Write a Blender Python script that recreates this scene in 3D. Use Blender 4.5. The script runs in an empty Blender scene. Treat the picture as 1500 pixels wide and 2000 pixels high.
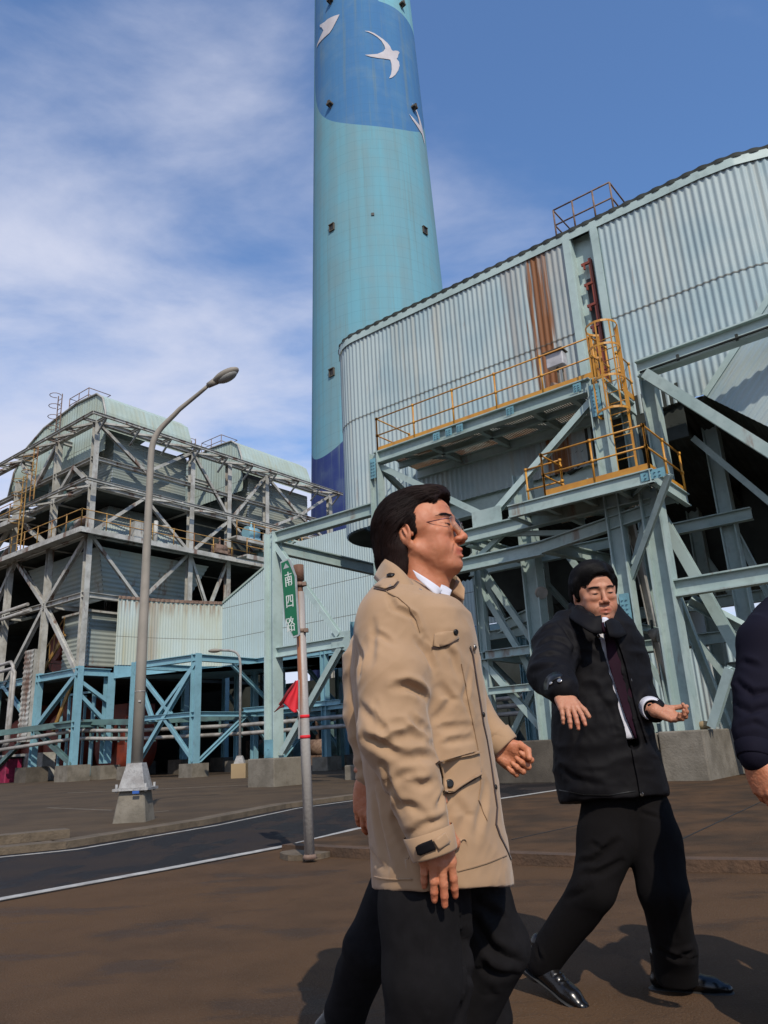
import bpy, bmesh, math, random
import numpy as np
from mathutils import Vector, Matrix
from mathutils.bvhtree import BVHTree
from mathutils.geometry import delaunay_2d_cdt
random.seed(7)
sc = bpy.context.scene
COL = sc.collection
rad = math.radians

# ---------------------------------------------------------------- camera
FPX, PITCH, ROLL, CAMH = 1480.0, rad(17.3), rad(-2.9), 0.95
_f = np.array([0, math.cos(PITCH), math.sin(PITCH)]); _r0 = np.array([1., 0, 0]); _u0 = np.cross(_r0, _f)
CR = _r0*math.cos(ROLL)+_u0*math.sin(ROLL); CU = -_r0*math.sin(ROLL)+_u0*math.cos(ROLL); CF = _f
CC = np.array([0, 0, CAMH])
cd = bpy.data.cameras.new('camera'); cam = bpy.data.objects.new('camera', cd); COL.objects.link(cam)
cd.sensor_fit = 'VERTICAL'; cd.sensor_height = 36; cd.lens = 36*FPX/2000
cd.clip_start = 0.05; cd.clip_end = 3000
M = Matrix(((CR[0], CU[0], -CF[0], CC[0]), (CR[1], CU[1], -CF[1], CC[1]), (CR[2], CU[2], -CF[2], CC[2]), (0, 0, 0, 1)))
cam.matrix_world = M
sc.camera = cam

# ---------------------------------------------------------------- light
SUN_EL, SUN_RIGHT = rad(43), rad(14)      # sun behind the camera, a little to its right
to_sun = Vector((math.sin(SUN_RIGHT)*math.cos(SUN_EL), -math.cos(SUN_RIGHT)*math.cos(SUN_EL), math.sin(SUN_EL)))
sl = bpy.data.lights.new('sun', 'SUN'); sl.energy = 4.4; sl.angle = rad(0.5); sl.color = (1.0, 0.90, 0.77)
so = bpy.data.objects.new('sun', sl); COL.objects.link(so)
so.rotation_euler = to_sun.to_track_quat('Z', 'Y').to_euler()
wd = bpy.data.worlds.new('World'); sc.world = wd; wd.use_nodes = True
nt = wd.node_tree; nt.nodes.clear(); N = nt.nodes.new; Lk = nt.links.new
out = N('ShaderNodeOutputWorld'); bg = N('ShaderNodeBackground'); bg.inputs[1].default_value = 0.12
sky = N('ShaderNodeTexSky'); sky.sky_type = 'NISHITA'; sky.sun_disc = False
sky.sun_elevation = SUN_EL; sky.sun_rotation = math.pi - SUN_RIGHT
sky.air_density = 1.2; sky.dust_density = 0.6; sky.ozone_density = 3.0
tc = N('ShaderNodeTexCoord'); sp = N('ShaderNodeSeparateXYZ'); Lk(tc.outputs['Generated'], sp.inputs[0])
def wm(op, a, b=None, c=None, clamp=False):
    n = N('ShaderNodeMath'); n.operation = op; n.use_clamp = clamp
    for i, v in enumerate((a, b, c)):
        if v is None: continue
        if isinstance(v, (int, float)): n.inputs[i].default_value = v
        else: Lk(v, n.inputs[i])
    return n.outputs[0]
# project the direction on a cloud layer: clouds get smaller and denser towards the horizon
den = wm('MAXIMUM', wm('ADD', sp.outputs[2], 0.12), 0.05)
cx = wm('DIVIDE', sp.outputs[0], den); cy = wm('DIVIDE', sp.outputs[1], den)
cb = N('ShaderNodeCombineXYZ'); Lk(cx, cb.inputs[0]); Lk(cy, cb.inputs[1])
n1 = N('ShaderNodeTexNoise'); n1.inputs['Scale'].default_value = 2.6; n1.inputs['Detail'].default_value = 8; n1.inputs['Roughness'].default_value = .56; n1.inputs['Distortion'].default_value = .25
mp = N('ShaderNodeMapping'); mp.inputs['Location'].default_value = (2.3, .4, 0); mp.inputs['Scale'].default_value = (.75, 1.1, 1); mp.inputs['Rotation'].default_value = (0, 0, .5)
Lk(cb.outputs[0], mp.inputs[0]); Lk(mp.outputs[0], n1.inputs['Vector'])
n2 = N('ShaderNodeTexNoise'); n2.inputs['Scale'].default_value = 0.7; n2.inputs['Detail'].default_value = 3
Lk(mp.outputs[0], n2.inputs['Vector'])
# more cloud low and to the left, clear blue high up
bias = wm('SUBTRACT', wm('MULTIPLY', sp.outputs[0], -0.20), wm('MULTIPLY', wm('SUBTRACT', sp.outputs[2], 0.40), 0.80))
cl = wm('ADD', wm('ADD', n1.outputs[0], wm('MULTIPLY', wm('SUBTRACT', n2.outputs[0], .5), .7)), bias)
mr = N('ShaderNodeMapRange'); mr.interpolation_type = 'SMOOTHSTEP'
for i, v in zip((1, 2, 3, 4), (.15, .74, .05, .90)): mr.inputs[i].default_value = v
Lk(cl, mr.inputs[0])
mx = N('ShaderNodeMix'); mx.data_type = 'RGBA'; Lk(mr.outputs[0], mx.inputs[0])
tint = N('ShaderNodeMix'); tint.data_type = 'RGBA'; tint.blend_type = 'MULTIPLY'; tint.inputs[0].default_value = 1
Lk(sky.outputs[0], tint.inputs[6]); tint.inputs[7].default_value = (0.84, 1.27, 1.68, 1)
Lk(tint.outputs[2], mx.inputs[6]); mx.inputs[7].default_value = (6.8, 7.1, 8.5, 1)
Lk(mx.outputs[2], bg.inputs[0]); Lk(bg.outputs[0], out.inputs[0])
vs = sc.view_settings; vs.view_transform = 'Standard'; vs.look = 'None'; vs.exposure = -0.2; vs.gamma = 1; vs.use_curve_mapping = False

# ---------------------------------------------------------------- placing helpers
def ray(x, y):
    d = CF*FPX+CR*(x-750)+CU*(1000-y); return d/np.linalg.norm(d)
def gnd(x, y, z=0.0):
    d = ray(x, y); return CC+d*(z-CAMH)/d[2]
def at(x, y, Y):
    d = ray(x, y); return CC+d*Y/d[1]
AZ = rad(-52); E1 = np.array([-math.sin(AZ), -math.cos(AZ), 0]); E2 = np.array([math.cos(AZ), -math.sin(AZ), 0])
PA = np.array([-3.4, 22.99, 0]); PL = np.array([-17.4, 42.7, 0]); UZ = np.array([0, 0, 1.])
def W(s, d, z, O=PA): return O+E1*s+E2*d+UZ*z
def WL(s, d, z): return W(s, d, z, PL)
def onpl(x, y, P, n):
    d = ray(x, y); n = np.array(n, float); return CC+d*(((np.array(P)-CC)@n)/(d@n))
def v3(p): return np.array([float(p[0]), float(p[1]), float(p[2])])

# ---------------------------------------------------------------- mesh builder
class MB:
    def __init__(s): s.v = []; s.f = []; s.uv = []; s.smooth = []
    def add(s, vs, fs, smooth=False, uvs=None):
        o = len(s.v); s.v += [tuple(map(float, p)) for p in vs]
        for f in fs:
            s.f.append([i+o for i in f]); s.smooth.append(smooth)
        s.uv += (list(uvs) if uvs is not None else [(0, 0)]*len(vs))
        return s
    def box(s, c, ax, h):
        c = np.array(c, float); a = [np.array(q, float)*k for q, k in zip(ax, h)]
        vs = [c+a[0]*i+a[1]*j+a[2]*k for k in (-1, 1) for j in (-1, 1) for i in (-1, 1)]
        return s.add(vs, [(0, 2, 3, 1), (4, 5, 7, 6), (0, 1, 5, 4), (2, 6, 7, 3), (0, 4, 6, 2), (1, 3, 7, 5)])
    def sbox(s, s0, s1, d0, d1, z0, z1, O=PA):
        return s.box(W((s0+s1)/2, (d0+d1)/2, (z0+z1)/2, O), (E1, E2, UZ), (abs(s1-s0)/2, abs(d1-d0)/2, abs(z1-z0)/2))
    def prof(s, a, b, pts, up=(0, 0, 1), caps=True, smooth=False):
        a = np.array(a, float); b = np.array(b, float); t = b-a; L = np.linalg.norm(t); t /= max(L, 1e-9)
        up = np.array(up, float)
        if abs(t@up) > .95*np.linalg.norm(up): up = E2 if abs(t@E2) < .9 else E1
        x = np.cross(t, up); x /= np.linalg.norm(x); y = np.cross(x, t)
        n = len(pts); vs = [a+x*p+y*q for p, q in pts]+[b+x*p+y*q for p, q in pts]
        fs = [(i, (i+1) % n, n+(i+1) % n, n+i) for i in range(n)]
        s.add(vs, fs, smooth)
        if caps:
            o = len(s.v)-2*n; s.f.append([o+i for i in range(n)][::-1]); s.smooth.append(False)
            s.f.append([o+n+i for i in range(n)]); s.smooth.append(False)
        return s
    def ib(s, a, b, w=.3, h=.3, tf=None, tw=None, up=(0, 0, 1)):   # I section; web along 'up'
        tf = tf or h*.09; tw = tw or w*.07; X, Y = w/2, h/2
        P = [(-X, -Y), (X, -Y), (X, -Y+tf), (tw, -Y+tf), (tw, Y-tf), (X, Y-tf), (X, Y), (-X, Y), (-X, Y-tf), (-tw, Y-tf), (-tw, -Y+tf), (-X, -Y+tf)]
        return s.prof(a, b, P, up)
    def bar(s, a, b, w=.1, h=.1, up=(0, 0, 1)):
        return s.prof(a, b, [(-w/2, -h/2), (w/2, -h/2), (w/2, h/2), (-w/2, h/2)], up)
    def tube(s, pts, r, n=8, caps=True):
        pts = [np.array(p, float) for p in pts]; m = len(pts)
        rr = r if hasattr(r, '__len__') else [r]*m
        t0 = pts[1]-pts[0]; t0 /= np.linalg.norm(t0); ref = np.array([0, 0, 1.]) if abs(t0[2]) < .9 else np.array([1., 0, 0])
        x = np.cross(t0, ref); x /= np.linalg.norm(x); vs = []
        for i in range(m):
            t = pts[min(i+1, m-1)]-pts[max(i-1, 0)]; t /= max(np.linalg.norm(t), 1e-9)
            x = x-t*(x@t); x /= np.linalg.norm(x); y = np.cross(t, x)
            vs += [pts[i]+(x*math.cos(2*math.pi*k/n)+y*math.sin(2*math.pi*k/n))*rr[i] for k in range(n)]
        fs = [(i*n+k, i*n+(k+1) % n, (i+1)*n+(k+1) % n, (i+1)*n+k) for i in range(m-1) for k in range(n)]
        s.add(vs, fs, True)
        if caps:
            o = len(s.v)-m*n; s.f.append([o+k for k in range(n)][::-1]); s.smooth.append(False)
            s.f.append([o+(m-1)*n+k for k in range(n)]); s.smooth.append(False)
        return s
    def slab(s, pts, n, t):                                        # polygon with thickness t along n
        n = np.array(n, float); n /= np.linalg.norm(n); k = len(pts); P = [np.array(p, float) for p in pts]
        nn = sum(np.cross(P[i]-P[0], P[i+1]-P[0]) for i in range(1, k-1))
        if nn@n < 0: P = P[::-1]
        vs = P+[p-n*t for p in P]
        fs = [tuple(range(k)), tuple(range(2*k-1, k-1, -1))]+[(i, k+i, k+(i+1) % k, (i+1) % k) for i in range(k)]
        return s.add(vs, fs)
    def corr(s, a, b, c, d, pitch=.2, amp=.03, horiz=False, rows=2, thick=0.0, off=0.0, u0=0., seg=6):
        # quad a,b (bottom) c,d (top: c above b, d above a), ribs run up (or across if horiz)
        a, b, c, d = [np.array(p, float) for p in (a, b, c, d)]
        if horiz: a, b, c, d = a, d, c, b
        n = np.cross(b-a, d-a); n /= np.linalg.norm(n)
        if horiz: n = -n
        L = max(np.linalg.norm(b-a), np.linalg.norm(c-d)); nu = max(3, int(L/pitch*seg)); vs = []; uv = []
        for j in range(rows):
            tj = j/(rows-1)
            for i in range(nu+1):
                ti = i/nu; p = (a*(1-ti)+b*ti)*(1-tj)+(d*(1-ti)+c*ti)*tj
                ph = 2*math.pi*ti*L/pitch
                w = math.sin(ph); w = math.copysign(abs(w)**.6, w)
                vs.append(p+n*(off+amp*w)); uv.append((u0+ti*L, p[2]))
        fs = [(j*(nu+1)+i, j*(nu+1)+i+1, (j+1)*(nu+1)+i+1, (j+1)*(nu+1)+i) for j in range(rows-1) for i in range(nu)]
        if horiz: fs = [f[::-1] for f in fs]
        return s.add(vs, fs, True, uv)
    def corrpath(s, path, z0, z1, pitch=.2, amp=.03, seg=6, off=0, zrow=None):
        # ribs vertical along a plan polyline [(x,y)...]; z0,z1 functions of path fraction or constants
        P = np.array(path, float); dl = np.linalg.norm(np.diff(P, axis=0), axis=1); cum = np.r_[0, np.cumsum(dl)]; L = cum[-1]
        nu = int(L/pitch*seg); vs = []; uv = []; t = np.linspace(0, L, nu+1)
        X = np.interp(t, cum, P[:, 0]); Yy = np.interp(t, cum, P[:, 1])
        tx = np.gradient(X); ty = np.gradient(Yy); k = max(1, seg*1)
        ker = np.ones(2*k+1)/(2*k+1)
        txp = np.convolve(np.pad(tx, k, 'edge'), ker, 'valid'); typ = np.convolve(np.pad(ty, k, 'edge'), ker, 'valid')
        nl = np.hypot(txp, typ); nx, ny = typ/nl, -txp/nl
        ph = np.sin(2*math.pi*t/pitch); w = np.sign(ph)*np.abs(ph)**.6
        rows = zrow or [0, 1]
        for r in rows:
            for i in range(nu+1):
                f = t[i]/L; a = z0(f) if callable(z0) else z0; b = z1(f) if callable(z1) else z1
                o = off+amp*w[i]; vs.append((X[i]+nx[i]*o, Yy[i]+ny[i]*o, a+(b-a)*r)); uv.append((t[i], a+(b-a)*r))
        m = nu+1; fs = [(j*m+i, j*m+i+1, (j+1)*m+i+1, (j+1)*m+i) for j in range(len(rows)-1) for i in range(nu)]
        return s.add(vs, fs, True, uv)
    def build(s, name, mat, parent=None, label=None, **kw):
        me = bpy.data.meshes.new(name); o = bpy.data.objects.new(name, me)
        loc = Vector((0, 0, 0)); p = parent
        while p is not None:
            if p.type == 'EMPTY': loc = p.location.copy()
            p = p.parent
        me.from_pydata([(x-loc.x, y-loc.y, z-loc.z) for x, y, z in s.v], [], s.f)
        me.polygons.foreach_set('use_smooth', s.smooth)
        uvl = me.uv_layers.new(name='UVMap'); li = np.empty(len(me.loops), int); me.loops.foreach_get('vertex_index', li)
        uvl.data.foreach_set('uv', np.array(s.uv, float)[li].ravel())
        me.materials.append(mat); me.validate(); me.update()
        COL.objects.link(o); o.parent = parent
        if label: o['label'] = label
        for k, v in kw.items(): o[k] = v
        return o
def thing(name, label, cat, loc=(0, 0, 0), group=None):
    o = bpy.data.objects.new(name, None); COL.objects.link(o); o.location = Vector([float(q) for q in loc]); o.empty_display_size = .3
    o['label'] = label; o['category'] = cat
    if group: o['group'] = group
    return o
def tag(o, label, cat, group=None):
    o['label'] = label; o['category'] = cat
    if group: o['group'] = group
    return o

# ---------------------------------------------------------------- materials
def mat(name, col, rough=.6, metal=0, c2=None, nscale=3, namt=.35, bump=0, bscale=40, rust=0, rcol=(.16, .055, .018), rscale=(1.2, 1.2, .25), rth=.6, detail=6, spec=.5, coord='Object', extra=None, stretch=None, dirt=0):
    m = bpy.data.materials.new(name); m.use_nodes = True; t = m.node_tree; t.nodes.clear()
    n = t.nodes.new; l = t.links.new
    o = n('ShaderNodeOutputMaterial'); b = n('ShaderNodeBsdfPrincipled'); l(b.outputs[0], o.inputs[0])
    b.inputs['Roughness'].default_value = rough; b.inputs['Metallic'].default_value = metal; b.inputs['Specular IOR Level'].default_value = spec
    tc = n('ShaderNodeTexCoord'); src = tc.outputs[coord]
    def noise(scale, det=detail, vec=None, sc3=None, rgh=.55):
        q = n('ShaderNodeTexNoise'); q.inputs['Scale'].default_value = scale; q.inputs['Detail'].default_value = det; q.inputs['Roughness'].default_value = rgh
        s_ = vec or src
        if sc3:
            mp = n('ShaderNodeMapping'); mp.inputs['Scale'].default_value = sc3; l(s_, mp.inputs[0]); s_ = mp.outputs[0]
        l(s_, q.inputs['Vector']); return q.outputs[0]
    def ramp(x, a, b_):
        r = n('ShaderNodeMapRange'); r.interpolation_type = 'SMOOTHSTEP'; l(x, r.inputs[0]); r.inputs[1].default_value = a; r.inputs[2].default_value = b_; return r.outputs[0]
    def mixc(f, A, B):
        q = n('ShaderNodeMix'); q.data_type = 'RGBA'
        if isinstance(f, (int, float)): q.inputs[0].default_value = f
        else: l(f, q.inputs[0])
        for i, c in ((6, A), (7, B)):
            if isinstance(c, tuple): q.inputs[i].default_value = (*c[:3], 1)
            else: l(c, q.inputs[i])
        return q.outputs[2]
    def mth(op, a, b_=None, c=None):
        q = n('ShaderNodeMath'); q.operation = op
        for i, v in enumerate((a, b_, c)):
            if v is None: continue
            if isinstance(v, (int, float)): q.inputs[i].default_value = v
            else: l(v, q.inputs[i])
        return q.outputs[0]
    c2 = c2 or tuple(x*(1-namt) for x in col)
    base = mixc(ramp(noise(nscale, sc3=stretch), .35, .68), tuple(col), tuple(c2))
    if dirt: base = mixc(mth('MULTIPLY', ramp(noise(nscale*4.3, sc3=stretch), .48, .75), dirt), base, tuple(x*.45 for x in col))
    if rust:
        f = mth('MULTIPLY', ramp(noise(1.0, 8, sc3=rscale, rgh=.68), rth, rth+.09), rust)
        base = mixc(f, base, rcol)
    h = dict(n=n, l=l, noise=noise, ramp=ramp, mixc=mixc, mth=mth, tc=tc, b=b, src=src)
    if extra: base = extra(base, h)
    l(base, b.inputs['Base Color'])
    if bump:
        bp = n('ShaderNodeBump'); bp.inputs['Strength'].default_value = bump; bp.inputs['Distance'].default_value = .02
        l(noise(bscale, 4), bp.inputs['Height']); l(bp.outputs[0], b.inputs['Normal'])
    return m
# ================================================================ MATERIALS
def clad_extra(bands=(), seams=(), streak=.35, rustamt=.5, stc=(.34, .31, .22), drip=None):
    def ex(base, h):
        n, l, ramp, mixc, mth, tc = h['n'], h['l'], h['ramp'], h['mixc'], h['mth'], h['tc']
        uv = tc.outputs['UV']; sx = n('ShaderNodeSeparateXYZ'); l(uv, sx.inputs[0]); U_, V_ = sx.outputs[0], sx.outputs[1]
        st = ramp(h['noise'](1.0, 5, vec=uv, sc3=(2.4, .10, 1)), .48, .75)
        base = mixc(mth('MULTIPLY', st, streak), base, stc)
        st2 = ramp(h['noise'](1.0, 7, vec=uv, sc3=(5, .35, 1), rgh=.7), .60, .72)
        base = mixc(mth('MULTIPLY', st2, rustamt), base, (.20, .085, .03))
        for (a, b_, amt, zlo) in bands:
            w = h['noise'](1.0, 4, vec=uv, sc3=(7, .25, 1))
            q = mth('ADD', U_, mth('MULTIPLY', mth('SUBTRACT', w, .5), 1.1))
            e = mth('MULTIPLY', ramp(q, a-.16, a+.1), mth('SUBTRACT', 1, ramp(q, b_-.1, b_+.16)))
            e2 = mth('MULTIPLY', mth('MULTIPLY', e, mth('ADD', .55, mth('MULTIPLY', ramp(w, .35, .6), .6))), amt)
            base = mixc(mth('MINIMUM', e2, 1.0), base, (.19, .075, .025))
        for z in seams:
            e = mth('LESS_THAN', mth('ABSOLUTE', mth('SUBTRACT', V_, z)), .02)
            base = mixc(mth('MULTIPLY', e, .75), base, (.10, .09, .07))
        # screw heads in rows
        if drip:
            e = mth('SUBTRACT', 1, ramp(mth('SUBTRACT', drip, V_), 0, 1.2))
            e = mth('MULTIPLY', e, ramp(h['noise'](1.0, 5, vec=uv, sc3=(4, .3, 1)), .42, .6))
            base = mixc(mth('MULTIPLY', e, .75), base, (.20, .10, .04))
        return base
    return ex
m_clad = mat('cladding pale aqua', (.36, .44, .45), .6, c2=(.28, .38, .41), nscale=.6, extra=clad_extra(bands=((8.55, 9.15, 1.25, 9), (7.7, 8.2, .28, 9), (9.3, 9.7, .25, 9)), seams=(11.6,), streak=.50, rustamt=.40, stc=(.38, .36, .29)), spec=.3)
m_clad2 = mat('cladding pale blue', (.40, .50, .51), .65, spec=.25, c2=(.37, .46, .46), nscale=.4, extra=clad_extra(bands=((6.5, 7.4, .3, 9),), seams=(7.95, 9.9), streak=.3, rustamt=.10, stc=(.40, .42, .32)))
m_clad3 = mat('cladding stained cream', (.41, .48, .46), .7, spec=.2, c2=(.39, .43, .37), nscale=.4, extra=clad_extra(bands=((14.0, 15.2, .35, 9),), seams=(7.95,), streak=.6, rustamt=.15, stc=(.36, .33, .20), drip=10.2))
m_hood = mat('hood sheet', (.36, .45, .42), .7, spec=.2, c2=(.33, .39, .33), nscale=.7, extra=clad_extra(seams=(20.3,), streak=.6, rustamt=.6, stc=(.36, .36, .25)))
m_louv = mat('grey louvre sheet', (.22, .26, .25), .7, spec=.2, c2=(.28, .30, .26), nscale=.5, rust=.5, rth=.58, stretch=(1, 1, .3))
m_fun = mat('blue grey funnel sheet', (.25, .31, .31), .7, c2=(.32, .34, .29), nscale=.5, rust=.6, rth=.58)
m_dark = mat('dark sheet with painted shade', (.055, .062, .058), .85, spec=.1, c2=(.035, .04, .036), nscale=1)  # near-black base puts the deep shade under ducts into the colour
m_steel = mat('pale cyan painted steel', (.34, .425, .405), .6, spec=.3, c2=(.27, .36, .345), nscale=1.3, rust=.6, rth=.60, dirt=.35)
m_steelp = mat('pale green painted steel', (.40, .51, .49), .5, c2=(.33, .43, .41), nscale=1.0, rust=.45, rth=.62, dirt=.3)
m_blue = mat('sky blue painted steel', (.19, .37, .44), .5, c2=(.16, .31, .37), nscale=1.0, rust=.4, rth=.63, dirt=.3)
m_patch = mat('touch up blue paint', (.15, .33, .39), .5, rust=.2)
m_wsteel = mat('weathered off white steel', (.42, .42, .39), .7, c2=(.27, .265, .235), nscale=1.2, rust=.85, rth=.55, rcol=(.12, .055, .03), dirt=.6)
m_yel = mat('orange yellow rail paint', (.50, .24, .025), .45, c2=(.42, .18, .02), nscale=4, rust=.5, rth=.6)
m_yel2 = mat('faded yellow rail paint', (.40, .24, .06), .6, c2=(.25, .13, .04), nscale=3, rust=.8, rth=.55)
m_rrust = mat('rusty grey rail', (.22, .15, .11), .8, c2=(.12, .07, .05), nscale=5)
m_red = mat('red oxide paint', (.24, .045, .022), .6, c2=(.14, .03, .02), nscale=1.2, rust=.6)
m_mach = mat('dull green machinery paint', (.09, .17, .16), .5, c2=(.06, .10, .10), nscale=1.5, rust=.5)
m_pipe = mat('pale lagged pipe', (.34, .33, .31), .5, c2=(.2, .19, .17), nscale=2, rust=.3)
m_grate = mat('rusty deck grating', (.36, .40, .37), .7, c2=(.26, .15, .08), nscale=.9, rust=.7, rth=.52, rscale=(.8, .8, .8))
m_galv = mat('galvanised steel', (.42, .41, .38), .45, metal=.35, c2=(.33, .32, .30), nscale=6)
m_lamp = mat('lamp post paint', (.27, .24, .20), .7, c2=(.22, .20, .165), nscale=2, dirt=.2)
m_lampbase = mat('flaking lamp base paint', (.34, .34, .33), .8, c2=(.22, .21, .20), nscale=5, dirt=.7, bump=.5)
m_conc = mat('weathered concrete', (.19, .17, .135), .9, c2=(.12, .105, .08), nscale=2.2, bump=.5, bscale=25, rust=.6, rth=.62, rscale=(2.5, 2.5, .25), rcol=(.17, .085, .04), dirt=.4)
m_conc2 = mat('grimy concrete', (.10, .085, .065), .95, c2=(.06, .05, .038), nscale=2, bump=.4, dirt=.5)
m_tan = mat('tan wall panels', (.30, .22, .12), .8, c2=(.25, .18, .10), nscale=.6)
m_glass = mat('lamp glass', (.30, .30, .28), .15)
m_black = mat('black rubber and dark openings', (.015, .015, .015), .6)  # also paints the darkness inside windows, slots and openings
m_wbox = mat('light grey box paint', (.45, .45, .47), .5, dirt=.2)
m_sgreen = mat('sign green', (.0, .115, .045), .4, c2=(.0, .10, .04), nscale=8)
m_white = mat('white reflective paint', (.55, .60, .56), .5, c2=(.46, .50, .48), nscale=10)
m_silver = mat('dull silver edge', (.35, .38, .38), .4, c2=(.25, .27, .27), nscale=10)
m_flag = mat('red cloth', (.62, .012, .022), .75, c2=(.50, .01, .02), nscale=5)
m_polerust = mat('rusty pipe', (.20, .10, .055), .75, c2=(.10, .045, .025), nscale=3, stretch=(3, 3, .6), bump=.3)
def pole_ex(base, h):
    n, l, ramp, mixc, mth = h['n'], h['l'], h['ramp'], h['mixc'], h['mth']
    sx = n('ShaderNodeSeparateXYZ'); l(h['src'], sx.inputs[0])
    r = ramp(h['noise'](1, 6, sc3=(30, 30, 1.0)), .42, .56)
    side = mth('SUBTRACT', 1, ramp(mth('ADD', sx.outputs[0], mth('MULTIPLY', sx.outputs[2], .025)), -.012, .012))
    z = ramp(sx.outputs[2], 1.1, 1.7)
    f = mth('MULTIPLY', mth('MULTIPLY', mth('ADD', side, mth('MULTIPLY', r, .15)), z), .95)
    f = mth('MINIMUM', f, .95)
    return mixc(f, base, (.25, .085, .025))
m_pole = mat('galvanised pole with rust run', (.36, .34, .31), .5, c2=(.28, .26, .24), nscale=7, stretch=(1, 1, .2), extra=pole_ex, bump=.2)

# ================================================================ GROUND
def ground_ex(base, h):
    n, l, ramp, mixc, mth = h['n'], h['l'], h['ramp'], h['mixc'], h['mth']
    f1 = ramp(h['noise'](.45, 5), .42, .62); base = mixc(mth('MULTIPLY', f1, .7), base, (.098, .054, .026))
    w = ramp(h['noise'](1.1, 7, sc3=(1, 1.8, 1), rgh=.62), .52, .63); base = mixc(mth('MULTIPLY', w, .5), base, (.026, .018, .014))
    g = ramp(h['noise'](60, 3), .35, .75); base = mixc(mth('MULTIPLY', g, .45), base, (.090, .058, .036))
    fine = ramp(h['noise'](130, 3), .62, .68); base = mixc(mth('MULTIPLY', fine, .6), base, (.16, .13, .10))
    rg = mth('SUBTRACT', .92, mth('MULTIPLY', w, .35)); l(rg, h['b'].inputs['Roughness'])
    cr = n('ShaderNodeTexVoronoi'); cr.feature = 'DISTANCE_TO_EDGE'; cr.inputs['Scale'].default_value = .5
    mp = n('ShaderNodeMapping'); l(h['src'], mp.inputs[0])
    ad = n('ShaderNodeVectorMath'); ad.operation = 'ADD'; l(mp.outputs[0], ad.inputs[0])
    q = n('ShaderNodeTexNoise'); q.inputs['Scale'].default_value = 2.5; q.inputs['Detail'].default_value = 5; l(h['src'], q.inputs['Vector']); l(q.outputs[1], ad.inputs[1]); l(ad.outputs[0], cr.inputs['Vector'])
    ck = mth('MULTIPLY', mth('LESS_THAN', cr.outputs['Distance'], .004), .18)
    return mixc(ck, base, (.03, .02, .015))
m_ground = mat('brown stained apron', (.092, .053, .029), .95, spec=.12, c2=(.070, .041, .023), nscale=2.5, bump=.55, bscale=90, extra=ground_ex)
m_far = mat('grey brown far apron', (.085, .060, .038), .95, spec=.15, c2=(.058, .043, .030), nscale=.8, bump=.3, bscale=60, stretch=(1, 1, 1), dirt=.3)
def road_ex(base, h):
    n, l, ramp, mixc, mth = h['n'], h['l'], h['ramp'], h['mixc'], h['mth']
    w = ramp(h['noise'](.95, 4, sc3=(1, .55, 1)), .475, .505)
    base = mixc(w, base, (.008, .007, .008))
    g = ramp(h['noise'](150, 2), .4, .7); base = mixc(mth('MULTIPLY', g, .3), base, (.08, .075, .075))
    l(mth('SUBTRACT', .95, mth('MULTIPLY', w, .35)), h['b'].inputs['Roughness'])
    return base
m_road = mat('damp asphalt', (.030, .022, .018), .95, spec=.15, c2=(.022, .018, .018), nscale=2, bump=.5, bscale=150, extra=road_ex)
m_line = mat('worn white line paint', (.42, .41, .38), .8, c2=(.28, .27, .25), nscale=6, dirt=.5)
m_faint = mat('nearly worn away line paint', (.17, .145, .11), .9, c2=(.11, .09, .065), nscale=5, dirt=.6)
m_kerb = mat('old kerb concrete', (.13, .098, .064), .95, c2=(.08, .06, .038), nscale=4, bump=.6, bscale=40, dirt=.5)
m_kerb2 = mat('stained brick red kerb', (.095, .052, .028), .95, c2=(.06, .035, .02), nscale=4, bump=.6, bscale=30, dirt=.5)
m_pad = mat('paver brown', (.088, .050, .026), .9, spec=.15, c2=(.045, .030, .019), nscale=1.5, bump=.4, bscale=60, dirt=.6)
m_puddle = mat('standing water', (.012, .010, .009), .25)

def struct(o): o['kind'] = 'structure'; return o
g = MB(); n = 60; R_ = 900
g.add([(-R_, -R_, 0), (R_, -R_, 0), (R_, R_, 0), (-R_, R_, 0)], [(0, 1, 2, 3)])
struct(g.build('ground', m_ground))
def flat(name, pts, z, m, th=None):
    b = MB(); P = [(p[0], p[1], z) for p in pts]
    b.slab(P, (0, 0, 1), th or z-.001); return struct(b.build(name, m))
def G(x, y): return gnd(x, y)[:2]
near = [(-14, -10.3), G(0, 1762), G(350, 1697), G(590, 1650), G(700, 1622), G(970, 1563), G(1090, 1545), (9, 25), (22, 45)]
far = [(-24, -8), G(0, 1672), G(130, 1659), G(401, 1613), G(560, 1580), G(700, 1561), (.9, 18.6), (5.5, 25.5), (19.5, 46)]
def strip(a, b, z, name, m, th):
    q = MB(); A = [np.array(p) for p in a]; B = [np.array(p) for p in b]; k = len(A)
    vs = [(*p, z) for p in A]+[(*p, z) for p in B]+[(*p, z-th) for p in A]+[(*p, z-th) for p in B]
    fs = []
    for i in range(k-1):
        fs += [(i, i+1, k+i+1, k+i), (i, 2*k+i, 2*k+i+1, i+1), (k+i, k+i+1, 3*k+i+1, 3*k+i)]
    fs += [(0, k, 3*k, 2*k), (k-1, 3*k-1, 4*k-1, 2*k-1)]
    q.add(vs, fs); return q.build(name, m)
def densify(a, m=6):
    A = np.array(a, float); t = np.arange(len(A)); T = np.linspace(0, len(A)-1, (len(A)-1)*m+1)
    return [np.array([np.interp(x, t, A[:, 0]), np.interp(x, t, A[:, 1])]) for x in T]
def lin(a, d):
    A = densify(a); out_ = []
    for i, p in enumerate(A):
        t = A[min(i+1, len(A)-1)]-A[max(i-1, 0)]; t /= np.linalg.norm(t); out_.append(p+np.array([t[1], -t[0]])*d)
    return out_
struct(strip(densify(near), densify(far), .008, 'road', m_road, .007))
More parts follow.
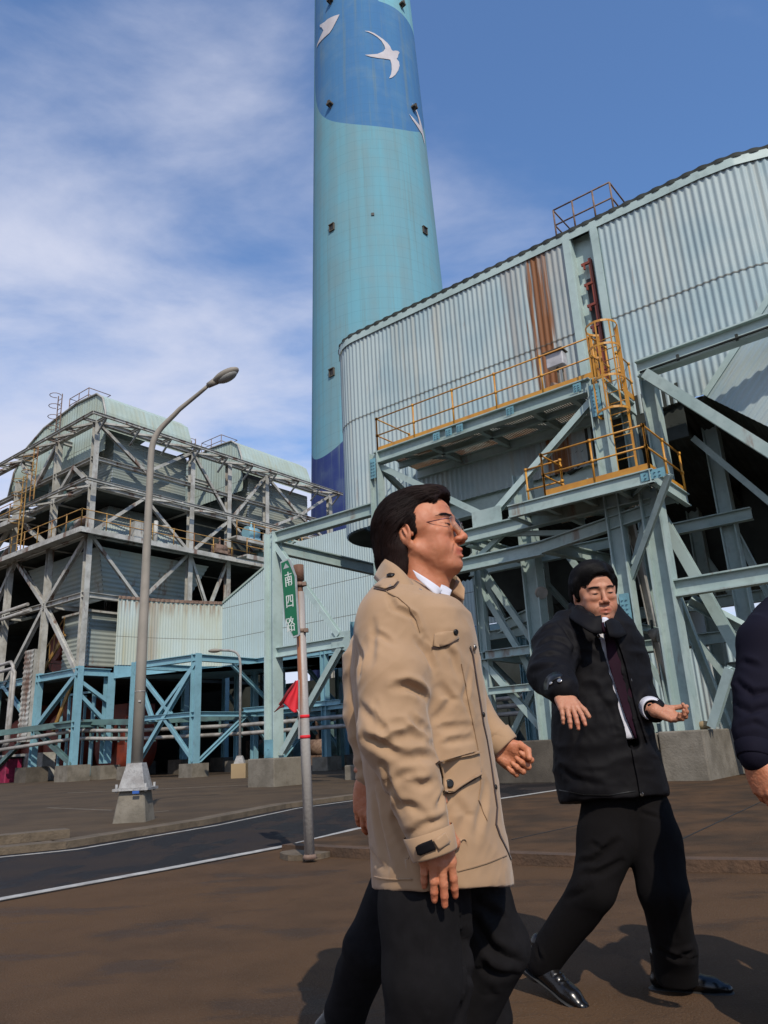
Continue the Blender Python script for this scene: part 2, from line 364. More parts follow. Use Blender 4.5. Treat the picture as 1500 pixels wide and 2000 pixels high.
struct(strip(lin(near, -.02), lin(near, -.13), .013, 'edge_line', m_line, .004))
struct(strip(lin(far, .26), lin(far, .21), .013, 'edge_line', m_line, .004))
# far apron (raised a step, with its kerb)
farap = [np.array(p) for p in far]
bx_ = strip(lin(far, -.32), [p+np.array([-300, 220]) for p in lin(far, -.32)], .07, 'pavement', m_far, .069); struct(bx_)
struct(strip(lin(far, -.02), lin(far, -.34), .085, 'kerb', m_kerb, .084))
k0 = [G(0, 1668), G(60, 1660), G(132, 1652)]
kb = MB()
kp = [at(0, 1657, 9.9), at(0, 1657, 9.9)]
a0, a1 = gnd(-260, 1690), gnd(135, 1648); t_ = (a1-a0); t_ /= np.linalg.norm(t_); n_ = np.array([-t_[1], t_[0], 0])
kb.slab([a0+UZ*.17, a1+UZ*.17, a1+UZ*.17+n_*.3, a0+UZ*.17+n_*.3], (0, 0, 1), .165); struct(kb.build('kerb', m_kerb))
# worn painted lines on the far apron
for (p, q, w_) in (((90, 1578), (215, 1583), .06), ((260, 1590), (330, 1584), .05), ((130, 1549), (560, 1530), .10)):
    A, B = gnd(*p, .07), gnd(*q, .07); t_ = (B-A)/np.linalg.norm(B-A); n_ = np.array([-t_[1], t_[0], 0])*w_
    struct(MB().slab([A+UZ*.004, B+UZ*.004, B+n_+UZ*.004, A+n_+UZ*.004], (0, 0, 1), .003).build('painted_line', m_faint))
# near raised pavement right of the sign pole
ra = [G(572, 1664), G(720, 1673), G(1000, 1683), G(1330, 1697), G(1500, 1700), G(2300, 1760)]
rb = [G(600, 1657), G(705, 1632), G(975, 1571), G(1100, 1552), (10, 24.2), (24, 44)]
ra2 = densify(ra); rb2 = densify(rb)
struct(strip(ra2, rb2, .075, 'pavement', m_pad, .074))
struct(strip(lin(ra, .0), lin(ra, .15), .085, 'kerb', m_kerb2, .084))
jt = MB()
for (p, q) in (((1000, 1640), (1130, 1612)), ((1130, 1612), (1300, 1640)), ((1330, 1640), (1500, 1560))):
    A, B = gnd(*p, .075), gnd(*q, .075); jt.bar(A+UZ*.002, B+UZ*.002, .015, .004)
struct(jt.build('pavement_joint', m_black))
c_ = gnd(600, 1674)
pd = MB(); pd.slab([c_+np.array([math.cos(a)*.26*(1+.1*math.sin(3*a)), math.sin(a)*.26, .05]) for a in np.linspace(0, 2*math.pi, 15)[:-1]], (0, 0, 1), .049)
struct(pd.build('ground_patch', m_kerb))

# ================================================================ CHIMNEY
CHX, CHY = .5, 70.0
def chr_(z): return 8.12-.0263*z
def on_chim(x, y):
    d = ray(x, y); lo = None
    ts = np.linspace(40, 140, 2001); P = CC+np.outer(ts, d); g_ = np.hypot(P[:, 0]-CHX, P[:, 1]-CHY)-chr_(P[:, 2])
    i = np.argmax(g_ < 0)
    if g_[i] >= 0: i = np.argmin(g_)
    return P[i]
def cang(p): return math.atan2(p[0]-CHX, -(p[1]-CHY))
ct = thing('chimney', 'very tall tapering concrete chimney painted in blue and turquoise waves with white birds', 'chimney', (CHX, CHY, 0))
cm = MB(); nz = 60; na = 96; H_ = 150
vs = []; 
for j in range(nz+1):
    z = H_*j/nz
    for i in range(na):
        a = 2*math.pi*i/na; vs.append((CHX+math.sin(a)*chr_(z), CHY-math.cos(a)*chr_(z), z))
cm.add(vs, [(j*na+i, j*na+(i+1) % na, (j+1)*na+(i+1) % na, (j+1)*na+i) for j in range(nz) for i in range(na)], True)
def ell(pts):  # circle through pixel points, in (arc, z) space
    q = [on_chim(*p) for p in pts]; A = np.array([[cang(p)*7, p[2], 1] for p in q]); bb = -(A[:, 0]**2+A[:, 1]**2)
    s_, *_ = np.linalg.lstsq(A, bb, rcond=None); cx_, cz_ = -s_[0]/2, -s_[1]/2; return cx_, cz_, math.sqrt(max(cx_**2+cz_**2-s_[2], 1))
E_low = (1.5, 75.5, 12.6); E_navy = (-6.3, 33.0, 6.0)
def chim_ex(base, h):
    n, l, ramp, mixc, mth = h['n'], h['l'], h['ramp'], h['mixc'], h['mth']
    sx = n('ShaderNodeSeparateXYZ'); l(h['src'], sx.inputs[0]); X, Y, Z = sx.outputs
    ang = mth('MULTIPLY', mth('ARCTAN2', X, mth('MULTIPLY', Y, -1)), 7.0)
    def inside(e, kx=1.2):
        dx = mth('MULTIPLY', mth('SUBTRACT', ang, e[0]), kx); dz = mth('MINIMUM', mth('SUBTRACT', Z, e[1]), 0)
        return mth('LESS_THAN', mth('ADD', mth('MULTIPLY', dx, dx), mth('MULTIPLY', dz, dz)), e[2]**2)
    AB = n('ShaderNodeCombineXYZ'); l(ang, AB.inputs[0]); l(Z, AB.inputs[1])
    tq = base
    s1 = ramp(h['noise'](1, 4, vec=AB.outputs[0], sc3=(.55, .02, 1)), .40, .62)
    tq = mixc(mth('MULTIPLY', s1, .45), tq, (.13, .38, .48))
    mid = mixc(mth('MULTIPLY', s1, .3), (.058, .17, .35), (.075, .21, .37))
    col = mixc(inside(E_low), tq, mid)
    topm = mth('GREATER_THAN', Z, mth('ADD', 81.1, mth('MAXIMUM', 0, mth('SUBTRACT', 2.2, ang))))
    tq2 = mixc(.5, tq, (.22, .50, .56))
    col = mixc(topm, col, tq2)
    nav = mth('SUBTRACT', 1, inside(E_navy)); nav = mth('MULTIPLY', nav, mth('LESS_THAN', Z, E_navy[1]))
    col = mixc(nav, col, (.030, .048, .165))
    s2 = ramp(h['noise'](1, 6, vec=AB.outputs[0], sc3=(1.6, .045, 1), rgh=.65), .50, .72)
    col = mixc(mth('MULTIPLY', s2, .5), col, (.15, .21, .20))
    g2 = ramp(h['noise'](.35, 5, vec=AB.outputs[0]), .45, .8)
    col = mixc(mth('MULTIPLY', g2, .25), col, (.22, .30, .31))
    # pour joints
    fr = mth('FRACT', mth('DIVIDE', Z, 1.2)); col = mixc(mth('MULTIPLY', mth('LESS_THAN', fr, .05), .16), col, (.05, .10, .12))
    fv = mth('FRACT', mth('DIVIDE', ang, .9)); col = mixc(mth('MULTIPLY', mth('LESS_THAN', fv, .05), .10), col, (.05, .10, .12))
    return col
m_chim = mat('painted chimney concrete', (.15, .31, .37), .9, spec=.2, c2=(.16, .29, .33), nscale=.3, extra=chim_ex)
cm.build('shaft', m_chim, ct)
def decal(name, px, m, parent, surf, off, step=5, nrm=None):
    P = [Vector(p) for p in px]; k = len(P)
    mn = [min(p[i] for p in P) for i in (0, 1)]; mxx = [max(p[i] for p in P) for i in (0, 1)]
    ext = [Vector((x, y)) for x in np.arange(mn[0]+step/2, mxx[0], step) for y in np.arange(mn[1]+step/2, mxx[1], step)]
    r = delaunay_2d_cdt(P+ext, [], [list(range(k))], 1, 1e-4)
    vs = [surf(v.x, v.y) for v in r[0]]; b = MB(); out_ = []
    for p in vs:
        nn = nrm(p); out_.append(p+nn*off)
    b.add(out_, [tuple(f)[::-1] for f in r[2]])
    return b.build(name, m, parent)
def chn(p): q = np.array([p[0]-CHX, p[1]-CHY, 0]); q /= np.linalg.norm(q); return q
m_bird = mat('white mural paint', (.52, .50, .52), .8, c2=(.45, .42, .43), nscale=.6)
Z6 = lambda L_: [(560+x*.3, y*.3) for x, y in L_]
birds = [Z6([(505, 205), (535, 206), (570, 220), (600, 240), (630, 262), (655, 285), (672, 305), (680, 325), (690, 335), (704, 332), (722, 335), (732, 345), (724, 360), (720, 378), (713, 385), (728, 405), (732, 430), (724, 460), (705, 490), (684, 508), (665, 513), (678, 485), (682, 455), (680, 420), (672, 392), (640, 386), (590, 380), (545, 372), (508, 361), (545, 358), (590, 354), (628, 338), (640, 320), (634, 300), (615, 268), (590, 245), (560, 225), (530, 212)]),
         Z6([(346, 97), (318, 104), (290, 116), (268, 128), (250, 145), (232, 156), (218, 165), (220, 178), (230, 180), (236, 190), (242, 200), (230, 225), (214, 260), (202, 290), (197, 312), (212, 285), (232, 262), (255, 240), (280, 218), (298, 190), (314, 160), (332, 125)]),
         Z6([(808, 667), (826, 690), (845, 725), (862, 770), (872, 805), (880, 840), (888, 880), (893, 915), (896, 945), (886, 905), (878, 875), (862, 850), (840, 815), (815, 780), (794, 743), (822, 770), (845, 798), (862, 818), (856, 780), (843, 735), (826, 695)])]
def chim_decal(px):
    P = []
    for i in range(len(px)): p = on_chim(*px[i]); P.append(Vector((cang(p)*7, p[2])))
    mn = [min(p[i] for p in P) for i in (0, 1)]; mx_ = [max(p[i] for p in P) for i in (0, 1)]
    ext = [Vector((x, y)) for x in np.arange(mn[0]+.15, mx_[0], .3) for y in np.arange(mn[1]+.25, mx_[1], .5)]
    r = delaunay_2d_cdt(P+ext, [], [list(range(len(P)))], 1, 1e-4); b = MB()
    b.add([(CHX+math.sin(v.x/7)*(chr_(v.y)+.06), CHY-math.cos(v.x/7)*(chr_(v.y)+.06), v.y) for v in r[0]], [tuple(f) for f in r[2]]); b.build('painted_bird', m_bird, ct)
for bd in birds: chim_decal(bd)
def chwin(x, y, w, h_, frame=True):
    p = on_chim(x, y); nn = chn(p); t = np.array([-nn[1], nn[0], 0])
    m = MB(); m.box(p+nn*.02, (t, nn, UZ), (w/2, .08, h_/2)); a = m.build('window', m_black, ct)
    if frame:
        f = MB()
        for sx_ in (-1, 1): f.box(p+t*sx_*(w/2+.04)+nn*.05, (t, nn, UZ), (.045, .12, h_/2+.06))
        f.box(p+UZ*(h_/2+.06)+nn*.06, (t, nn, UZ), (w/2+.1, .16, .04)); f.box(p-UZ*(h_/2+.06)+nn*.05, (t, nn, UZ), (w/2+.1, .12, .04))
        f.build('window_frame', m_conc2, a)
for (x, y) in ((649, 445), (829, 451), (649, 728)): chwin(x, y, .5, .62)
chwin(728, 419, .3, .3, False)
for (x, y) in ((647, 206), (806, 212), (647, 4), (783, 11)):
    p = on_chim(x, y); nn = chn(p); t = np.array([-nn[1], nn[0], 0]); b = MB()
    b.box(p+nn*.25, (t, nn, UZ), (.32, .25, .1)); b.bar(p+nn*.1-UZ*.5, p+nn*.45, .08, .08); b.bar(p+nn*.4, p+nn*.4+UZ*.35, .3, .2)
    b.build('bracket', m_conc2, ct)
# ================================================================ BIG DUCT (right)
dt = thing('flue_duct', 'huge raised duct clad in pale ribbed sheet with a brown rust streak', 'duct', W(8, 4, 0))
DZ0, DZ1, DD = 8.3, 14.62, 2.0
def arc_pts(s_c, d_c, r, a0, a1, n):
    return [W(s_c+r*math.cos(a), d_c+r*math.sin(a), 0)[:2] for a in np.linspace(a0, a1, n)]
REC0, REC1 = 9.95, 10.62
rr_ = 1.5; cs = .35+rr_
left = [W(.35, 13, 0)[:2]]+arc_pts(cs, DD+rr_, rr_, math.pi, 1.5*math.pi, 22)+[W(REC0, DD, 0)[:2]]
def Ln(path): P = np.array(path); return np.linalg.norm(np.diff(P, axis=0), axis=1).sum()
Ltot = Ln(left); off_s = Ltot-REC0      # UV u = path length; shift material by mapping u->s : keep bands in s
b = MB(); b.corrpath(left, 7.75, 11.6, pitch=.17, amp=.019); 
b2_ = MB(); b2_.corrpath(left, 11.58, DZ1, pitch=.17, amp=.019, off=.012)
b.add(b2_.v, b2_.f, True, b2_.uv); b.uv = [(u_-off_s, v_) for u_, v_ in b.uv]; b.build('wall_cladding', m_clad, dt)
right = [W(REC1+.02, DD, 0)[:2], W(13.6, DD, 0)[:2], W(14.4, DD+.10, 0)[:2], W(15.17, DD+.38, 0)[:2], W(16, DD+1.0, 0)[:2], W(17, DD+2.2, 0)[:2], W(17.6, DD+4, 0)[:2]]
b = MB(); b.corrpath(right, 8.72, 11.6, pitch=.17, amp=.019); c_ = MB(); c_.corrpath(right, 11.58, DZ1, pitch=.17, amp=.019, off=.012)
b.add(c_.v, c_.f, True, c_.uv); b.uv = [(u_+REC1, v_) for u_, v_ in b.uv]; b.build('wall_cladding', m_clad, dt)
# roof sheet with corrugated rim and the flashing strip below it
full = left[:-1]+right[0:]
rf = MB()
inn = W(8, 9, 0)[:2]
P = np.array(full); 
rim = MB(); rim.corrpath(full, DZ1+.10, DZ1+.22, pitch=.4, amp=.022, off=.07); rim.build('roof_edge', m_dark, dt)
fl = MB(); fl.corrpath(full, DZ1-.12, DZ1+.12, pitch=.2, amp=.0, off=.065); fl.build('flashing', m_steelp, dt)
rf.slab([(*p, DZ1+.2) for p in full]+[tuple(W(19, 13, DZ1+.2))], (0, 0, 1), .12); rf.build('roof', m_dark, dt)
# recess with the red rail
b = MB()
b.box(W((REC0+REC1)/2, DD+.28, 11.9), (E1, E2, UZ), ((REC1-REC0)/2+.1, .04, 2.75))
b.box(W(REC0+.02, DD+.12, 11.9), (E1, E2, UZ), (.03, .17, 2.72)); b.box(W(REC1-.02, DD+.12, 11.9), (E1, E2, UZ), (.03, .17, 2.72))
b.box(W(REC0-.08, DD-.05, 11.85), (E1, E2, UZ), (.1, .03, 2.7)); b.box(W(REC1+.08, DD-.05, 11.85), (E1, E2, UZ), (.1, .03, 2.7))
b.build('recess_lining', m_steelp, dt)
b = MB(); b.box(W(REC0+.36, DD+.21, 11.6), (E1, E2, UZ), (.11, .02, 1.6)); b.build('recess_slot', m_black, dt)
rr = MB(); rr.ib(W(REC0+.47, DD+.12, 9.9), W(REC0+.47, DD+.12, 13.75), .09, .1)
for k in range(6):
    z = 10.3+.66*k; rr.bar(W(REC0+.22, DD+.08, z+.02), W(REC0+.47, DD+.08, z+.02), .07, .07); rr.bar(W(REC0+.3, DD+.06, z), W(REC0+.3, DD+.06, z-.16), .05, .05)
rr.build('red_rail', m_red, dt)
# rooftop guard rail
gr = MB(); zt = DZ1+.25
c4 = [W(9.5, 2.25, zt), W(11.25, 2.25, zt), W(11.25, 4.0, zt), W(9.5, 4.0, zt)]
for i in range(4):
    A, B = c4[i], c4[(i+1) % 4]
    if i == 3: pass
    for h_ in (.55, 1.08): gr.tube([A+UZ*h_, B+UZ*h_], .024, 6)
    gr.tube([A, A+UZ*1.08], .026, 6)
M_ = (c4[0]+c4[1])/2+E1*.35; gr.tube([M_, M_+UZ*1.08], .026, 6); M_ = c4[0]+E1*.6; gr.tube([M_, M_+UZ*1.08], .026, 6)
gr.build('guard_rail', m_rrust, dt)
pf = MB(); pf.sbox(9.3, 11.4, 2.0, 4.1, zt-.1, zt+.02); pf.build('hatch_platform', m_conc2, dt)
# underside: sloping hopper bottom, corrugated and dark
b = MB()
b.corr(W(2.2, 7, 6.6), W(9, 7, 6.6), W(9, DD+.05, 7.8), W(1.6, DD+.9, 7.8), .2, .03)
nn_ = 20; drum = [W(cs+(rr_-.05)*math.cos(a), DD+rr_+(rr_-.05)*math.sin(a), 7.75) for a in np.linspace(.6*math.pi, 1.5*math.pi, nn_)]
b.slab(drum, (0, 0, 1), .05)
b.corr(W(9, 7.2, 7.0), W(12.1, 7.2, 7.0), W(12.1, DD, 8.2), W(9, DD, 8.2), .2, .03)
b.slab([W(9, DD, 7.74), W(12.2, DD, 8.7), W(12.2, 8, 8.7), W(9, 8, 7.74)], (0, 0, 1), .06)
b.slab([W(4, DD+1, 7.74), W(9, DD+1, 7.74), W(9, 12, 7.74), W(4, 12, 7.74)], (0, 0, 1), .06)  # flat slabs added to block sky light under the duct
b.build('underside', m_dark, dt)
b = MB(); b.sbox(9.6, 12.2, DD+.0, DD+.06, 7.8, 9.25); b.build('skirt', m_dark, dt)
b = MB(); b.sbox(3.2, 12.6, 6.8, 12, 5.2, 7.7); b.corr(W(4.4, 8, 4.2), W(9.6, 8, 4.2), W(10.4, 6.8, 5.3), W(3.6, 6.8, 5.3), .2, .03); b.build('added_dark_mass', m_dark, dt)  # dark masses added to darken the space under the duct
b = MB(); b.sbox(12.2, 19, 6.5, 13, 4.6, 9.6); b.build('added_dark_mass', m_dark, dt)
# transition piece sweeping out to the right, with its dark underside
p1, p2, p3 = onpl(1382, 738, W(0, 1.93, 0), E2), onpl(1500, 562, W(0, 1.93, 0), E2), onpl(1620, 400, W(0, 1.93, 0), E2)
q1, q2 = onpl(1700, 640, W(0, .3, 0), E2), onpl(1640, 900, W(0, .3, 0), E2)
b = MB(); b.corr(onpl(1500, 825, W(0, 1.9, 0), E2), q2, q1, onpl(1500, 560, W(0, 1.9, 0), E2), .17, .025)
b.corr(p1, onpl(1500, 828, W(0, 1.9, 0), E2), onpl(1500, 700, W(0, 1.9, 0), E2), p1+UZ*.02, .17, .02)
b = MB()
# folded sheet: from the seam p1-p3 outwards and down
s_a, s_b = p1, p3; o_a, o_b = onpl(1560, 905, W(0, 1.2, 0), E2), onpl(1760, 560, W(0, 1.2, 0), E2)
m_a = onpl(1390, 776, W(0, 2.0, 0), E2)
qa = onpl(1377, 773, W(0, 1.90, 0), E2); qd = onpl(1575, 474, W(0, 1.90, 0), E2); qb = onpl(1620, 892, W(0, .9, 0), E2); qc = qb+(qd-qa)
b.corr(qa, qb, qc, qd, .17, .018)
b.build('transition_cladding', m_clad, dt)
b = MB(); b.bar(qa-E2*.05, qd-E2*.05, .15, .03, up=E2); b.build('seam_strip', m_steelp, dt)
b = MB()
nx = 14
up_ = [onpl(x, y, W(0, 1.9, 0), E2) for x, y in ((1262, 812), (1300, 795), (1340, 780), (1385, 773), (1425, 782), (1500, 825), (1600, 885))]
lo_ = [p+E2*5.5-UZ*1.2 for p in up_]
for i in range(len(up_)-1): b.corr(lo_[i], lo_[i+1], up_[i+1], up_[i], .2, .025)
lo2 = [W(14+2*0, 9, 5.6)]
b.sbox(11.6, 19, 2.0, 7, 8.58, 8.70); b.sbox(12.4, 19, 6.9, 7.1, 5, 9)  # added slab and back plate shut out sky and keep the recess dark
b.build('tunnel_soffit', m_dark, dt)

# ================================================================ SUPPORT FRAME (right)
ft = thing('support_frame', 'pale cyan steel frame of columns and braces on concrete piers, carrying the raised ribbed duct', 'steel frame', W(8, 0, 0))
def col_(s, d, z0, z1, w=.36, m=m_steel, up=E1): return MB().ib(W(s, d, z0), W(s, d, z1), w, w, up=up).build('column', m, ft)
def bm_(s0, d0, z0, s1, d1, z1, w=.2, h=.36, m=m_steel, name='beam', up=(0, 0, 1)): return MB().ib(W(s0, d0, z0), W(s1, d1, z1), w, h, up=up).build(name, m, ft)
def br_(s0, d0, z0, s1, d1, z1, w=.16, m=m_steel): return MB().ib(W(s0, d0, z0), W(s1, d1, z1), w, w, up=E2 if abs(d1-d0) < 1 else E1).build('brace', m, ft)
col_(-.2, 0, .84, 7.62, .40, m_steelp); col_(4.12, 0, 0, 9.1, .30); col_(10.87, 0, 1.0, 8.94, .34); col_(10.87, 1.95, 1.0, 8.9, .30); col_(11.72, 0, 1.0, 6.0, .42); col_(11.72, 1.2, 6, 9.2, .34)
col_(8.18, 1.0, .95, 7.6, .40); col_(7.3, 2.6, .95, 7.6, .34); col_(4.2, 5, .0, 7.7, .3)
col_(.55, 3.0, 0, 5.0, .28, m_blue); col_(4.3, 7.5, 0, 7.5, .26, m_blue); col_(2.6, 10.5, 0, 7, .3, m_blue)
# bays of front frame
bm_(-.2, 0, 7.45, 4.0, 0, 7.45, .22, .36); bm_(-.0, 0, 3.85, 2.7, 0, 3.85, .2, .30, m_steelp)
bm_(-.2, .2, 7.2, -.2, 6.5, 7.2, .22, .40)
br_(-.05, .0, 7.2, 2.5, 0, 4.05, .17, m_steelp); br_(2.55, 0, 3.7, .15, 0, .95, .17, m_steel)
MB().box(W(2.55, -.02, 3.88), (E1, E2, UZ), (.34, .02, .26)).build('gusset', m_steel, ft)
bm_(4.12, 0, 8.93, 10.75, 0, 8.93, .26, .36)
br_(4.2, .1, 8.7, 7.5, .1, 6.45, .16); br_(10.7, .1, 8.6, 7.75, .1, 6.45, .16, m_steelp)
br_(4.1, .25, 8.7, 4.5, 2.0, 7.5, .14)
MB().box(W(7.6, -.02, 6.35), (E1, E2, UZ), (.42, .02, .24)).build('gusset', m_steel, ft)
bm_(5.0, 0, 6.0, 11.72, 0, 6.0, .24, .34); bm_(5.0, 0, 6.0, 4.12, 0, 6.0, .24, .34)
bm_(5.6, .0, 5.28, 9.0, 0, 5.28, .24, .34)
bm_(9.0, 0, 5.3, 11.7, 0.02, 5.62, .2, .3)
bm_(7.0, 0, 5.9, 7.0, 4, 5.9, .2, .3); bm_(9.1, 0, 5.3, 9.1, 4, 5.6, .2, .3)
br_(7.2, .2, 5.5, 8.2, .2, 6.1, .12); br_(7.2, .2, 6.05, 10.0, .2, 5.5, .12)
bm_(11.93, 0, 3.83, 16.5, 0, 3.83, .24, .36)
bm_(10.87, .15, 3.2, 10.87, 1.8, 3.2, .16, .16); 
bm_(11.6, 0.9, 9.35, 18, .9, 9.45, .30, .42, m_steelp)
b = MB(); b.tube([W(11.7, .72, 9.2), W(18, .72, 9.3)], .03, 6)
for s in (12.6, 13.9, 15.2): b.bar(W(s, .75, 9.18), W(s, .75, 9.34), .06, .06)
b.build('cable_pipe', m_dark, ft)
br_(11.9, .5, 9.0, 15.8, .5, 4.4, .24); br_(11.9, .9, 3.7, 15.4, 2.6, .9, .22)
br_(11.8, .3, 6.3, 11.1, .1, 4.5, .14); br_(11.0, .05, 4.2, 12.45, -.9, 6.0, .12)
br_(10.9, 2.1, 5.9, 11.6, 3.2, 1.0, .18); br_(11.5, .8, 6, 13.2, .9, 1.05, .22); br_(10.95, .6, 6, 10.7, 2.2, 1.4, .16, m_wsteel)
br_(12.2, -.05, 1.05, 12.8, -.35, 2.1, .17, m_steelp)
# deep members behind
for (s, d) in ((9.3, 4.2), (12.4, 3.4), (13.6, 4.6), (14.9, 2.6), (12.9, 7), (6.2, 5.5), (9.0, 8), (10.8, 6.5), (15.3, 6)): col_(s, d, .9, 8.4, .36)
for (s0, d0, z0, s1, d1, z1) in ((4.2, 5, 4.2, 16, 5, 4.2), (5, 3.2, 5.9, 13, 3.2, 5.9), (6.2, 2.6, 4.0, 8.1, 1.1, 4.0), (9.3, 4.2, 3.2, 12.5, 4.2, 3.2), (10.8, 6.5, 2.6, 15.5, 6.5, 2.6), (4.2, 7.5, 4.2, 9, 8, 4.2)): bm_(s0, d0, z0, s1, d1, z1, .2, .3)
bm_(6.6, 1.0, 3.1, 8.1, 1.0, 3.1, .16, .22); bm_(6.6, 1.0, 2.2, 8.1, 1.0, 2.2, .14, .18); bm_(6.5, 1, 3.1, 6.5, 4.5, 3.1, .16, .2)
col_(6.5, 1.2, .95, 6, .2)
for (s0, d0, z0, s1, d1, z1) in ((6.2, 1.4, 5.9, 8.0, 1.4, 3.0), (8.0, 1.3, 2.1, 6.3, 1.3, 5.2), (6.4, 1.2, 3.0, 8.1, 1.2, .95), (8, 1.8, 3, 6.6, 1.8, .95), (9.3, 4.2, 6, 12.4, 3.4, 1), (12.4, 3.4, 6, 13.6, 4.6, 1.0), (12.1, 2.8, 8, 15, 2.8, 3.8), (12.8, 3.2, 3.2, 14.9, 2.6, .9), (13, 6.8, 8, 15.3, 6, 2.6), (6.2, 5.5, 5.8, 9, 8, 1), (9, 8, 5.8, 6.2, 5.5, 1), (10.8, 6.5, 6, 12.9, 7, 1), (12.9, 7, 5.9, 10.8, 6.5, 1), (4.2, 5, 6.6, 6.2, 5.5, 1), (8.2, 3, 5.9, 10.4, 3, 2), (10.0, 2.6, 5.9, 8.4, 2.6, 2.6)): br_(s0, d0, z0, s1, d1, z1, .15)
bm_(3.6, 2.2, 7.55, 9.9, 2.2, 7.55, .3, .6, m_steelp)
# dirty ledge girder behind the lower bay
MB().sbox(.7, 4.5, 3.0, 3.3, 4.0, 4.6).build('girder', m_wsteel, ft)
bm_(.5, 3.05, 2.45, 5, 3.05, 2.45, .16, .16, m_blue)
# touch-up patches with bolt heads
def patch(P, ax1, ax2, nrm, w, h_, nu, nv):
    b = MB(); b.box(P+nrm*.004, (ax1, ax2, nrm), (w/2, h_/2, .004)); a = b.build('paint_patch', m_patch, ft)
    c = MB()
    for i in range(nu):
        for j in range(nv):
            q = P+ax1*((i+.5)/nu-.5)*w*.8+ax2*((j+.5)/nv-.5)*h_*.8+nrm*.008
            c.box(q+nrm*.012, (ax1, ax2, nrm), (.014, .014, .014))
    c.build('bolt_heads', m_patch, a, kind='stuff')
F_ = -E2
for s, z, w_, nu in ((6.35, 8.92, .22, 2), (6.75, 8.92, .2, 2), (7.1, 8.93, .2, 2), (8.62, 8.93, .22, 2), (10.45, 8.93, .2, 2)): patch(W(s, -.135, z), E1, UZ, F_, w_, .22, nu, 3)
patch(W(10.87, -.175, 8.45), E1, UZ, F_, .24, .8, 2, 7); patch(W(4.12, -.155, 8.6), E1, UZ, F_, .2, .6, 2, 5)
patch(W(10.87, -.175, 3.45), E1, UZ, F_, .22, .85, 2, 7); patch(W(8.18, .8, 3.12), E1, UZ, F_, .26, .16, 3, 2)
patch(W(-.2, -.205, 1.1), E1, UZ, F_, .36, .5, 1, 1)
patch(W(12.15, -1.01, 6.05), E1, UZ, F_, .5, .2, 4, 2)
# piers and plinths
def pier(s0, s1, d0, d1, z1, m=m_conc, par=None):
    b = MB(); b.sbox(s0, s1, d0, d1, 0, z1)
    o = b.build('concrete_pier', m, par or ft); bv = o.modifiers.new('bevel', 'BEVEL'); bv.width = .03; bv.segments = 2; return o
pier(-.72, .38, -.55, .75, .84); pier(.2, .9, 2.6, 3.4, .5); pier(4.0, 4.6, 7.2, 7.8, .5, m_conc2)
pier(10.15, 11.22, -.62, 2.6, .98); pier(11.25, 12.12, -.45, 2.7, 1.0); pier(5.5, 10.1, .6, 3.0, .96, m_conc2); pier(12.14, 16, 2.8, 4.6, .95, m_conc2)
# ---------- platforms
pt = ft
def rail(name, pts, z, h=1.05, posts=1.45, r=.021, m=m_yel, toe=True, parent=None, mid=.52):
    b = MB()
    for i in range(len(pts)-1):
        A, B = np.array(pts[i]), np.array(pts[i+1]); A = A+UZ*z; B = B+UZ*z; L = np.linalg.norm(B-A); k = max(1, round(L/posts))
        for hh in (mid, h): b.tube([A+UZ*hh, B+UZ*hh], r, 7)
        for j in range(k+1):
            q = A+(B-A)*j/k; b.tube([q, q+UZ*h], r*1.15, 7); b.tube([q+UZ*(h-.035), q+UZ*(h+.03)], r*1.9, 7); b.tube([q+UZ*(mid-.035), q+UZ*(mid+.035)], r*1.9, 7)
        if toe:
            t = (B-A)/L; b.bar(A-t*.0+UZ*.075, B+UZ*.075, .012, .15)
    return b.build(name, m, parent)
up_t = MB()
def grating(b, s0, s1, d0, d1, z):
    for s in np.arange(s0, s1, .065): b.sbox(s, s+.042, d0, d1, z-.03, z)
    for d in np.arange(d0+.08, d1, .16): b.sbox(s0, s1, d, d+.02, z-.018, z-.004)
    for s in (s0+(s1-s0)*.12, s0+(s1-s0)*.30): b.sbox(s, s+.75, d0+.1, d0+(d1-d0)*.45, z-.024, z-.021)
grating(up_t, 4.15, 10.8, .1, 2.0, 9.135)
deck = up_t.build('deck_grating', m_grate, ft)
for s in (5.8, 7.4, 9.0, 10.1): bm_(s, .12, 8.98, s, 2.0, 8.98, .12, .2, m_steel, 'deck_joist')
bm_(4.2, 1.0, 8.97, 10.8, 1.0, 8.97, .12, .18, m_steel, 'deck_joist'); bm_(4.2, 1.95, 8.93, 11, 1.95, 8.93, .16, .3, m_steel, 'deck_joist')
br_(4.5, .3, 9.0, 5.7, 1.8, 9.0, .07); br_(7.5, .3, 9.0, 8.9, 1.8, 9.0, .07)
bm_(10.95, .1, 8.9, 10.95, 3.6, 8.9, .2, .34)
rail('guard_rail', [W(4.2, 1.6, 0), W(4.2, 0, 0), W(10.85, 0, 0)], 9.12, parent=ft)
rail('guard_rail', [W(10.9, .02, 0), W(10.95, .75, 0)], 9.12, parent=ft, posts=.7)
rail('guard_rail', [W(11.05, 1.2, 0), W(11.05, 2.0, 0)], 9.12, parent=ft)
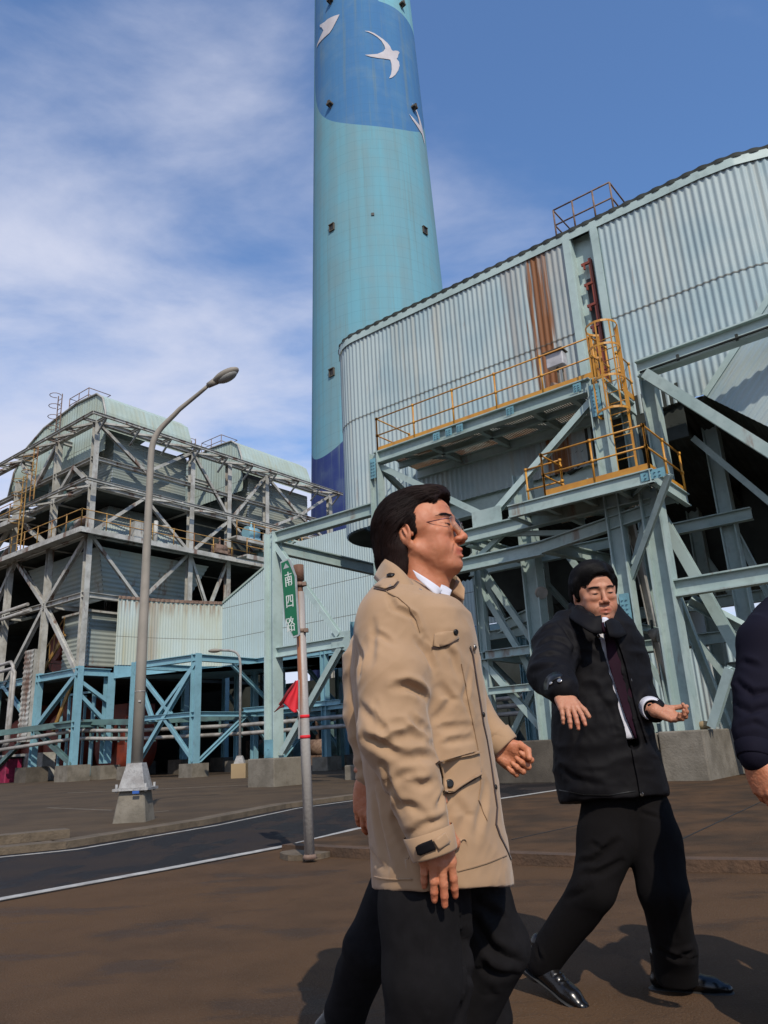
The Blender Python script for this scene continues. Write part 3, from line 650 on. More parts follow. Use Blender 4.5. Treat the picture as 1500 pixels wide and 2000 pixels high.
# lower platform
LZ = 6.17
b = MB(); grating(b, 9.0, 12.05, -.9, 1.3, LZ+.02); b.build('deck_grating', m_grate, ft)
bm_(8.75, -.98, LZ-.14, 12.15, -.98, LZ-.14, .12, .30); bm_(12.1, -1.05, LZ-.14, 12.1, 1.35, LZ-.14, .12, .30); bm_(8.8, -.98, LZ-.14, 8.8, .0, LZ-.14, .12, .28)
for s in (9.6, 10.5, 11.3): bm_(s, -.9, LZ-.12, s, 1.3, LZ-.12, .1, .2, m_steel, 'deck_joist')
br_(8.9, -.8, LZ-.16, 10.4, .9, LZ-.16, .08); br_(10.6, .9, LZ-.16, 12, -.8, LZ-.16, .08)
rail('guard_rail', [W(8.8, .0, 0), W(9.72, 0, 0)], LZ+.1, parent=ft, posts=.9, toe=False)
rail('guard_rail', [W(9.72, 0, 0), W(9.72, -1.0, 0), W(12.1, -1.0, 0), W(12.1, 1.3, 0)], LZ, parent=ft, posts=1.2, h=1.0)
# caged ladder between the platforms
lx = 11.25; b = MB()
def LP(dx, dy, z): return W(lx+dx, .15+dy, z)
for dx in (-.22, .22): b.bar(LP(dx, 0, LZ), LP(dx, 0, 10.25), .05, .02)
z = LZ+.25
while z < 10.2: b.tube([LP(-.22, 0, z), LP(.22, 0, z)], .012, 6); z += .28
b.build('ladder', m_yel, ft)
b = MB()
def hoop(z, op=0):
    pts = [LP(.36*math.sin(a)*1.0, -.34-.36*math.cos(a), z) for a in np.linspace(-math.pi*.82, math.pi*.82, 15)]
    for i in range(14): b.bar(pts[i], pts[i+1], .012, .055)
for z in (8.0, 8.8, 9.6, 10.2): hoop(z)
for a in (-1.9, -.9, 0, .9, 1.9): b.bar(LP(.36*math.sin(a), -.34-.36*math.cos(a), 8.0), LP(.36*math.sin(a), -.34-.36*math.cos(a), 10.2), .035, .012)
b.build('ladder_cage', m_yel, ft)
b = MB(); b.bar(LP(-.22, 0, 10.2), LP(-.45, .3, 10.2), .03, .1); b.bar(LP(-.45, .3, 10.2), LP(-.45, .3, 9.1), .03, .1); b.build('ladder_gate', m_yel, ft)
# control box on the platform, valves
b = MB(); b.box(W(9.45, 1.2, 10.55), (E1, E2, UZ), (.24, .14, .2)); o = b.build('control_box', m_wbox, ft); o.modifiers.new('b', 'BEVEL').width = .02
b = MB(); b.box(W(9.45, 1.16, 10.78), (E1, E2, UZ), (.28, .2, .012)); b.tube([W(9.45, 1.2, 9.15), W(9.45, 1.2, 10.35)], .03); b.tube([W(9.55, 1.3, 9.15), W(9.55, 1.3, 10.35)], .02); b.build('box_stand', m_conc2, o)
for (s, z) in ((9.4, 9.75), (8.75, 9.6), (6.95, 9.25)):
    b = MB(); b.tube([W(s, .95, z), W(s, 1.7, z-.1)], .025); b.tube([W(s-.03, .9, z), W(s+.05, 1.05, z)], .085, 10); b.build('valve', m_rrust, ft)
# floodlights
def flood(P, dirx, label, par_mat=m_lamp):
    t = thing('floodlight', label, 'floodlight', P, 'small floodlights clamped to the steel frames')
    b = MB(); a = np.array(dirx, float); a /= np.linalg.norm(a)
    b.tube([P, P-a*.1, P-a*.22, P-a*.26], [.16, .15, .08, .05], 14); b.build('housing', m_lamp, t)
    b = MB(); b.tube([P+a*.005, P+a*.02], [.145, .145], 14); b.build('lens', m_glass, t)
    b = MB(); b.bar(P-a*.15, P-a*.15+UZ*.3, .05, .03); b.build('bracket', m_dark, t)
flood(W(8.45, .85, 4.4), (.2, -.8, -.5), 'small round floodlight on the frame above the wall beside the black coat man\'s shoulder')
flood(W(11.2, .7, 3.0), (.6, -.6, -.4), 'small round floodlight clamped between two leaning cyan columns')
flood(W(13.0, .9, 2.6), (.6, -.6, -.4), 'small round floodlight low on the frame near the navy sleeved man')
flood(W(.9, 2.7, 2.1), (.5, -.7, -.3), 'small floodlight on the blue column behind the red flag')
ld = thing('blue_ladder', 'slim blue post with rusty rungs just behind the beige coat man\'s collar', 'ladder', W(2.2, 4.5, 3))
b = MB(); b.bar(W(1.9, 4.5, 0), W(1.9, 4.5, 7.4), .12, .12); b.build('post', m_blue, ld)
b = MB()
for z in np.arange(3.2, 7.2, .28): b.bar(W(1.55, 4.45, z), W(1.9, 4.45, z), .03, .03); b.bar(W(1.9, 4.4, z), W(2.6, 4.4, z), .03, .03)
for dx in (1.55, 2.6): b.bar(W(dx, 4.42, 3.1), W(dx, 4.42, 7.2), .03, .03)
b.build('rungs', m_rrust, ld)
# stone on the plinth
b = MB(); c0 = W(12.0, .1, 1.08)
b.tube([c0-E1*.14, c0-E1*.10, c0, c0+E1*.10, c0+E1*.14], [.01, .07, .09, .07, .01], 10)
tag(b.build('stone', m_tan), 'small tan round stone lying on the concrete plinth', 'stone')

# background buildings behind the frame
def bldg(name, label, s0, s1, d0, d1, z1, m, extra=None):
    t = thing(name, label, 'building', W((s0+s1)/2, (d0+d1)/2, 0)); b = MB(); b.sbox(s0, s1, d0, d1, 0, z1); b.build('wall', m, t); return t
t = bldg('storage_building', 'tan panelled building glimpsed behind the leaning columns', 12.8, 24, 12, 20, 4.6, m_tan)
b = MB(); 
for s in np.arange(13, 24, .9): b.sbox(s, s+.04, 11.97, 12, 0, 4.6)
b.build('panel_ribs', m_conc2, t)
t = thing('duct_hopper', 'ribbed pale and rust stained hopper behind the dark soffit at the right edge', 'hopper', W(17, 9, 5))
b = MB(); b.corr(W(13.6, 8, 3.4), W(22, 8, 3.4), W(22, 8, 9.5), W(13.6, 8, 9.5), .25, .035); b.uv = [(u_*.33+7.7, v_*.3+5) for u_, v_ in b.uv]; b.build('hopper_sheet', m_clad, t)
t = thing('cable_tray_stair', 'dark caged ladder and stair steel in front of the rust stained hopper', 'ladder', W(14.4, 5.5, 3))
b = MB()
for dx in (0, .7): b.bar(W(14.1+dx, 5.3, 3), W(14.1+dx, 5.3, 8), .06, .06)
for z in np.arange(3.1, 8, .3): b.bar(W(14.1, 5.3, z), W(14.8, 5.3, z), .03, .03)
for z in (3.4, 4.4, 4.9): b.bar(W(14, 5, z), W(16.5, 5, z), .05, .05)
b.build('ladder_rails', m_rrust, t)
t = thing('warehouse', 'pale ribbed wall of a distant building seen between the frame legs', 'building', W(6, 24, 0))
b = MB(); b.corr(W(-2, 26, 0), W(16, 26, 0), W(16, 26, 6), W(-2, 26, 6), .25, .03); b.build('wall', m_clad2, t)
t = thing('duct_branch', 'pale blue sheet metal duct leg seen in shade beyond the frame', 'duct', W(9, 12, 0))
b = MB(); b.sbox(6.2, 9.2, 9.5, 13, 3.9, 7.5); b.build('duct_wall', m_clad2, t)
b = MB(); b.corr(W(9.3, 9.4, 4.9), W(15.5, 9.4, 4.3), W(15.5, 9.4, 6.4), W(9.3, 9.4, 7.6), .2, .025); b.build('duct_wall', m_clad2, t)
# ================================================================ LOWER DUCT (middle distance)
def plz(x, y, z): return gnd(x, y, z)
mt = thing('lower_duct', 'low pale blue ribbed duct housing with rust runs, behind the sign pole', 'duct', W(-15, 15, 0))
MZ0 = 6.3
pc = W(-20.8, 15, 0)[:2]
e_l = plz(232, 1300, MZ0)[:2]; e_m = plz(300, 1303, MZ0)[:2]
def bez(P, n):
    t = np.linspace(0, 1, n)[:, None]; P = [np.array(p, float) for p in P]
    return list((1-t)**3*P[0]+3*t*(1-t)**2*P[1]+3*t**2*(1-t)*P[2]+t**3*P[3])
A_ = W(-29.6, 22.5, 0)[:2]; B_ = W(-29.2, 15.2, 0)[:2]
pathL = bez([W(-22.9, 8.9, 0)[:2], W(-22.6, 11.2, 0)[:2], W(-21.7, 13.2, 0)[:2], W(-20.8, 15, 0)[:2]], 26)
LL_ = Ln(pathL)
b = MB(); b.corrpath(pathL, MZ0, 10.15, .17, .018, seg=5); b.uv = [(u_-LL_-20.8+40, v_) for u_, v_ in b.uv]; b.build('wall_cladding', m_clad3, mt)
pathR = [W(-20.8, 15, 0)[:2], W(1, 15, 0)[:2]]; LR = 21.8
def ztop(f): s = -20.8+f*LR; return 10.15+max(0, min(1, (s+20.8)/6.6))*2.75
b = MB(); b.corrpath(pathR, MZ0, ztop, .17, .018, seg=5); b.uv = [(u_+12, v_) for u_, v_ in b.uv]; b.build('wall_cladding', m_clad2, mt)
rp = pathL+[W(-20.8, 15, 0)[:2]]
rf = MB(); rf.slab([(*p, 10.22) for p in pathL]+[tuple(W(-20.8, 24, 10.22))], (0, 0, 1), .14)
rf.slab([W(-20.8, 14.93, 10.2), W(-14.2, 14.93, 12.95), W(-14.2, 22, 12.95), W(-20.8, 22, 10.2)], np.cross(W(-14.2, 15, 12.95)-W(-20.8, 15, 10.2), E2)*-1, .12)
rf.build('roof', m_hood, mt)
rim = MB(); rim.corrpath(pathL, 10.16, 10.34, .3, .04, off=.07); rim.build('roof_edge', m_rrust, mt)
fs_ = MB(); fs_.corrpath(pathL+pathR[1:], MZ0-.75, MZ0-.02, .5, .0, off=-.05, seg=1); fs_.slab([(*p, MZ0-.72) for p in pathL]+[tuple(W(1, 15, MZ0-.72)), tuple(W(1, 23, MZ0-.72))], (0, 0, 1), .05)
fs_.build('fascia', m_blue, mt)

bf = thing('blue_steel_structure', 'sky blue steel frame with cross braces on low concrete footings, under the pale lower duct', 'steel frame', W(-16, 10, 0))
def beamB(kind, a, b_, w=.3, h=.3, m=m_blue, par=None, up=(0, 0, 1)): return MB().ib(a, b_, w, h, up=up).build(kind, m, par or bf)
def foot(P, w, h_, m=m_conc, par=None):
    b = MB(); b.box(P+UZ*h_/2, (E1, E2, UZ), (w/2, w/2, h_/2)); return b.build('concrete_footing', m, par or bf)
B0 = gnd(378, 1521); B1 = gnd(255, 1525); B0[2] = B1[2] = 0
ZB = 5.95; ZM = 3.0
B2 = B0+E2*11; B1b = B1
for P, w in ((B0, .38), (B1, .36), (B0+E2*5.8, .34), (B0+E2*11.0, .32), (B1+E2*7, .32), (B0-E1*2.4+E2*6, .32), (B0+E2*4+E1*5, .32), (B0+E1*8+E2*4.5, .32)):
    beamB('column', P+UZ*.68, P+UZ*ZB, w, w, up=E1); foot(P, 1.0, .7)
for z, h_ in ((ZB-.2, .34), (ZM, .24)):
    beamB('beam', B1+UZ*z, B0+UZ*z, .26, h_); beamB('beam', B0+UZ*z, B0+E2*11+UZ*z, .26, h_); beamB('beam', B1+UZ*z, B1+E2*7+UZ*z, .26, h_)
    beamB('beam', B0+E2*4+UZ*z, B0+E2*4+E1*12+UZ*z, .26, h_)
def brB(a, b_, w=.17, m=m_blue, par=None): return MB().ib(a, b_, w, w, up=E2).build('brace', m, par or bf)
u10 = (B0-B1)/np.linalg.norm(B0-B1); L10 = np.linalg.norm(B0-B1)
brB(B1+UZ*5.6, B1+u10*L10*.62+UZ*3.1); brB(B0+UZ*5.5, B1+u10*L10*.40+UZ*3.1); brB(B0+UZ*5.5, B1+u10*.6+UZ*1.0, .2); brB(B1+u10*L10*.5+UZ*3, B0+UZ*.8); brB(B1+u10*L10*.0+UZ*5.5, B1+u10*L10*.3+UZ*3.1, .18)
brB(B0+E2*.3+UZ*.8, B0+E2*3.2+UZ*2.9); brB(B0+E2*5.6+UZ*.8, B0+E2*3.4+UZ*2.9); brB(B0+E2*2.3+UZ*5.5, B0+E2*5.6+UZ*3.2); brB(B0+E2*6+UZ*.8, B0+E2*8.5+UZ*2.9); brB(B0+E2*10.8+UZ*.8, B0+E2*8.5+UZ*2.9); brB(B0+E2*8+UZ*5.5, B0+E2*10.8+UZ*3.2, .2)
beamB('beam', B0+E2*3.2+UZ*3.2-E1*.1, B0+E2*4+E1*6+UZ*3.2, .2, .25)
# pipe rack running in front of the frames
pr = thing('pipe_rack', 'long horizontal rack of pale pipes on brackets, low across the blue frames', 'pipe rack', gnd(200, 1500))
R0, R1, R2, R3 = at(-40, 1445, 44)*1, at(150, 1427, 44), at(262, 1427, 42), at(700, 1432, 30)
for k, dz in enumerate((0, -.42)):
    b = MB(); b.tube([p+UZ*dz for p in (R0-UZ*.3, R1, R2, B0+E2*3+UZ*2.45, B0+E2*3+E1*10+UZ*2.45)], .10, 8); b.build('pipe', m_pipe, pr)
b = MB()
for i in range(14):
    q = R1+(R2-R1)*i/8 if i < 8 else R2+(B0+E2*3+UZ*2.45-R2)*(i-8)/5
    b.bar(q-UZ*.6, q+UZ*.5, .08, .08)
b.bar(R0+UZ*.2, R1+UZ*.45, .2, .3); b.bar(R1+UZ*.45, R2+UZ*.45, .2, .3); b.bar(R2+UZ*.45, B0+E2*3.1+UZ*2.9, .2, .3)
b.build('rack_support', m_mach, pr)

# ================================================================ LEFT PLANT
lt = thing('precipitator_plant', 'tall weathered steel tower of grey casings, hoppers and walkways with two curved pale roofs', 'industrial plant', WL(0, 0, 0))
Z1, Z2, Z3, Z4, Z5, ZT = 5.85, 10.2, 13.85, 16.85, 18.6, 21.0
dR = (0, 7.2, 10.4, 14.0, 21.0); sLf = (-4.35, -9.4, -14.5)
def lcol(s, d, z0, z1, w, m): return MB().ib(WL(s, d, z0), WL(s, d, z1), w, w, up=E1).build('column', m, lt)
def lbm(a, b_, w, h, m=m_wsteel, nm='beam'): return MB().ib(WL(*a), WL(*b_), w, h).build(nm, m, lt)
def lbr(a, b_, w=.19, m=m_wsteel): return MB().ib(WL(*a), WL(*b_), w, w, up=E2 if abs(a[1]-b_[1]) < .5 else E1).build('brace', m, lt)
for (s, d) in [(0, 0)]+[(0, x) for x in dR[1:]]+[(x, 0) for x in sLf]+[(-4.35, 7.2), (-9.4, 7.2), (-9.4, 14), (-4.35, 14)]:
    w = .34 if (s == 0 or d == 0) else .30
    lcol(s, d, .9, Z1+.3, w, m_blue if s == 0 or s == -4.35 else m_mach)
    lcol(s, d, Z1+.3, ZT if not (s < -9) else 19.6, w, m_wsteel)
    b = MB(); P = WL(s, d, 0); b.box(P+UZ*.45, (E1, E2, UZ), (.65, .65, .45)); b.build('concrete_footing', m_conc2 if s or d else m_conc, lt)
lcol(0, 1.9, .9, Z1, .46, m_blue); b = MB(); b.box(WL(0, 1.9, .4), (E1, E2, UZ), (.6, .6, .4)); b.build('concrete_footing', m_conc, lt)
for z, h_, m, nm in ((Z1, .42, m_blue, 0), (Z2, .32, m_wsteel, 0), (Z3, .34, m_wsteel, 0), (Z4, .26, m_wsteel, 0), (Z5, .24, m_wsteel, 0), (ZT, .26, m_wsteel, 0), (3.0, .3, m_mach, 0)):
    de = 21.0 if z > 10.3 else (10.4 if z == Z2 else 1.9)
    lbm((0, 0, z), (0, de, z), .3, h_, m); lbm((0, 0, z), (-15.5, 0, z), .3, h_, m)
    if z in (Z2, Z3, Z4, ZT): lbm((-4.35, 0, z), (-4.35, 14, z), .25, .3, m); lbm((0, 7.2, z), (-9.4, 7.2, z), .25, .3, m); lbm((-9.4, 0, z), (-9.4, 14, z), .25, .3, m)
# outrigger truss at roof level, on both faces
for (a, b_) in (((1.1, -.9, ZT), (1.1, 21.5, ZT)), ((1.1, -.9, ZT), (-16, -.9, ZT-.2)), ((.9, -.9, Z4), (.9, 21, Z4)), ((.9, -.9, Z4), (-16, -.9, Z4))): lbm(a, b_, .15, .18)
for d in np.arange(-.9, 21, 2.35):
    lbm((0, d+.9, ZT), (1.1, d+.9, ZT), .14, .16); lbr((0, d+.9, ZT-.05), (1.1, min(d+3.2, 21), ZT-.05), .13); lbr((0, d+.9, ZT-.9), (1.05, d+.9, ZT-.1), .1)
for s in np.arange(0, -15, -2.2):
    lbm((s, 0, ZT), (s, -.9, ZT-.05), .14, .16); lbr((s, 0, ZT-.05), (s-2.2, -.9, ZT-.1), .13); lbr((s, 0, Z4), (s-2.2, -.9, Z4), .11)
for d in np.arange(.5, 20, 3.4): lbr((0, d, Z4), (.9, d+2, Z4), .12)
# chevrons
def chev(pl_, a, c, zb, zt, up, w=.19, m=m_wsteel):
    mid_ = (a+c)/2
    P = (lambda x, z: (0.02, x, z)) if pl_ == 'R' else (lambda x, z: (x, -.02, z))
    if up: lbr(P(a, zb), P(mid_, zt), w, m); lbr(P(c, zb), P(mid_, zt), w, m)
    else: lbr(P(a, zt), P(mid_, zb), w, m); lbr(P(c, zt), P(mid_, zb), w, m)
for (a, c, zb, zt, up) in ((0, 7.2, Z2, Z3, 0), (0, 7.2, Z3, Z4, 1), (0, 7.2, Z5, ZT, 0), (7.2, 14, Z3, Z4, 1), (7.2, 14, Z5-1.8, ZT, 0), (14, 21, Z5, ZT, 0), (14, 21, Z3, Z4, 0), (7.2, 10.4, Z2, Z3, 0), (14, 21, Z4, Z5, 1)): chev('R', a, c, zb, zt, up)
for (a, c, zb, zt, up, m) in ((0, -8.7, Z2, Z3, 0, m_wsteel), (-.2, -8.5, Z1, Z2, 1, m_wsteel), (0, -8.7, 3.0, Z1, 0, m_blue), (0, -8.7, .9, 3, 1, m_mach), (-4.35, -14, Z3, Z4, 1, m_wsteel), (-8.7, -15, Z2, Z3, 0, m_wsteel), (-9.4, -15, Z1, Z2, 1, m_wsteel), (0, -4.35, Z4, Z5, 1, m_wsteel), (-4.35, -9.4, Z5, ZT, 0, m_wsteel)): chev('L', a, c, zb, zt, up, .24, m)
lbr((0, .1, 5.3), (0, 1.9, 4.2), .2, m_blue); lbr((0, .1, 4.6), (0, 1.8, 3.1), .2, m_blue)
# floors, and added rear walls coloured dark for the interior shade
def lslab(name, s0, s1, d0, d1, z, t=.18, m=m_dark): b = MB(); b.sbox(s0, s1, d0, d1, z-t, z, PL); return b.build(name, m, lt)
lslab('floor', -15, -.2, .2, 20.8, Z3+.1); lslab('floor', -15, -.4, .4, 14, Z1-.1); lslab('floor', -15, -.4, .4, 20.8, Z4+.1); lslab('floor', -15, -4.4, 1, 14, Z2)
b = MB(); b.sbox(-15.5, 0, 15.5, 15.8, 0, 13.6, PL); b.sbox(-15.6, -15.3, 2, 15.5, 0, 14, PL); b.build('added_dark_wall', m_dark, lt)
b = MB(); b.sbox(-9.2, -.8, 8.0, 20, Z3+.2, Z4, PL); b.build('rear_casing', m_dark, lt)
# hoppers and casings: two units side by side
def unit(d0, d1, s0=-8.6, s1=-.75):
    # upper casing with horizontal louvre lines
    b = MB()
    def ring(sa, sb, da, db, z0, sa2, sb2, da2, db2, z1, hz=True, pitch=.2, amp=.018):
        q = [WL(sb, da, z0), WL(sb, db, z0), WL(sb2, db2, z1), WL(sb2, da2, z1)]; b.corr(*q, pitch, amp, horiz=hz, seg=4)
        q = [WL(sa, da, z0), WL(sb, da, z0), WL(sb2, da2, z1), WL(sa2, da2, z1)]; b.corr(*q, pitch, amp, horiz=hz, seg=4)
        q = [WL(sb, db, z0), WL(sa, db, z0), WL(sa2, db2, z1), WL(sb2, db2, z1)]; b.corr(*q, pitch, amp, horiz=hz, seg=4)
    ring(s0, s1, d0, d1, Z4+.1, s0, s1, d0, d1, ZT-.25, True)
    b.build('casing', m_louv, lt); b = MB()
    dm_ = (d0+d1)/2
    ring(s0, s1+.25, d0-.3, d1+.6, Z3+.1, s0, s1-.5, d0-.1, d1-.2, 15.2, False); b.build('funnel', m_fun, lt); b = MB()
    ring(s0, s1-.5, d0-.1, d1-.2, 15.2, s0, s1-1.6, d0+.9, d1-.8, 16.7, False); b.build('funnel', m_fun, lt)
    # hood: rounded box running back
    hd = MB(); prof_ = [(-.35, ZT-.1), (-.42, ZT+1.1), (-.85, ZT+2.2), (-1.6, ZT+2.75), (-4, ZT+2.9), (-8.2, ZT+2.4), (-10.6, ZT+1.5), (-12.0, ZT+.1), (-12.6, ZT-1.8)]
    for i in range(len(prof_)-1):
        (sa, za), (sb, zb) = prof_[i], prof_[i+1]
        hd.corr(WL(sa, d0-.9, za), WL(sa, d1+.1, za), WL(sb, d1+.1, zb), WL(sb, d0-.9, zb), .35, .009, horiz=False, seg=4)
    hd.build('curved_roof', m_hood, lt)
    gb = MB(); pts = prof_
    for i in range(len(pts)-2):
        (sa, za), (sb, zb) = pts[i], pts[i+1]
        gb.corr(WL(sb, d0-.85, ZT-1.5), WL(sa, d0-.85, ZT-1.5), WL(sa, d0-.85, za), WL(sb, d0-.85, zb), .3, .015, seg=4)
    gb.build('gable', m_hood, lt)
    tr = MB(); tr.tube([WL(s_, d0-.92, z_) for s_, z_ in prof_], .07, 6); tr.build('roof_trim', m_wsteel, lt)
    ra_ = MB(); zz = ZT+2.85
    for hh in (.5, 1.0): ra_.tube([WL(-3.2, d0-.6, zz+hh), WL(-5.6, d0-.6, zz+hh), WL(-5.6, d0+1, zz+hh), WL(-3.2, d0+1, zz+hh), WL(-3.2, d0-.6, zz+hh)], .03, 5)
    for s_ in (-3.2, -4.4, -5.6): ra_.tube([WL(s_, d0-.6, zz-.1), WL(s_, d0-.6, zz+1)], .03, 5)
    ra_.build('roof_rail', m_rrust, lt)
    rl = MB()
    for dx in (0, .5): rl.bar(WL(-6.3+dx, d0-1.05, ZT-.6), WL(-6.3+dx, d0-1.05, zz+1.3), .06, .05)
    for z in np.arange(ZT-.4, zz+1.2, .35): rl.bar(WL(-6.3, d0-1.05, z), WL(-5.8, d0-1.05, z), .03, .03)
    for z in np.arange(ZT+.8, zz+1.3, .8): rl.tube([WL(-6.05+.4*math.sin(a), d0-1.4-.36*math.cos(a), z) for a in np.linspace(-2.4, 2.4, 9)], .025, 5)
    rl.build('caged_ladder', m_rrust, lt)
    b = MB(); b.sbox(-5.7, -4.2, d0-.7, d0+1, zz-.25, zz+.1, PL); b.build('roof_hatch', m_rrust, lt)
unit(1.7, 7.3); unit(12.9, 19.2)
b = MB(); b.sbox(-5.3, -5.0, 1.2, 1.3, ZT+.55, ZT+1.2, PL); b.build('gable_opening', m_black, lt)
# lower hopper (z 10.3-13.6) and drop casing beneath
b = MB()
b.corr(WL(-1.6, 2.2, Z2+.2), WL(-1.6, 7.9, Z2+.2), WL(-.5, 9.2, Z3-.5), WL(-.5, 1.0, Z3-.5), .3, .03, horiz=True, seg=4)
b.corr(WL(-8, 2.2, Z2+.2), WL(-1.6, 2.2, Z2+.2), WL(-.5, 1.0, Z3-.5), WL(-9, 1.0, Z3-.5), .3, .03, horiz=True, seg=4)
b.corr(WL(-1.6, 7.9, Z2+.2), WL(-8, 7.9, Z2+.2), WL(-9, 9.2, Z3-.5), WL(-.5, 9.2, Z3-.5), .3, .03, horiz=True, seg=4)
b.build('hopper', m_fun, lt)
b = MB(); b.corr(WL(-1.2, 1.1, Z1+.5), WL(-1.2, 4.0, Z1+.5), WL(-1.2, 4.0, Z2-.7), WL(-1.2, 1.1, Z2-.7), .26, .03, horiz=True, seg=4)
b.corr(WL(-4, 1.1, Z1+.5), WL(-1.2, 1.1, Z1+.5), WL(-1.2, 1.1, Z2-.7), WL(-4, 1.1, Z2-.7), .26, .03, horiz=True, seg=4)
b.build('drop_casing', m_louv, lt)
b = MB(); b.slab([WL(-4, .9, Z2-.6), WL(-1.0, .9, Z2-.6), WL(-1.0, 4.3, Z2-.6), WL(-4, 4.3, Z2-.6)], (0, 0, 1), .12); b.sbox(-1.3, -1.0, 4.0, 4.5, Z1+.5, Z2-.7, PL); b.build('casing_cap', m_wsteel, lt)
# walkways with rails
def walk(pts, z, name='walkway', m=m_wsteel, ym=m_yel2, w=1.0, posts=1.6):
    b = MB()
    for i in range(len(pts)-1):
        A, B = WL(*pts[i], z), WL(*pts[i+1], z); t = (B-A)/np.linalg.norm(B-A); nn = np.array([-t[1], t[0], 0])
        b.slab([A, B, B+nn*w, A+nn*w], (0, 0, 1), .1); b.bar(A-UZ*.16, B-UZ*.16, .08, .3)
    o = b.build(name, m, lt); rail('walkway_rail', [WL(*p, 0) for p in pts], z, 1.05, posts, .028, ym, False, o, .55); return o
walk([(-15.5, -1.1), (1.0, -1.1), (1.0, 21)], Z3+.02)
walk([(-15.5, -1.15), (-6.3, -1.15)], Z4-.6)
walk([(1.9, 9.6), (1.9, 20.5)], Z3+1.3); walk([(2.6, 9.9), (2.6, 20.6)], Z3-.1)
walk([(-6, 0), (-6, 6)], Z1+.1, ym=m_rrust)
# stair ladders on the left face
for (s, z0, z1) in ((-6.3, Z3, Z5+.2), (-5.2, Z4, ZT-.6)):
    b = MB()
    for dx in (0, .5): b.bar(WL(s+dx, -1.2, z0), WL(s+dx, -1.2, z1), .06, .05)
    for z in np.arange(z0+.3, z1, .35): b.bar(WL(s, -1.2, z), WL(s+.5, -1.2, z), .03, .03)
    for z in np.arange(z0+1.8, z1, .9):
        pts = [WL(s+.25+.42*math.sin(a), -1.55-.4*math.cos(a), z) for a in np.linspace(-2.4, 2.4, 10)]
        b.tube(pts, .025, 5)
    b.build('caged_ladder', m_yel2, lt)
# clutter on the walkways: drives, ducts, pipes
rnd = random.Random(5)
for i in range(16):
    d = 8.6+rnd.random()*11; s = .2+rnd.random()*.7; z = Z3+.1+rnd.choice((0, 0, 1.4)); r = .22+rnd.random()*.25
    b = MB(); b.tube([WL(s, d-.5, z+r+.1), WL(s, d+.5, z+r+.1)], r, 10); b.box(WL(s, d, z+.1), (E1, E2, UZ), (r, .5, .1)); b.tube([WL(s, d, z+r), WL(s, d, z+r+.6+rnd.random()*.5)], .07, 6)
    b.build('drive_motor', rnd.choice((m_mach, m_blue, m_rrust, m_dark)), lt)
for i in range(14):
    s = -2-rnd.random()*12; z = Z3+.1 if i < 9 else Z4+.1; r = .2+rnd.random()*.3
    b = MB(); b.tube([WL(s, .6, z), WL(s, .6, z+.9), WL(s+.5, .6, z+1.2), WL(s+1.2, .6, z+1.2)], r*.6, 8); b.box(WL(s-.6, 1.2, z+.5), (E1, E2, UZ), (.4, .3, .5))
    b.build('pipe_elbow', rnd.choice((m_mach, m_dark, m_rrust, m_pipe)), lt)
b = MB(); b.box(WL(.4, 2.9, Z3+.6), (E1, E2, UZ), (.25, .3, .55)); b.tube([WL(.5, 4.2, Z3), WL(.5, 4.2, Z3+1.5)], .14, 8); b.tube([WL(.5, 4.9, Z3+1.1), WL(.5, 4.9, Z3+1.3)], [.05, .28], 10); b.build('filter_box', m_wsteel, lt)
# bottom of the plant: red oxide fans and tanks in the shade
for (s, d, r, z, m) in ((-3.0, 5, 1.7, 1.9, m_red), (-8.0, 4.5, 2.0, 2.2, m_red), (-12.5, 4, 2.0, 2.0, m_red), (-5, 5, 1.4, 7.5, m_red), (-9.5, 5, 1.8, 8.3, m_red)):
    b = MB(); b.tube([WL(s, d-1.0, z), WL(s, d-.95, z), WL(s, d+1.2, z), WL(s, d+1.3, z)], [r*.9, r, r, r*.9], 24); b.tube([WL(s, d-1.4, z), WL(s, d-1.0, z)], r*.35, 14)
    b.box(WL(s+r*.5, d, z+r*.7), (E1, E2, UZ), (r*.45, 1.0, r*.7)); b.bar(WL(s, d-1, z-r), WL(s, d-1, z-r-.4), 1.2, 1.0)
    b.build('fan_casing', m, lt)
b = MB(); b.sbox(-14.5, -5.5, 1.2, 2.0, .1, 1.7, PL); b.build('white_tank', m_wsteel, lt)
b = MB(); b.sbox(-11.5, -9.5, .0, .3, .5, 1.6, PL)
# pipes and louvre duct at left bottom
for off_, z in ((0, 7.0), (.35, 6.6)):
    b = MB(); s_ = -6.1+off_*.8; b.tube([WL(-15, -.8, z-.3), WL(s_-.3, -.8, z), WL(s_, -.8, z-.25), WL(s_, -.8, 2.3), WL(s_-.2, -.8, 2.1)], .11, 8); b.build('lagged_pipe', m_pipe, lt)
for off_, z in ((0, 10.3), (.4, 9.9)):
    b = MB(); s_ = -10.4+off_; b.tube([WL(s_+5, -.6, z+.1), WL(s_+.3, -.6, z), WL(s_, -.6, z-.3), WL(s_, -.6, 7)], .11, 8); b.build('lagged_pipe', m_pipe, lt)
b = MB(); b.corr(WL(-5.6, -.4, 2.3), WL(-4.5, -.4, 2.3), WL(-4.5, -.4, 7.6), WL(-5.6, -.4, 7.6), .3, .03, horiz=True, seg=4); b.sbox(-5.6, -4.5, -.36, .3, 2.3, 7.6, PL); b.build('louvre_duct', m_wsteel, lt)
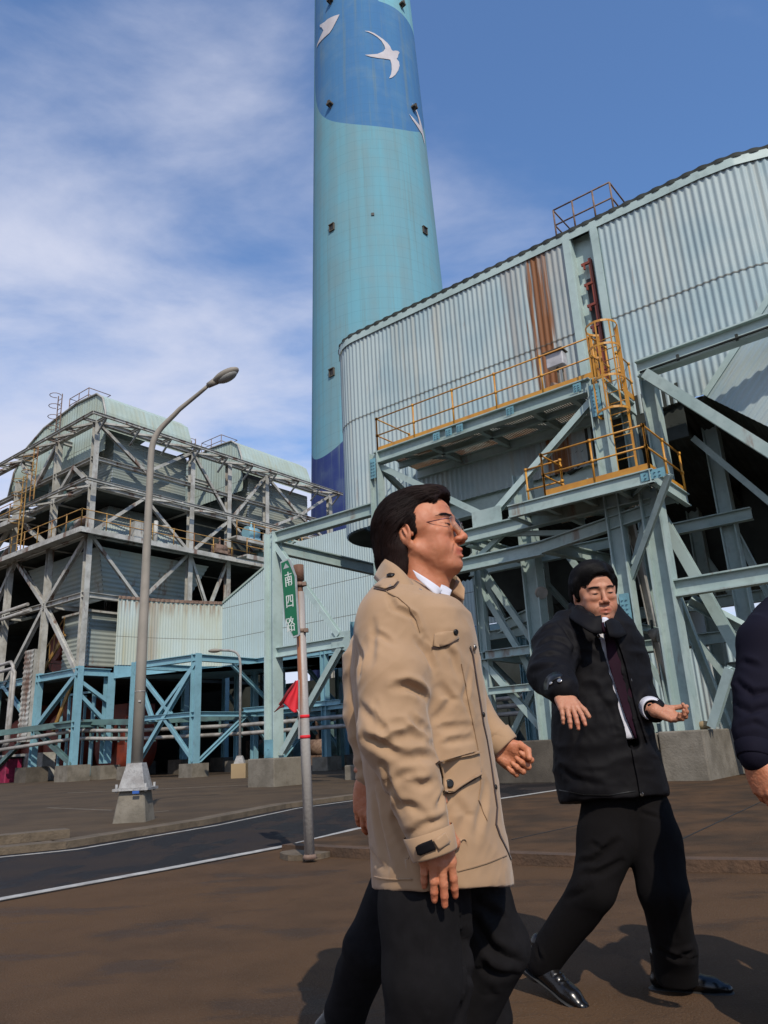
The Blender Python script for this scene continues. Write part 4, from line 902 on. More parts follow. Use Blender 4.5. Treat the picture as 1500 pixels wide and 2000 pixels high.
# small inner stair frame
b = MB()
for (s, d) in ((-2.6, 1), (-1.6, 1), (-2.6, 2), (-1.6, 2), (-3.4, 1), (-.4, 1.2)): b.bar(WL(s, d, .3), WL(s, d, 4.8), .12, .12)
for z in (3.1, 4.8): b.bar(WL(-3.4, 1, z), WL(-.4, 1, z), .12, .12)
b.build('inner_frame', m_blue, lt)
b = MB(); b.bar(WL(-6.5, .9, Z1), WL(-3.5, .9, Z1+2.6), .1, .25); 
for k in range(7): b.bar(WL(-6.5+k*.5, .8, Z1+.433*k), WL(-6.5+k*.5, .8, Z1+.433*k+1), .05, .05)
b.bar(WL(-6.5, .8, Z1+1), WL(-3.5, .8, Z1+3.6), .05, .05); b.bar(WL(-4, .9, Z1-3), WL(-2, .9, Z1), .1, .25)
b.build('stair', m_yel2, lt)
# distant red box by the plant foot
t = thing('skip_bin', 'small magenta red bin standing at the foot of the plant', 'bin', gnd(18, 1531))
b = MB(); P = gnd(14, 1531); b.box(P+UZ*.75, (E1, E2, UZ), (.65, .5, .72)); o = b.build('body', mat('magenta bin paint', (.25, .015, .06), .5, dirt=.3), t); o.modifiers.new('b', 'BEVEL').width = .05
b = MB(); b.box(P+UZ*1.5, (E1, E2, UZ), (.7, .55, .05)); b.build('lid', m_black, t)
# back plant further left and behind: closes the view under the ducts
bt = thing('boiler_house', 'dim mass of pipes, machinery and an added dark wall in the shade behind the blue frames', 'industrial plant', W(-20, 26, 0))
b = MB(); b.sbox(-30, 3, 27, 28, 0, 6.2); b.build('added_dark_wall', m_dark, bt)  # added backing wall, coloured dark to stand for shade under the ducts
for i in range(18):
    s = -26+i*1.7+rnd.random(); d = 19+rnd.random()*6; k = rnd.random(); b = MB()
    if k < .4: b.tube([W(s, d, .3), W(s, d, .5), W(s, d, 2.2+rnd.random()), W(s, d, 2.9)], [.7, .8, .8, .3], 14)
    elif k < .7: b.sbox(s-.7, s+.7, d-.4, d+.4, .1, 1.2+rnd.random()); b.tube([W(s, d, 1), W(s, d, 4.5)], .15, 8)
    else: b.tube([W(s-1, d, 1.2), W(s+1, d, 1.2)], .6, 12); b.box(W(s, d, .4), (E1, E2, UZ), (.8, .4, .4)); b.tube([W(s, d, 1.5), W(s, d, 3.4), W(s+1.5, d, 3.4)], .14, 8)
    b.build('machine', rnd.choice((m_mach, m_dark, m_mach, m_rrust)), bt)
for i in range(8):
    s = -24+i*3.4; MB().ib(W(s, 18+(i % 3)*2, 0), W(s, 18+(i % 3)*2, 5.6), .3, .3, up=E1).build('column', m_mach, bt); MB().ib(W(s, 18+(i % 3)*2, 5.2), W(s+3, 18+(i % 3)*2, 2), .18, .18, up=E2).build('brace', m_mach, bt)
b = MB(); b.box(gnd(605, 1500)*.6+W(-6, 12, 1.1)*.4, (E1, E2, UZ), (1.2, .5, .5)); 
b = MB()
for dz in (2.0, 2.3, 2.6): b.tube([W(-8, 13, dz), W(2.0, 11, dz), W(2.3+dz*.2, 11, dz+.3), W(2.3+dz*.2, 11, 5)], .09, 8)
b.build('pipe_run', m_pipe, bt)

# ================================================================ LAMP POSTS
def lamp(name, label, base, top_px, bend, Y, scale=1, r0=.115, r1=.055, group=None):
    base = np.array([base[0], base[1], 0.]); t = thing(name, label, 'street lamp', base, group); return t, base
t, P = lamp('street_lamp', 'tall grey brown street lamp with curved arm on a tapered base', gnd(262, 1603, .08), 0, 0, 0)
# base: two tapered concrete/steel boxes with a flange
def frust(b, P, w0, w1, z0, z1, ax=E1, ay=E2):
    vs = [P+ax*i*w+ay*j*w+UZ*z for z, w in ((z0, w0/2), (z1, w1/2)) for i, j in ((-1, -1), (1, -1), (1, 1), (-1, 1))]
    b.add(vs, [(3, 2, 1, 0), (4, 5, 6, 7), (0, 1, 5, 4), (1, 2, 6, 5), (2, 3, 7, 6), (3, 0, 4, 7)])
hz = math.sin(.1)
X_ = np.array([1, 0, 0.]); Y_ = np.array([0, 1., 0])
b = MB(); frust(b, P, .52, .38, 0, .52, X_, Y_); b.build('concrete_base', m_conc, t).modifiers.new('b', 'BEVEL').width = .02
b = MB(); frust(b, P, .40, .23, .56, .92, X_, Y_); b.box(P+UZ*.54, (X_, Y_, UZ), (.27, .27, .018))
for i in (-1, 1):
    for j in (-1, 1): b.tube([P+X_*.22*i+Y_*.22*j+UZ*.5, P+X_*.22*i+Y_*.22*j+UZ*.62], .02, 6)
b.build('base_cover', m_lampbase, t)
MB().box(P-Y_*.29+X_*.1+UZ*.50, (X_, Y_, UZ), (.05, .01, .02)).build('blue_tag', mat('blue tag', (.03, .10, .35), .4), t)
LY = P[1]
b0 = at(311, 890, LY); pts = [P+UZ*.9, P+UZ*2.5, np.array([P[0], LY, b0[2]])]
c1, c2, c3, c4_ = pts[2], pts[2]+UZ*.75+X_*.0, at(350, 800, LY-.1), at(408, 752, LY-.25)
pts += bez([c1, c1+UZ*.5, at(322, 832, LY), c3], 10)[1:]+bez([c3, at(368, 785, LY-.1), at(390, 768, LY-.2), c4_], 6)[1:]
rr = [.092, .082, .056]+list(np.linspace(.055, .032, len(pts)-3))
b = MB(); b.tube(pts, rr, 18); b.build('post', m_lamp, t)
b = MB(); b.tube([P+UZ*2.0, P+UZ*2.012], .090, 18); b.box(P-Y_*.09+UZ*1.85+X_*.03, (X_, Y_, UZ), (.02, .01, .012)); b.build('clamp_band', m_galv, t)
hd = at(438, 735, LY-.35); dr = (hd-c4_)/np.linalg.norm(hd-c4_)
def ellips(b, C, ax, r, n=14, m=10, zlo=-1):
    vs = []; 
    for j in range(m+1):
        ph = math.pi*j/m-math.pi/2
        for i in range(n):
            a = 2*math.pi*i/n; vs.append(C+ax[0]*math.cos(ph)*math.cos(a)*r[0]+ax[1]*math.cos(ph)*math.sin(a)*r[1]+ax[2]*math.sin(ph)*r[2])
    b.add(vs, [(j*n+i, j*n+(i+1) % n, (j+1)*n+(i+1) % n, (j+1)*n+i) for j in range(m) for i in range(n)], True)
side = np.cross(dr, UZ); side /= np.linalg.norm(side); upv = np.cross(side, dr)
b = MB(); ellips(b, hd+dr*.03, (dr, side, upv), (.27, .13, .085), 18, 10); b.tube([c4_-dr*.02, c4_+dr*.16], [.05, .07], 12); b.build('lamp_head', m_lamp, t)
b = MB(); ellips(b, hd+dr*.05-upv*.04, (dr, side, upv), (.20, .105, .085), 18, 10); b.build('lamp_glass', m_glass, t)
# far lamp
P = gnd(468, 1523); P[2] = 0; t = thing('street_lamp', 'small distant cream street lamp standing before the blue frame', 'street lamp', P)
b = MB(); b.box(P+UZ*.32, (X_, Y_, UZ), (.3, .3, .32)); b.build('concrete_base', m_tan, t)
b = MB(); frust(b, P, .42, .22, .64, .95, X_, Y_); zt_ = at(468, 1310, P[1])[2]; q = np.array([P[0], P[1], zt_])
b.tube([P+UZ*.9, q]+bez([q, q+UZ*.9, at(462, 1270, P[1]), at(425, 1270, P[1])], 10)[1:], .055, 10); b.build('post', m_lampbase, t)
b = MB(); ellips(b, at(419, 1271, P[1]), (X_, Y_, UZ), (.28, .13, .09)); b.build('lamp_head', m_lamp, t)

# ================================================================ SIGN POLE
P = gnd(605, 1672, .05); P[2] = 0
pt_ = at(583, 1104, P[1]); lean = pt_-(P+UZ*.0); 
t = thing('sign_post', 'leaning galvanised pole streaked with rust, capped by a rusty pipe, at the kerb corner', 'sign post', P)
ax = lean/np.linalg.norm(lean); Lp = np.linalg.norm(lean)
b = MB(); b.tube([P+UZ*.02, P+ax*Lp*.90], .047, 18); b.build('pole', m_pole, t)
b = MB(); b.tube([P+ax*Lp*.86, P+ax*(Lp-.13)], .036, 14); b.tube([P+ax*(Lp-.16), P+ax*Lp], .052, 16)
b.build('rusty_pipe_top', m_polerust, t)
b = MB(); b.tube([P+UZ*.03, P+UZ*.065], [.07, .052], 16); b.build('base_collar', m_rrust, t)
b = MB()
for f in (Lp-.22, Lp*.752):
    b = MB(); b.tube([P+ax*f, P+ax*(f+.035)], .054, 16); b.box(P+ax*(f+.017)+X_*.055-Y_*.03, (X_, Y_, ax), (.02, .03, .018)); b.box(P+ax*(f+.017)-X_*.03-Y_*.06, (X_, Y_, ax), (.03, .03, .014)); b.build('clamp', m_rrust, t)
for f in (1.262, 1.075):
    b = MB(); b.tube([P+ax*f, P+ax*(f+.03)], .0495, 18); b.build('red_tape', m_flag, t)
# green street sign (three characters), fixed to the pole
SY = P[1]-.10
st = thing('street_sign', 'narrow green road name sign with an arrow and three white characters, clamped to the pole', 'sign', at(565, 1170, SY))
tilt = rad(-24); sx_ = np.array([math.cos(tilt), math.sin(tilt), 0])          # board turned about the pole
nS = np.array([sx_[1], -sx_[0], 0]);
if nS[1] > 0: nS = -nS
oc = at(566, 1170, SY)
Z5 = lambda x, y: (500+x*.2, 1050+y*.2)
def sp_(x, y, off=0.0):
    p = onpl(*Z5(x, y), oc, nS); return p+nS*off
outl = [(243, 240), (320, 206), (332, 212), (345, 245), (393, 375), (428, 950), (420, 962), (368, 980), (282, 795)]
b = MB(); b.slab([sp_(x, y, .012) for x, y in outl], nS, .022); b.build('board_edge', m_silver, st)
inn_ = [(252, 252), (318, 222), (330, 250), (383, 380), (417, 945), (372, 962), (292, 790)]
b = MB(); b.slab([sp_(x, y, .0145) for x, y in inn_], nS, .004); b.build('board_face', m_sgreen, st)
b = MB(); b.slab([sp_(x, y, .0165) for x, y in ((275, 312), (332, 292), (297, 252))], nS, .003); b.build('arrow', m_silver, st)
def strokes(sts, name, w=9):
    b = MB()
    for s_ in sts:
        for i in range(len(s_)-1):
            (xa, ya), (xb, yb) = s_[i], s_[i+1]; L_ = math.hypot(xb-xa, yb-ya); tx_, ty_ = (xb-xa)/L_, (yb-ya)/L_; h_ = w/2; e = h_*.6
            q = [(xa-tx_*e-ty_*h_, ya-ty_*e+tx_*h_), (xb+tx_*e-ty_*h_, yb+ty_*e+tx_*h_), (xb+tx_*e+ty_*h_, yb+ty_*e-tx_*h_), (xa-tx_*e+ty_*h_, ya-ty_*e-tx_*h_)]
            b.slab([sp_(x, y, .0165+.0003*(len(b.v) % 5)) for x, y in q], nS, .003)
    return b.build(name, m_white, st)
def glyph(o, exx, eyy, S): # unit square -> zoom px, sheared like the board
    return [[(o[0]+x*exx[0]+y*eyy[0], o[1]+x*exx[1]+y*eyy[1]) for x, y in s_] for s_ in S]
nan = [[(.08, .17), (.92, .17)], [(.5, .0), (.5, .34)], [(.12, 1.0), (.12, .36), (.88, .36), (.88, .92), (.76, 1.0)], [(.36, .42), (.42, .54)], [(.64, .42), (.58, .54)], [(.28, .58), (.72, .58)], [(.25, .74), (.75, .74)], [(.5, .58), (.5, .98)]]
si = [[(.06, .1), (.06, 1.0)], [(.06, .1), (.94, .1), (.94, 1.0)], [(.06, .9), (.94, .9)], [(.38, .1), (.36, .45), (.22, .66)], [(.62, .1), (.62, .5), (.66, .58), (.9, .58)]]
lu = [[(.06, .08), (.06, .36), (.40, .36), (.40, .08), (.06, .08)], [(.24, .36), (.24, .86)], [(.24, .58), (.42, .58)], [(.08, .54), (.08, .90)], [(.02, .95), (.44, .84)], [(.66, .0), (.5, .30)], [(.60, .16), (.88, .16), (.72, .38), (.46, .58)], [(.56, .24), (.76, .42), (1.0, .58)], [(.56, .62), (.56, .98)], [(.56, .62), (.90, .62), (.90, .98)], [(.56, .92), (.90, .92)]]
strokes(glyph((284, 352), (72, -24), (10, 132), nan), 'character', 9)
strokes(glyph((300, 565), (68, -16), (6, 122), si), 'character', 9)
strokes(glyph((300, 790), (78, -22), (14, 140), lu), 'character', 8)
# red pennant tied to the pole
ff = thing('red_flag', 'small red cloth pennant hanging from the rust streaked pole', 'flag', at(570, 1360, P[1]-.06))
FY = P[1]-.05
T0, T1, B1_, B0_, tip = Z5(412, 1390), Z5(390, 1398), Z5(236, 1640), Z5(415, 1692), Z5(178, 1705)
b = MB(); nu, nv = 22, 22; vs = []
for j in range(nv+1):
    f = j/nv; L_ = np.array(T1)*(1-f)+np.array(B1_)*f+np.array([3*math.sin(f*5), 0]); R__ = np.array(T0)*(1-f)+np.array([Z5(430, 1685)[0], B0_[1]])*f
    for i in range(nu+1):
        q = R__+(L_-R__)*i/nu; dp = .035*math.sin(i/nu*7+f*1.5)*f+.02*math.sin(i/nu*13+2)*f
        vs.append(at(q[0], q[1]+6*math.sin(i/nu*6)*f, FY+dp))
fc = [(j*(nu+1)+i, j*(nu+1)+i+1, (j+1)*(nu+1)+i+1, (j+1)*(nu+1)+i) for j in range(nv) for i in range(nu)]
b.add(vs, fc, True); o = b.build('cloth', m_flag, ff); sm = o.modifiers.new('s', 'SOLIDIFY'); sm.thickness = .003
b = MB(); b.tube([at(*B1_, FY+.01)+X_*.03, at(546.5, 1381, FY), at(*tip, FY)], [.022, .012, .003], 8); b.tube([at(*T1, FY), at(563, 1350, FY+.0), at(*B1_, FY)], [.006, .012, .016], 8); b.build('rolled_edge', mat('dark red cloth', (.20, .01, .015), .8), ff)
b = MB(); b.bar(at(584, 1328, FY+.0), at(584, 1443, FY), .012, .012); b.tube([at(580, 1386, FY-.02), at(584, 1392, FY-.04), at(582, 1405, FY-.02)], .006, 6); b.build('stick', m_galv, ff)
# ================================================================ PEOPLE: implicit surfaces
def smin(a, b, k):
    if k <= 0: return np.minimum(a, b)
    h = np.clip(.5+.5*(b-a)/k, 0, 1); return b+(a-b)*h-k*h*(1-h)
def smax(a, b, k): return -smin(-a, -b, k)
class Imp:
    def __init__(s, lo, hi, h):
        s.lo = np.array(lo, float); s.h = h; s.n = np.ceil((np.array(hi)-s.lo)/h).astype(int)+1
        s.ax = [(s.lo[i]+h*np.arange(s.n[i])).astype(np.float32) for i in range(3)]
        s.f = np.full(s.n, .25, np.float32)
    def _sl(s, c0, c1, pad):
        sl = []
        for i in range(3):
            a = int(np.clip(np.floor((c0[i]-pad-s.lo[i])/s.h), 0, s.n[i]-1)); b = int(np.clip(np.ceil((c1[i]+pad-s.lo[i])/s.h)+1, 1, s.n[i])); sl.append(slice(a, max(b, a+1)))
        sl = tuple(sl); return sl, s.ax[0][sl[0]][:, None, None], s.ax[1][sl[1]][None, :, None], s.ax[2][sl[2]][None, None, :]
    def _ap(s, sl, d, k, sub):
        s.f[sl] = smax(s.f[sl], -d, k) if sub else smin(s.f[sl], d, k)
    def rc(s, a, b, ra, rb, k=.01, sub=False, fl=None):
        a = np.array(a, float); b = np.array(b, float); pad = max(ra, rb)/(min(1, fl[1]) if fl else 1)+k+2*s.h
        sl, X, Y, Z = s._sl(np.minimum(a, b), np.maximum(a, b), pad); ab = b-a; L2 = max(ab@ab, 1e-12)
        t = np.clip(((X-a[0])*ab[0]+(Y-a[1])*ab[1]+(Z-a[2])*ab[2])/L2, 0, 1)
        q = [X-a[0]-ab[0]*t, Y-a[1]-ab[1]*t, Z-a[2]-ab[2]*t]
        if fl is None: d = np.sqrt(q[0]**2+q[1]**2+q[2]**2)
        else:
            n_, f_ = np.array(fl[0], float), fl[1]; n_ = n_/np.linalg.norm(n_); dn = q[0]*n_[0]+q[1]*n_[1]+q[2]*n_[2]
            d = np.sqrt(np.maximum(q[0]**2+q[1]**2+q[2]**2-dn**2, 0)+(dn*f_)**2)
        s._ap(sl, (d-(ra+(rb-ra)*t)).astype(np.float32), k, sub); return s
    def el(s, c, r, k=.01, sub=False, R=None):
        c = np.array(c, float); r = np.array(r, float); pad = r.max()+k+2*s.h; sl, X, Y, Z = s._sl(c, c, pad)
        x, y, z = X-c[0], Y-c[1], Z-c[2]
        if R is not None: R = np.array(R); x, y, z = [x*R[i][0]+y*R[i][1]+z*R[i][2] for i in range(3)]
        k0 = np.sqrt((x/r[0])**2+(y/r[1])**2+(z/r[2])**2); k1 = np.sqrt((x/r[0]**2)**2+(y/r[1]**2)**2+(z/r[2]**2)**2)+1e-9
        s._ap(sl, (k0*(k0-1)/k1).astype(np.float32), k, sub); return s
    def loft(s, tab, k=.02, lean=None, pw=2.0):   # rows: z, cx, cy, rx, ry
        T = np.array(sorted(tab)); pad = T[:, 3:].max()+k+.02
        sl, X, Y, Z = s._sl((T[:, 1].min(), T[:, 2].min(), T[0, 0]), (T[:, 1].max(), T[:, 2].max(), T[-1, 0]), pad)
        z = Z.ravel(); g = [np.interp(z, T[:, 0], T[:, i])[None, None, :] for i in range(1, 5)]
        q = (np.abs((X-g[0])/g[2])**pw+np.abs((Y-g[1])/g[3])**pw)**(1/pw); d = (q-1)*np.minimum(g[2], g[3])
        dz = np.maximum(T[0, 0]-Z, Z-T[-1, 0]); d = smax(d, dz+0*d, .015); s._ap(sl, d.astype(np.float32), k, False); return s
    def plane(s, p, n, k=.005):   # cut away the side n points to
        n = np.array(n, float); n /= np.linalg.norm(n); X, Y, Z = s.ax[0][:, None, None], s.ax[1][None, :, None], s.ax[2][None, None, :]
        s.f = smax(s.f, ((X-p[0])*n[0]+(Y-p[1])*n[1]+(Z-p[2])*n[2]).astype(np.float32), k); return s
    def mesh(s):
        f = s.f; f[0] = f[-1] = np.maximum(f[0], .01); 
        for i in (0, -1):
            f[i] = np.abs(f[i])+1e-3; f[:, i] = np.abs(f[:, i])+1e-3; f[:, :, i] = np.abs(f[:, :, i])+1e-3
        ins = f < 0; c = np.zeros(np.array(f.shape)-1, np.int8)
        for i in (0, 1):
            for j in (0, 1):
                for k in (0, 1): c += ins[i:c.shape[0]+i, j:c.shape[1]+j, k:c.shape[2]+k]
        act = (c > 0) & (c < 8); I = np.argwhere(act); idx = np.full(c.shape, -1, np.int64); idx[act] = np.arange(len(I))
        cor = [(i, j, k) for i in (0, 1) for j in (0, 1) for k in (0, 1)]
        val = {q: f[I[:, 0]+q[0], I[:, 1]+q[1], I[:, 2]+q[2]].astype(float) for q in cor}
        acc = np.zeros((len(I), 3)); cnt = np.zeros(len(I))
        for q in cor:
            for a in range(3):
                if q[a] == 0:
                    q2 = list(q); q2[a] = 1; q2 = tuple(q2); v0, v1 = val[q], val[q2]; m = (v0 < 0) != (v1 < 0)
                    t = np.where(m, v0/np.where(m, v0-v1, 1), 0); p = np.tile(np.array(q, float), (len(I), 1)); p[:, a] += t
                    acc[m] += p[m]; cnt[m] += 1
        V = s.lo+s.h*(I+acc/cnt[:, None]); F = []
        for a in range(3):
            b, cc = (a+1) % 3, (a+2) % 3; sh = list(f.shape); s0 = [slice(None)]*3; s1 = [slice(None)]*3; s0[a] = slice(0, -1); s1[a] = slice(1, None)
            e = ins[tuple(s0)] != ins[tuple(s1)]; E_ = np.argwhere(e); ok = (E_[:, b] > 0) & (E_[:, cc] > 0) & (E_[:, b] < f.shape[b]-1) & (E_[:, cc] < f.shape[cc]-1); E_ = E_[ok]
            fl_ = ins[tuple(s0)][E_[:, 0], E_[:, 1], E_[:, 2]]; Q = []
            for (db, dc) in ((1, 1), (0, 1), (0, 0), (1, 0)):
                q = E_.copy(); q[:, b] -= db; q[:, cc] -= dc; Q.append(idx[q[:, 0], q[:, 1], q[:, 2]])
            Q = np.array(Q).T; Q[~fl_] = Q[~fl_][:, ::-1]; F.append(Q)
        return V, np.concatenate(F)
def rs(n): return np.random.RandomState(n)
_lat = rs(3).rand(64, 64, 64).astype(np.float32)
def vnoise(P, off=0):
    P = np.asarray(P)+off; i = np.floor(P).astype(int); f = P-i; f = f*f*(3-2*f); r = 0
    for a in (0, 1):
        for b in (0, 1):
            for c in (0, 1):
                w = (f[:, 0] if a else 1-f[:, 0])*(f[:, 1] if b else 1-f[:, 1])*(f[:, 2] if c else 1-f[:, 2])
                r = r+w*_lat[(i[:, 0]+a) & 63, (i[:, 1]+b) & 63, (i[:, 2]+c) & 63]
    return r*2-1
def vnorm(V, F):
    n = np.cross(V[F[:, 2]]-V[F[:, 0]], V[F[:, 3]]-V[F[:, 1]]); N_ = np.zeros_like(V)
    for k in range(4): np.add.at(N_, F[:, k], n)
    return N_/(np.linalg.norm(N_, axis=1)[:, None]+1e-12)
def smooth_(V, F, it=2, lam=.5, w=None):
    E_ = np.concatenate([F[:, [0, 1]], F[:, [1, 2]], F[:, [2, 3]], F[:, [3, 0]]]); deg = np.bincount(E_[:, 0], minlength=len(V))+np.bincount(E_[:, 1], minlength=len(V))
    for _ in range(it):
        S = np.zeros_like(V)
        for c in range(3): S[:, c] = np.bincount(E_[:, 0], V[E_[:, 1], c], len(V))+np.bincount(E_[:, 1], V[E_[:, 0], c], len(V))
        D = S/deg[:, None]-V; V = V+D*(lam if w is None else lam*w[:, None])
    return V
def groove(V, N_, poly, r, dep, ridge=.6, up=(0, 0, 1)):
    P = np.array(poly, float); best = np.full(len(V), 1e9); sg = np.zeros(len(V)); tt = np.zeros(len(V)); m = len(P)-1
    box = (V > P.min(0)-4*r).all(1) & (V < P.max(0)+4*r).all(1); ii = np.where(box)[0]
    if len(ii) == 0: return V
    v = V[ii]; bd = np.full(len(ii), 1e9); bs = np.zeros(len(ii)); bt = np.zeros(len(ii))
    for j in range(m):
        a, b = P[j], P[j+1]; ab = b-a; t = np.clip(((v-a)@ab)/(ab@ab), 0, 1); q = v-a-t[:, None]*ab; d = np.linalg.norm(q, axis=1); k = d < bd
        bd[k] = d[k]; bs[k] = (q@np.array(up))[k]; bt[k] = ((j+t)/m)[k]
    tap = np.sin(np.pi*np.clip(bt*.9+.05, 0, 1))**.6; s_ = np.where(bs > 0, 1, -1)*bd/r
    disp = (-np.exp(-(s_+.2)**2*1.3)+ridge*np.exp(-(s_-1.35)**2*1.1)+ridge*.35*np.exp(-(s_+1.9)**2))*dep*tap
    V = V.copy(); V[ii] += N_[ii]*disp[:, None]; return V
def emit(name, V, F, m, parent=None, tint=None, **kw):
    loc = np.zeros(3); p = parent
    while p is not None:
        if p.type == 'EMPTY': loc = np.array(p.location)
        p = p.parent
    me = bpy.data.meshes.new(name); V = V-loc; me.vertices.add(len(V)); me.vertices.foreach_set('co', V.astype(np.float32).ravel())
    me.loops.add(4*len(F)); me.loops.foreach_set('vertex_index', F.astype(np.int32).ravel()); me.polygons.add(len(F))
    me.polygons.foreach_set('loop_start', np.arange(0, 4*len(F), 4, dtype=np.int32)); me.polygons.foreach_set('loop_total', np.full(len(F), 4, np.int32))
    me.polygons.foreach_set('use_smooth', np.ones(len(F), bool)); me.update(); me.validate()
    if tint is not None:
        a = me.color_attributes.new('tint', 'FLOAT_COLOR', 'POINT'); a.data.foreach_set('color', np.c_[tint, np.ones(len(V))].astype(np.float32).ravel())
    me.materials.append(m); o = bpy.data.objects.new(name, me); COL.objects.link(o); o.parent = parent
    for k, v in kw.items(): o[k] = v
    return o
def merge(L_):
    Vs, Fs, Ts = [], [], []; o = 0
    for V, F, T in L_:
        Vs.append(V); Fs.append(F+o); Ts.append(T if T is not None else np.ones((len(V), 3))); o += len(V)
    return np.concatenate(Vs), np.concatenate(Fs), np.concatenate(Ts)
def keep_big(V, F):   # drop floating crumbs
    p = np.arange(len(V))
    E_ = np.concatenate([F[:, [0, 1]], F[:, [1, 2]], F[:, [2, 3]]])
    for _ in range(400):
        m = np.minimum(p[E_[:, 0]], p[E_[:, 1]]); q = p.copy(); np.minimum.at(q, E_[:, 0], m); np.minimum.at(q, E_[:, 1], m); q = q[q]; q = q[q]
        if (q == p).all(): break
        p = q
    u_, c_ = np.unique(p, return_counts=True); big = u_[c_ > .02*len(V)]; kv = np.isin(p, big); mp_ = np.cumsum(kv)-1; F = F[kv[F[:, 0]]]
    return V[kv], mp_[F]

# ---- materials
def skin_mat(name, col):
    def ex(base, h):
        n, l, mixc, mth = h['n'], h['l'], h['mixc'], h['mth']
        a = n('ShaderNodeVertexColor'); a.layer_name = 'tint'; q = n('ShaderNodeMix'); q.data_type = 'RGBA'; q.blend_type = 'MULTIPLY'; q.inputs[0].default_value = 1
        l(base, q.inputs[6]); l(a.outputs[0], q.inputs[7]); b = h['b']
        b.inputs['Subsurface Weight'].default_value = .12; b.inputs['Subsurface Radius'].default_value = (.9, .35, .2); b.inputs['Subsurface Scale'].default_value = .01
        return q.outputs[2]
    return mat(name, col, .55, c2=(col[0]*.93, col[1]*.84, col[2]*.8), nscale=35, bump=.07, bscale=420, extra=ex, spec=.45)
m_skin1 = skin_mat('warm tanned skin', (.47, .185, .095)); m_skin2 = skin_mat('light tanned skin', (.45, .21, .125))
def fabric(name, col, rough=.85, wv=900, bump=.12, c2=None, ns=9, sheen=.2):
    def ex(base, h):
        h['b'].inputs['Sheen Weight'].default_value = sheen; return base
    return mat(name, col, rough, c2=c2 or tuple(x*.9 for x in col), nscale=ns, bump=bump, bscale=wv, extra=ex, spec=.15)
m_beige = fabric('beige cotton', (.355, .228, .132), .8, 700, .08, c2=(.32, .205, .117))
m_beige2 = fabric('darker beige cotton', (.30, .19, .105), .8)
m_bdark = fabric('dark brown shadow strip', (.05, .03, .025))  # strips of it paint shadow lines under flap edges and along the placket
m_blk = fabric('black padded nylon', (.0042, .0038, .005), .7, 500, .1, sheen=.0)
m_trou = fabric('charcoal wool', (.0066, .0060, .0066), .95, 900, .25, c2=(.009, .0082, .009), ns=30, sheen=0)
m_trou2 = fabric('black wool', (.0050, .0042, .0045), .95, 900, .25, sheen=0)
m_navy = fabric('navy cloth', (.0055, .0048, .012), .85, sheen=0)
m_shirt = fabric('white shirt cotton', (.62, .62, .68), .7)
m_leather = mat('polished black leather', (.006, .0055, .0055), .24, spec=.45, bump=.05, bscale=60)
m_hair = mat('black brown hair', (.007, .0038, .0032), .65, c2=(.014, .0055, .0042), nscale=8, spec=.15)
m_hair2 = mat('black hair', (.0040, .0030, .0030), .6, spec=.2)
m_eye = mat('dark brown eye', (.012, .007, .005), .08); m_eyew = mat('eye white', (.45, .40, .37), .2)
m_rim = mat('dark metal rim', (.10, .05, .09), .3, metal=.9)
m_btn = mat('dark metal button', (.02, .02, .02), .3, metal=.5); m_snap = mat('silver snap', (.45, .42, .38), .25, metal=.9)
m_lens = bpy.data.materials.new('spectacle lens'); m_lens.use_nodes = True
_t = m_lens.node_tree; _t.nodes.clear(); _o = _t.nodes.new('ShaderNodeOutputMaterial'); _m = _t.nodes.new('ShaderNodeMixShader'); _a = _t.nodes.new('ShaderNodeBsdfTransparent'); _g = _t.nodes.new('ShaderNodeBsdfGlossy'); _g.inputs['Roughness'].default_value = .03; _fr = _t.nodes.new('ShaderNodeFresnel'); _fr.inputs[0].default_value = 1.55
_a.inputs[0].default_value = (.93, .96, .93, 1); _m.inputs[0].default_value = .05; _t.links.new(_a.outputs[0], _m.inputs[1]); _t.links.new(_g.outputs[0], _m.inputs[2]); _t.links.new(_m.outputs[0], _o.inputs[0])
m_tie = mat('dark purple tie', (.020, .0045, .013), .75, spec=.15)

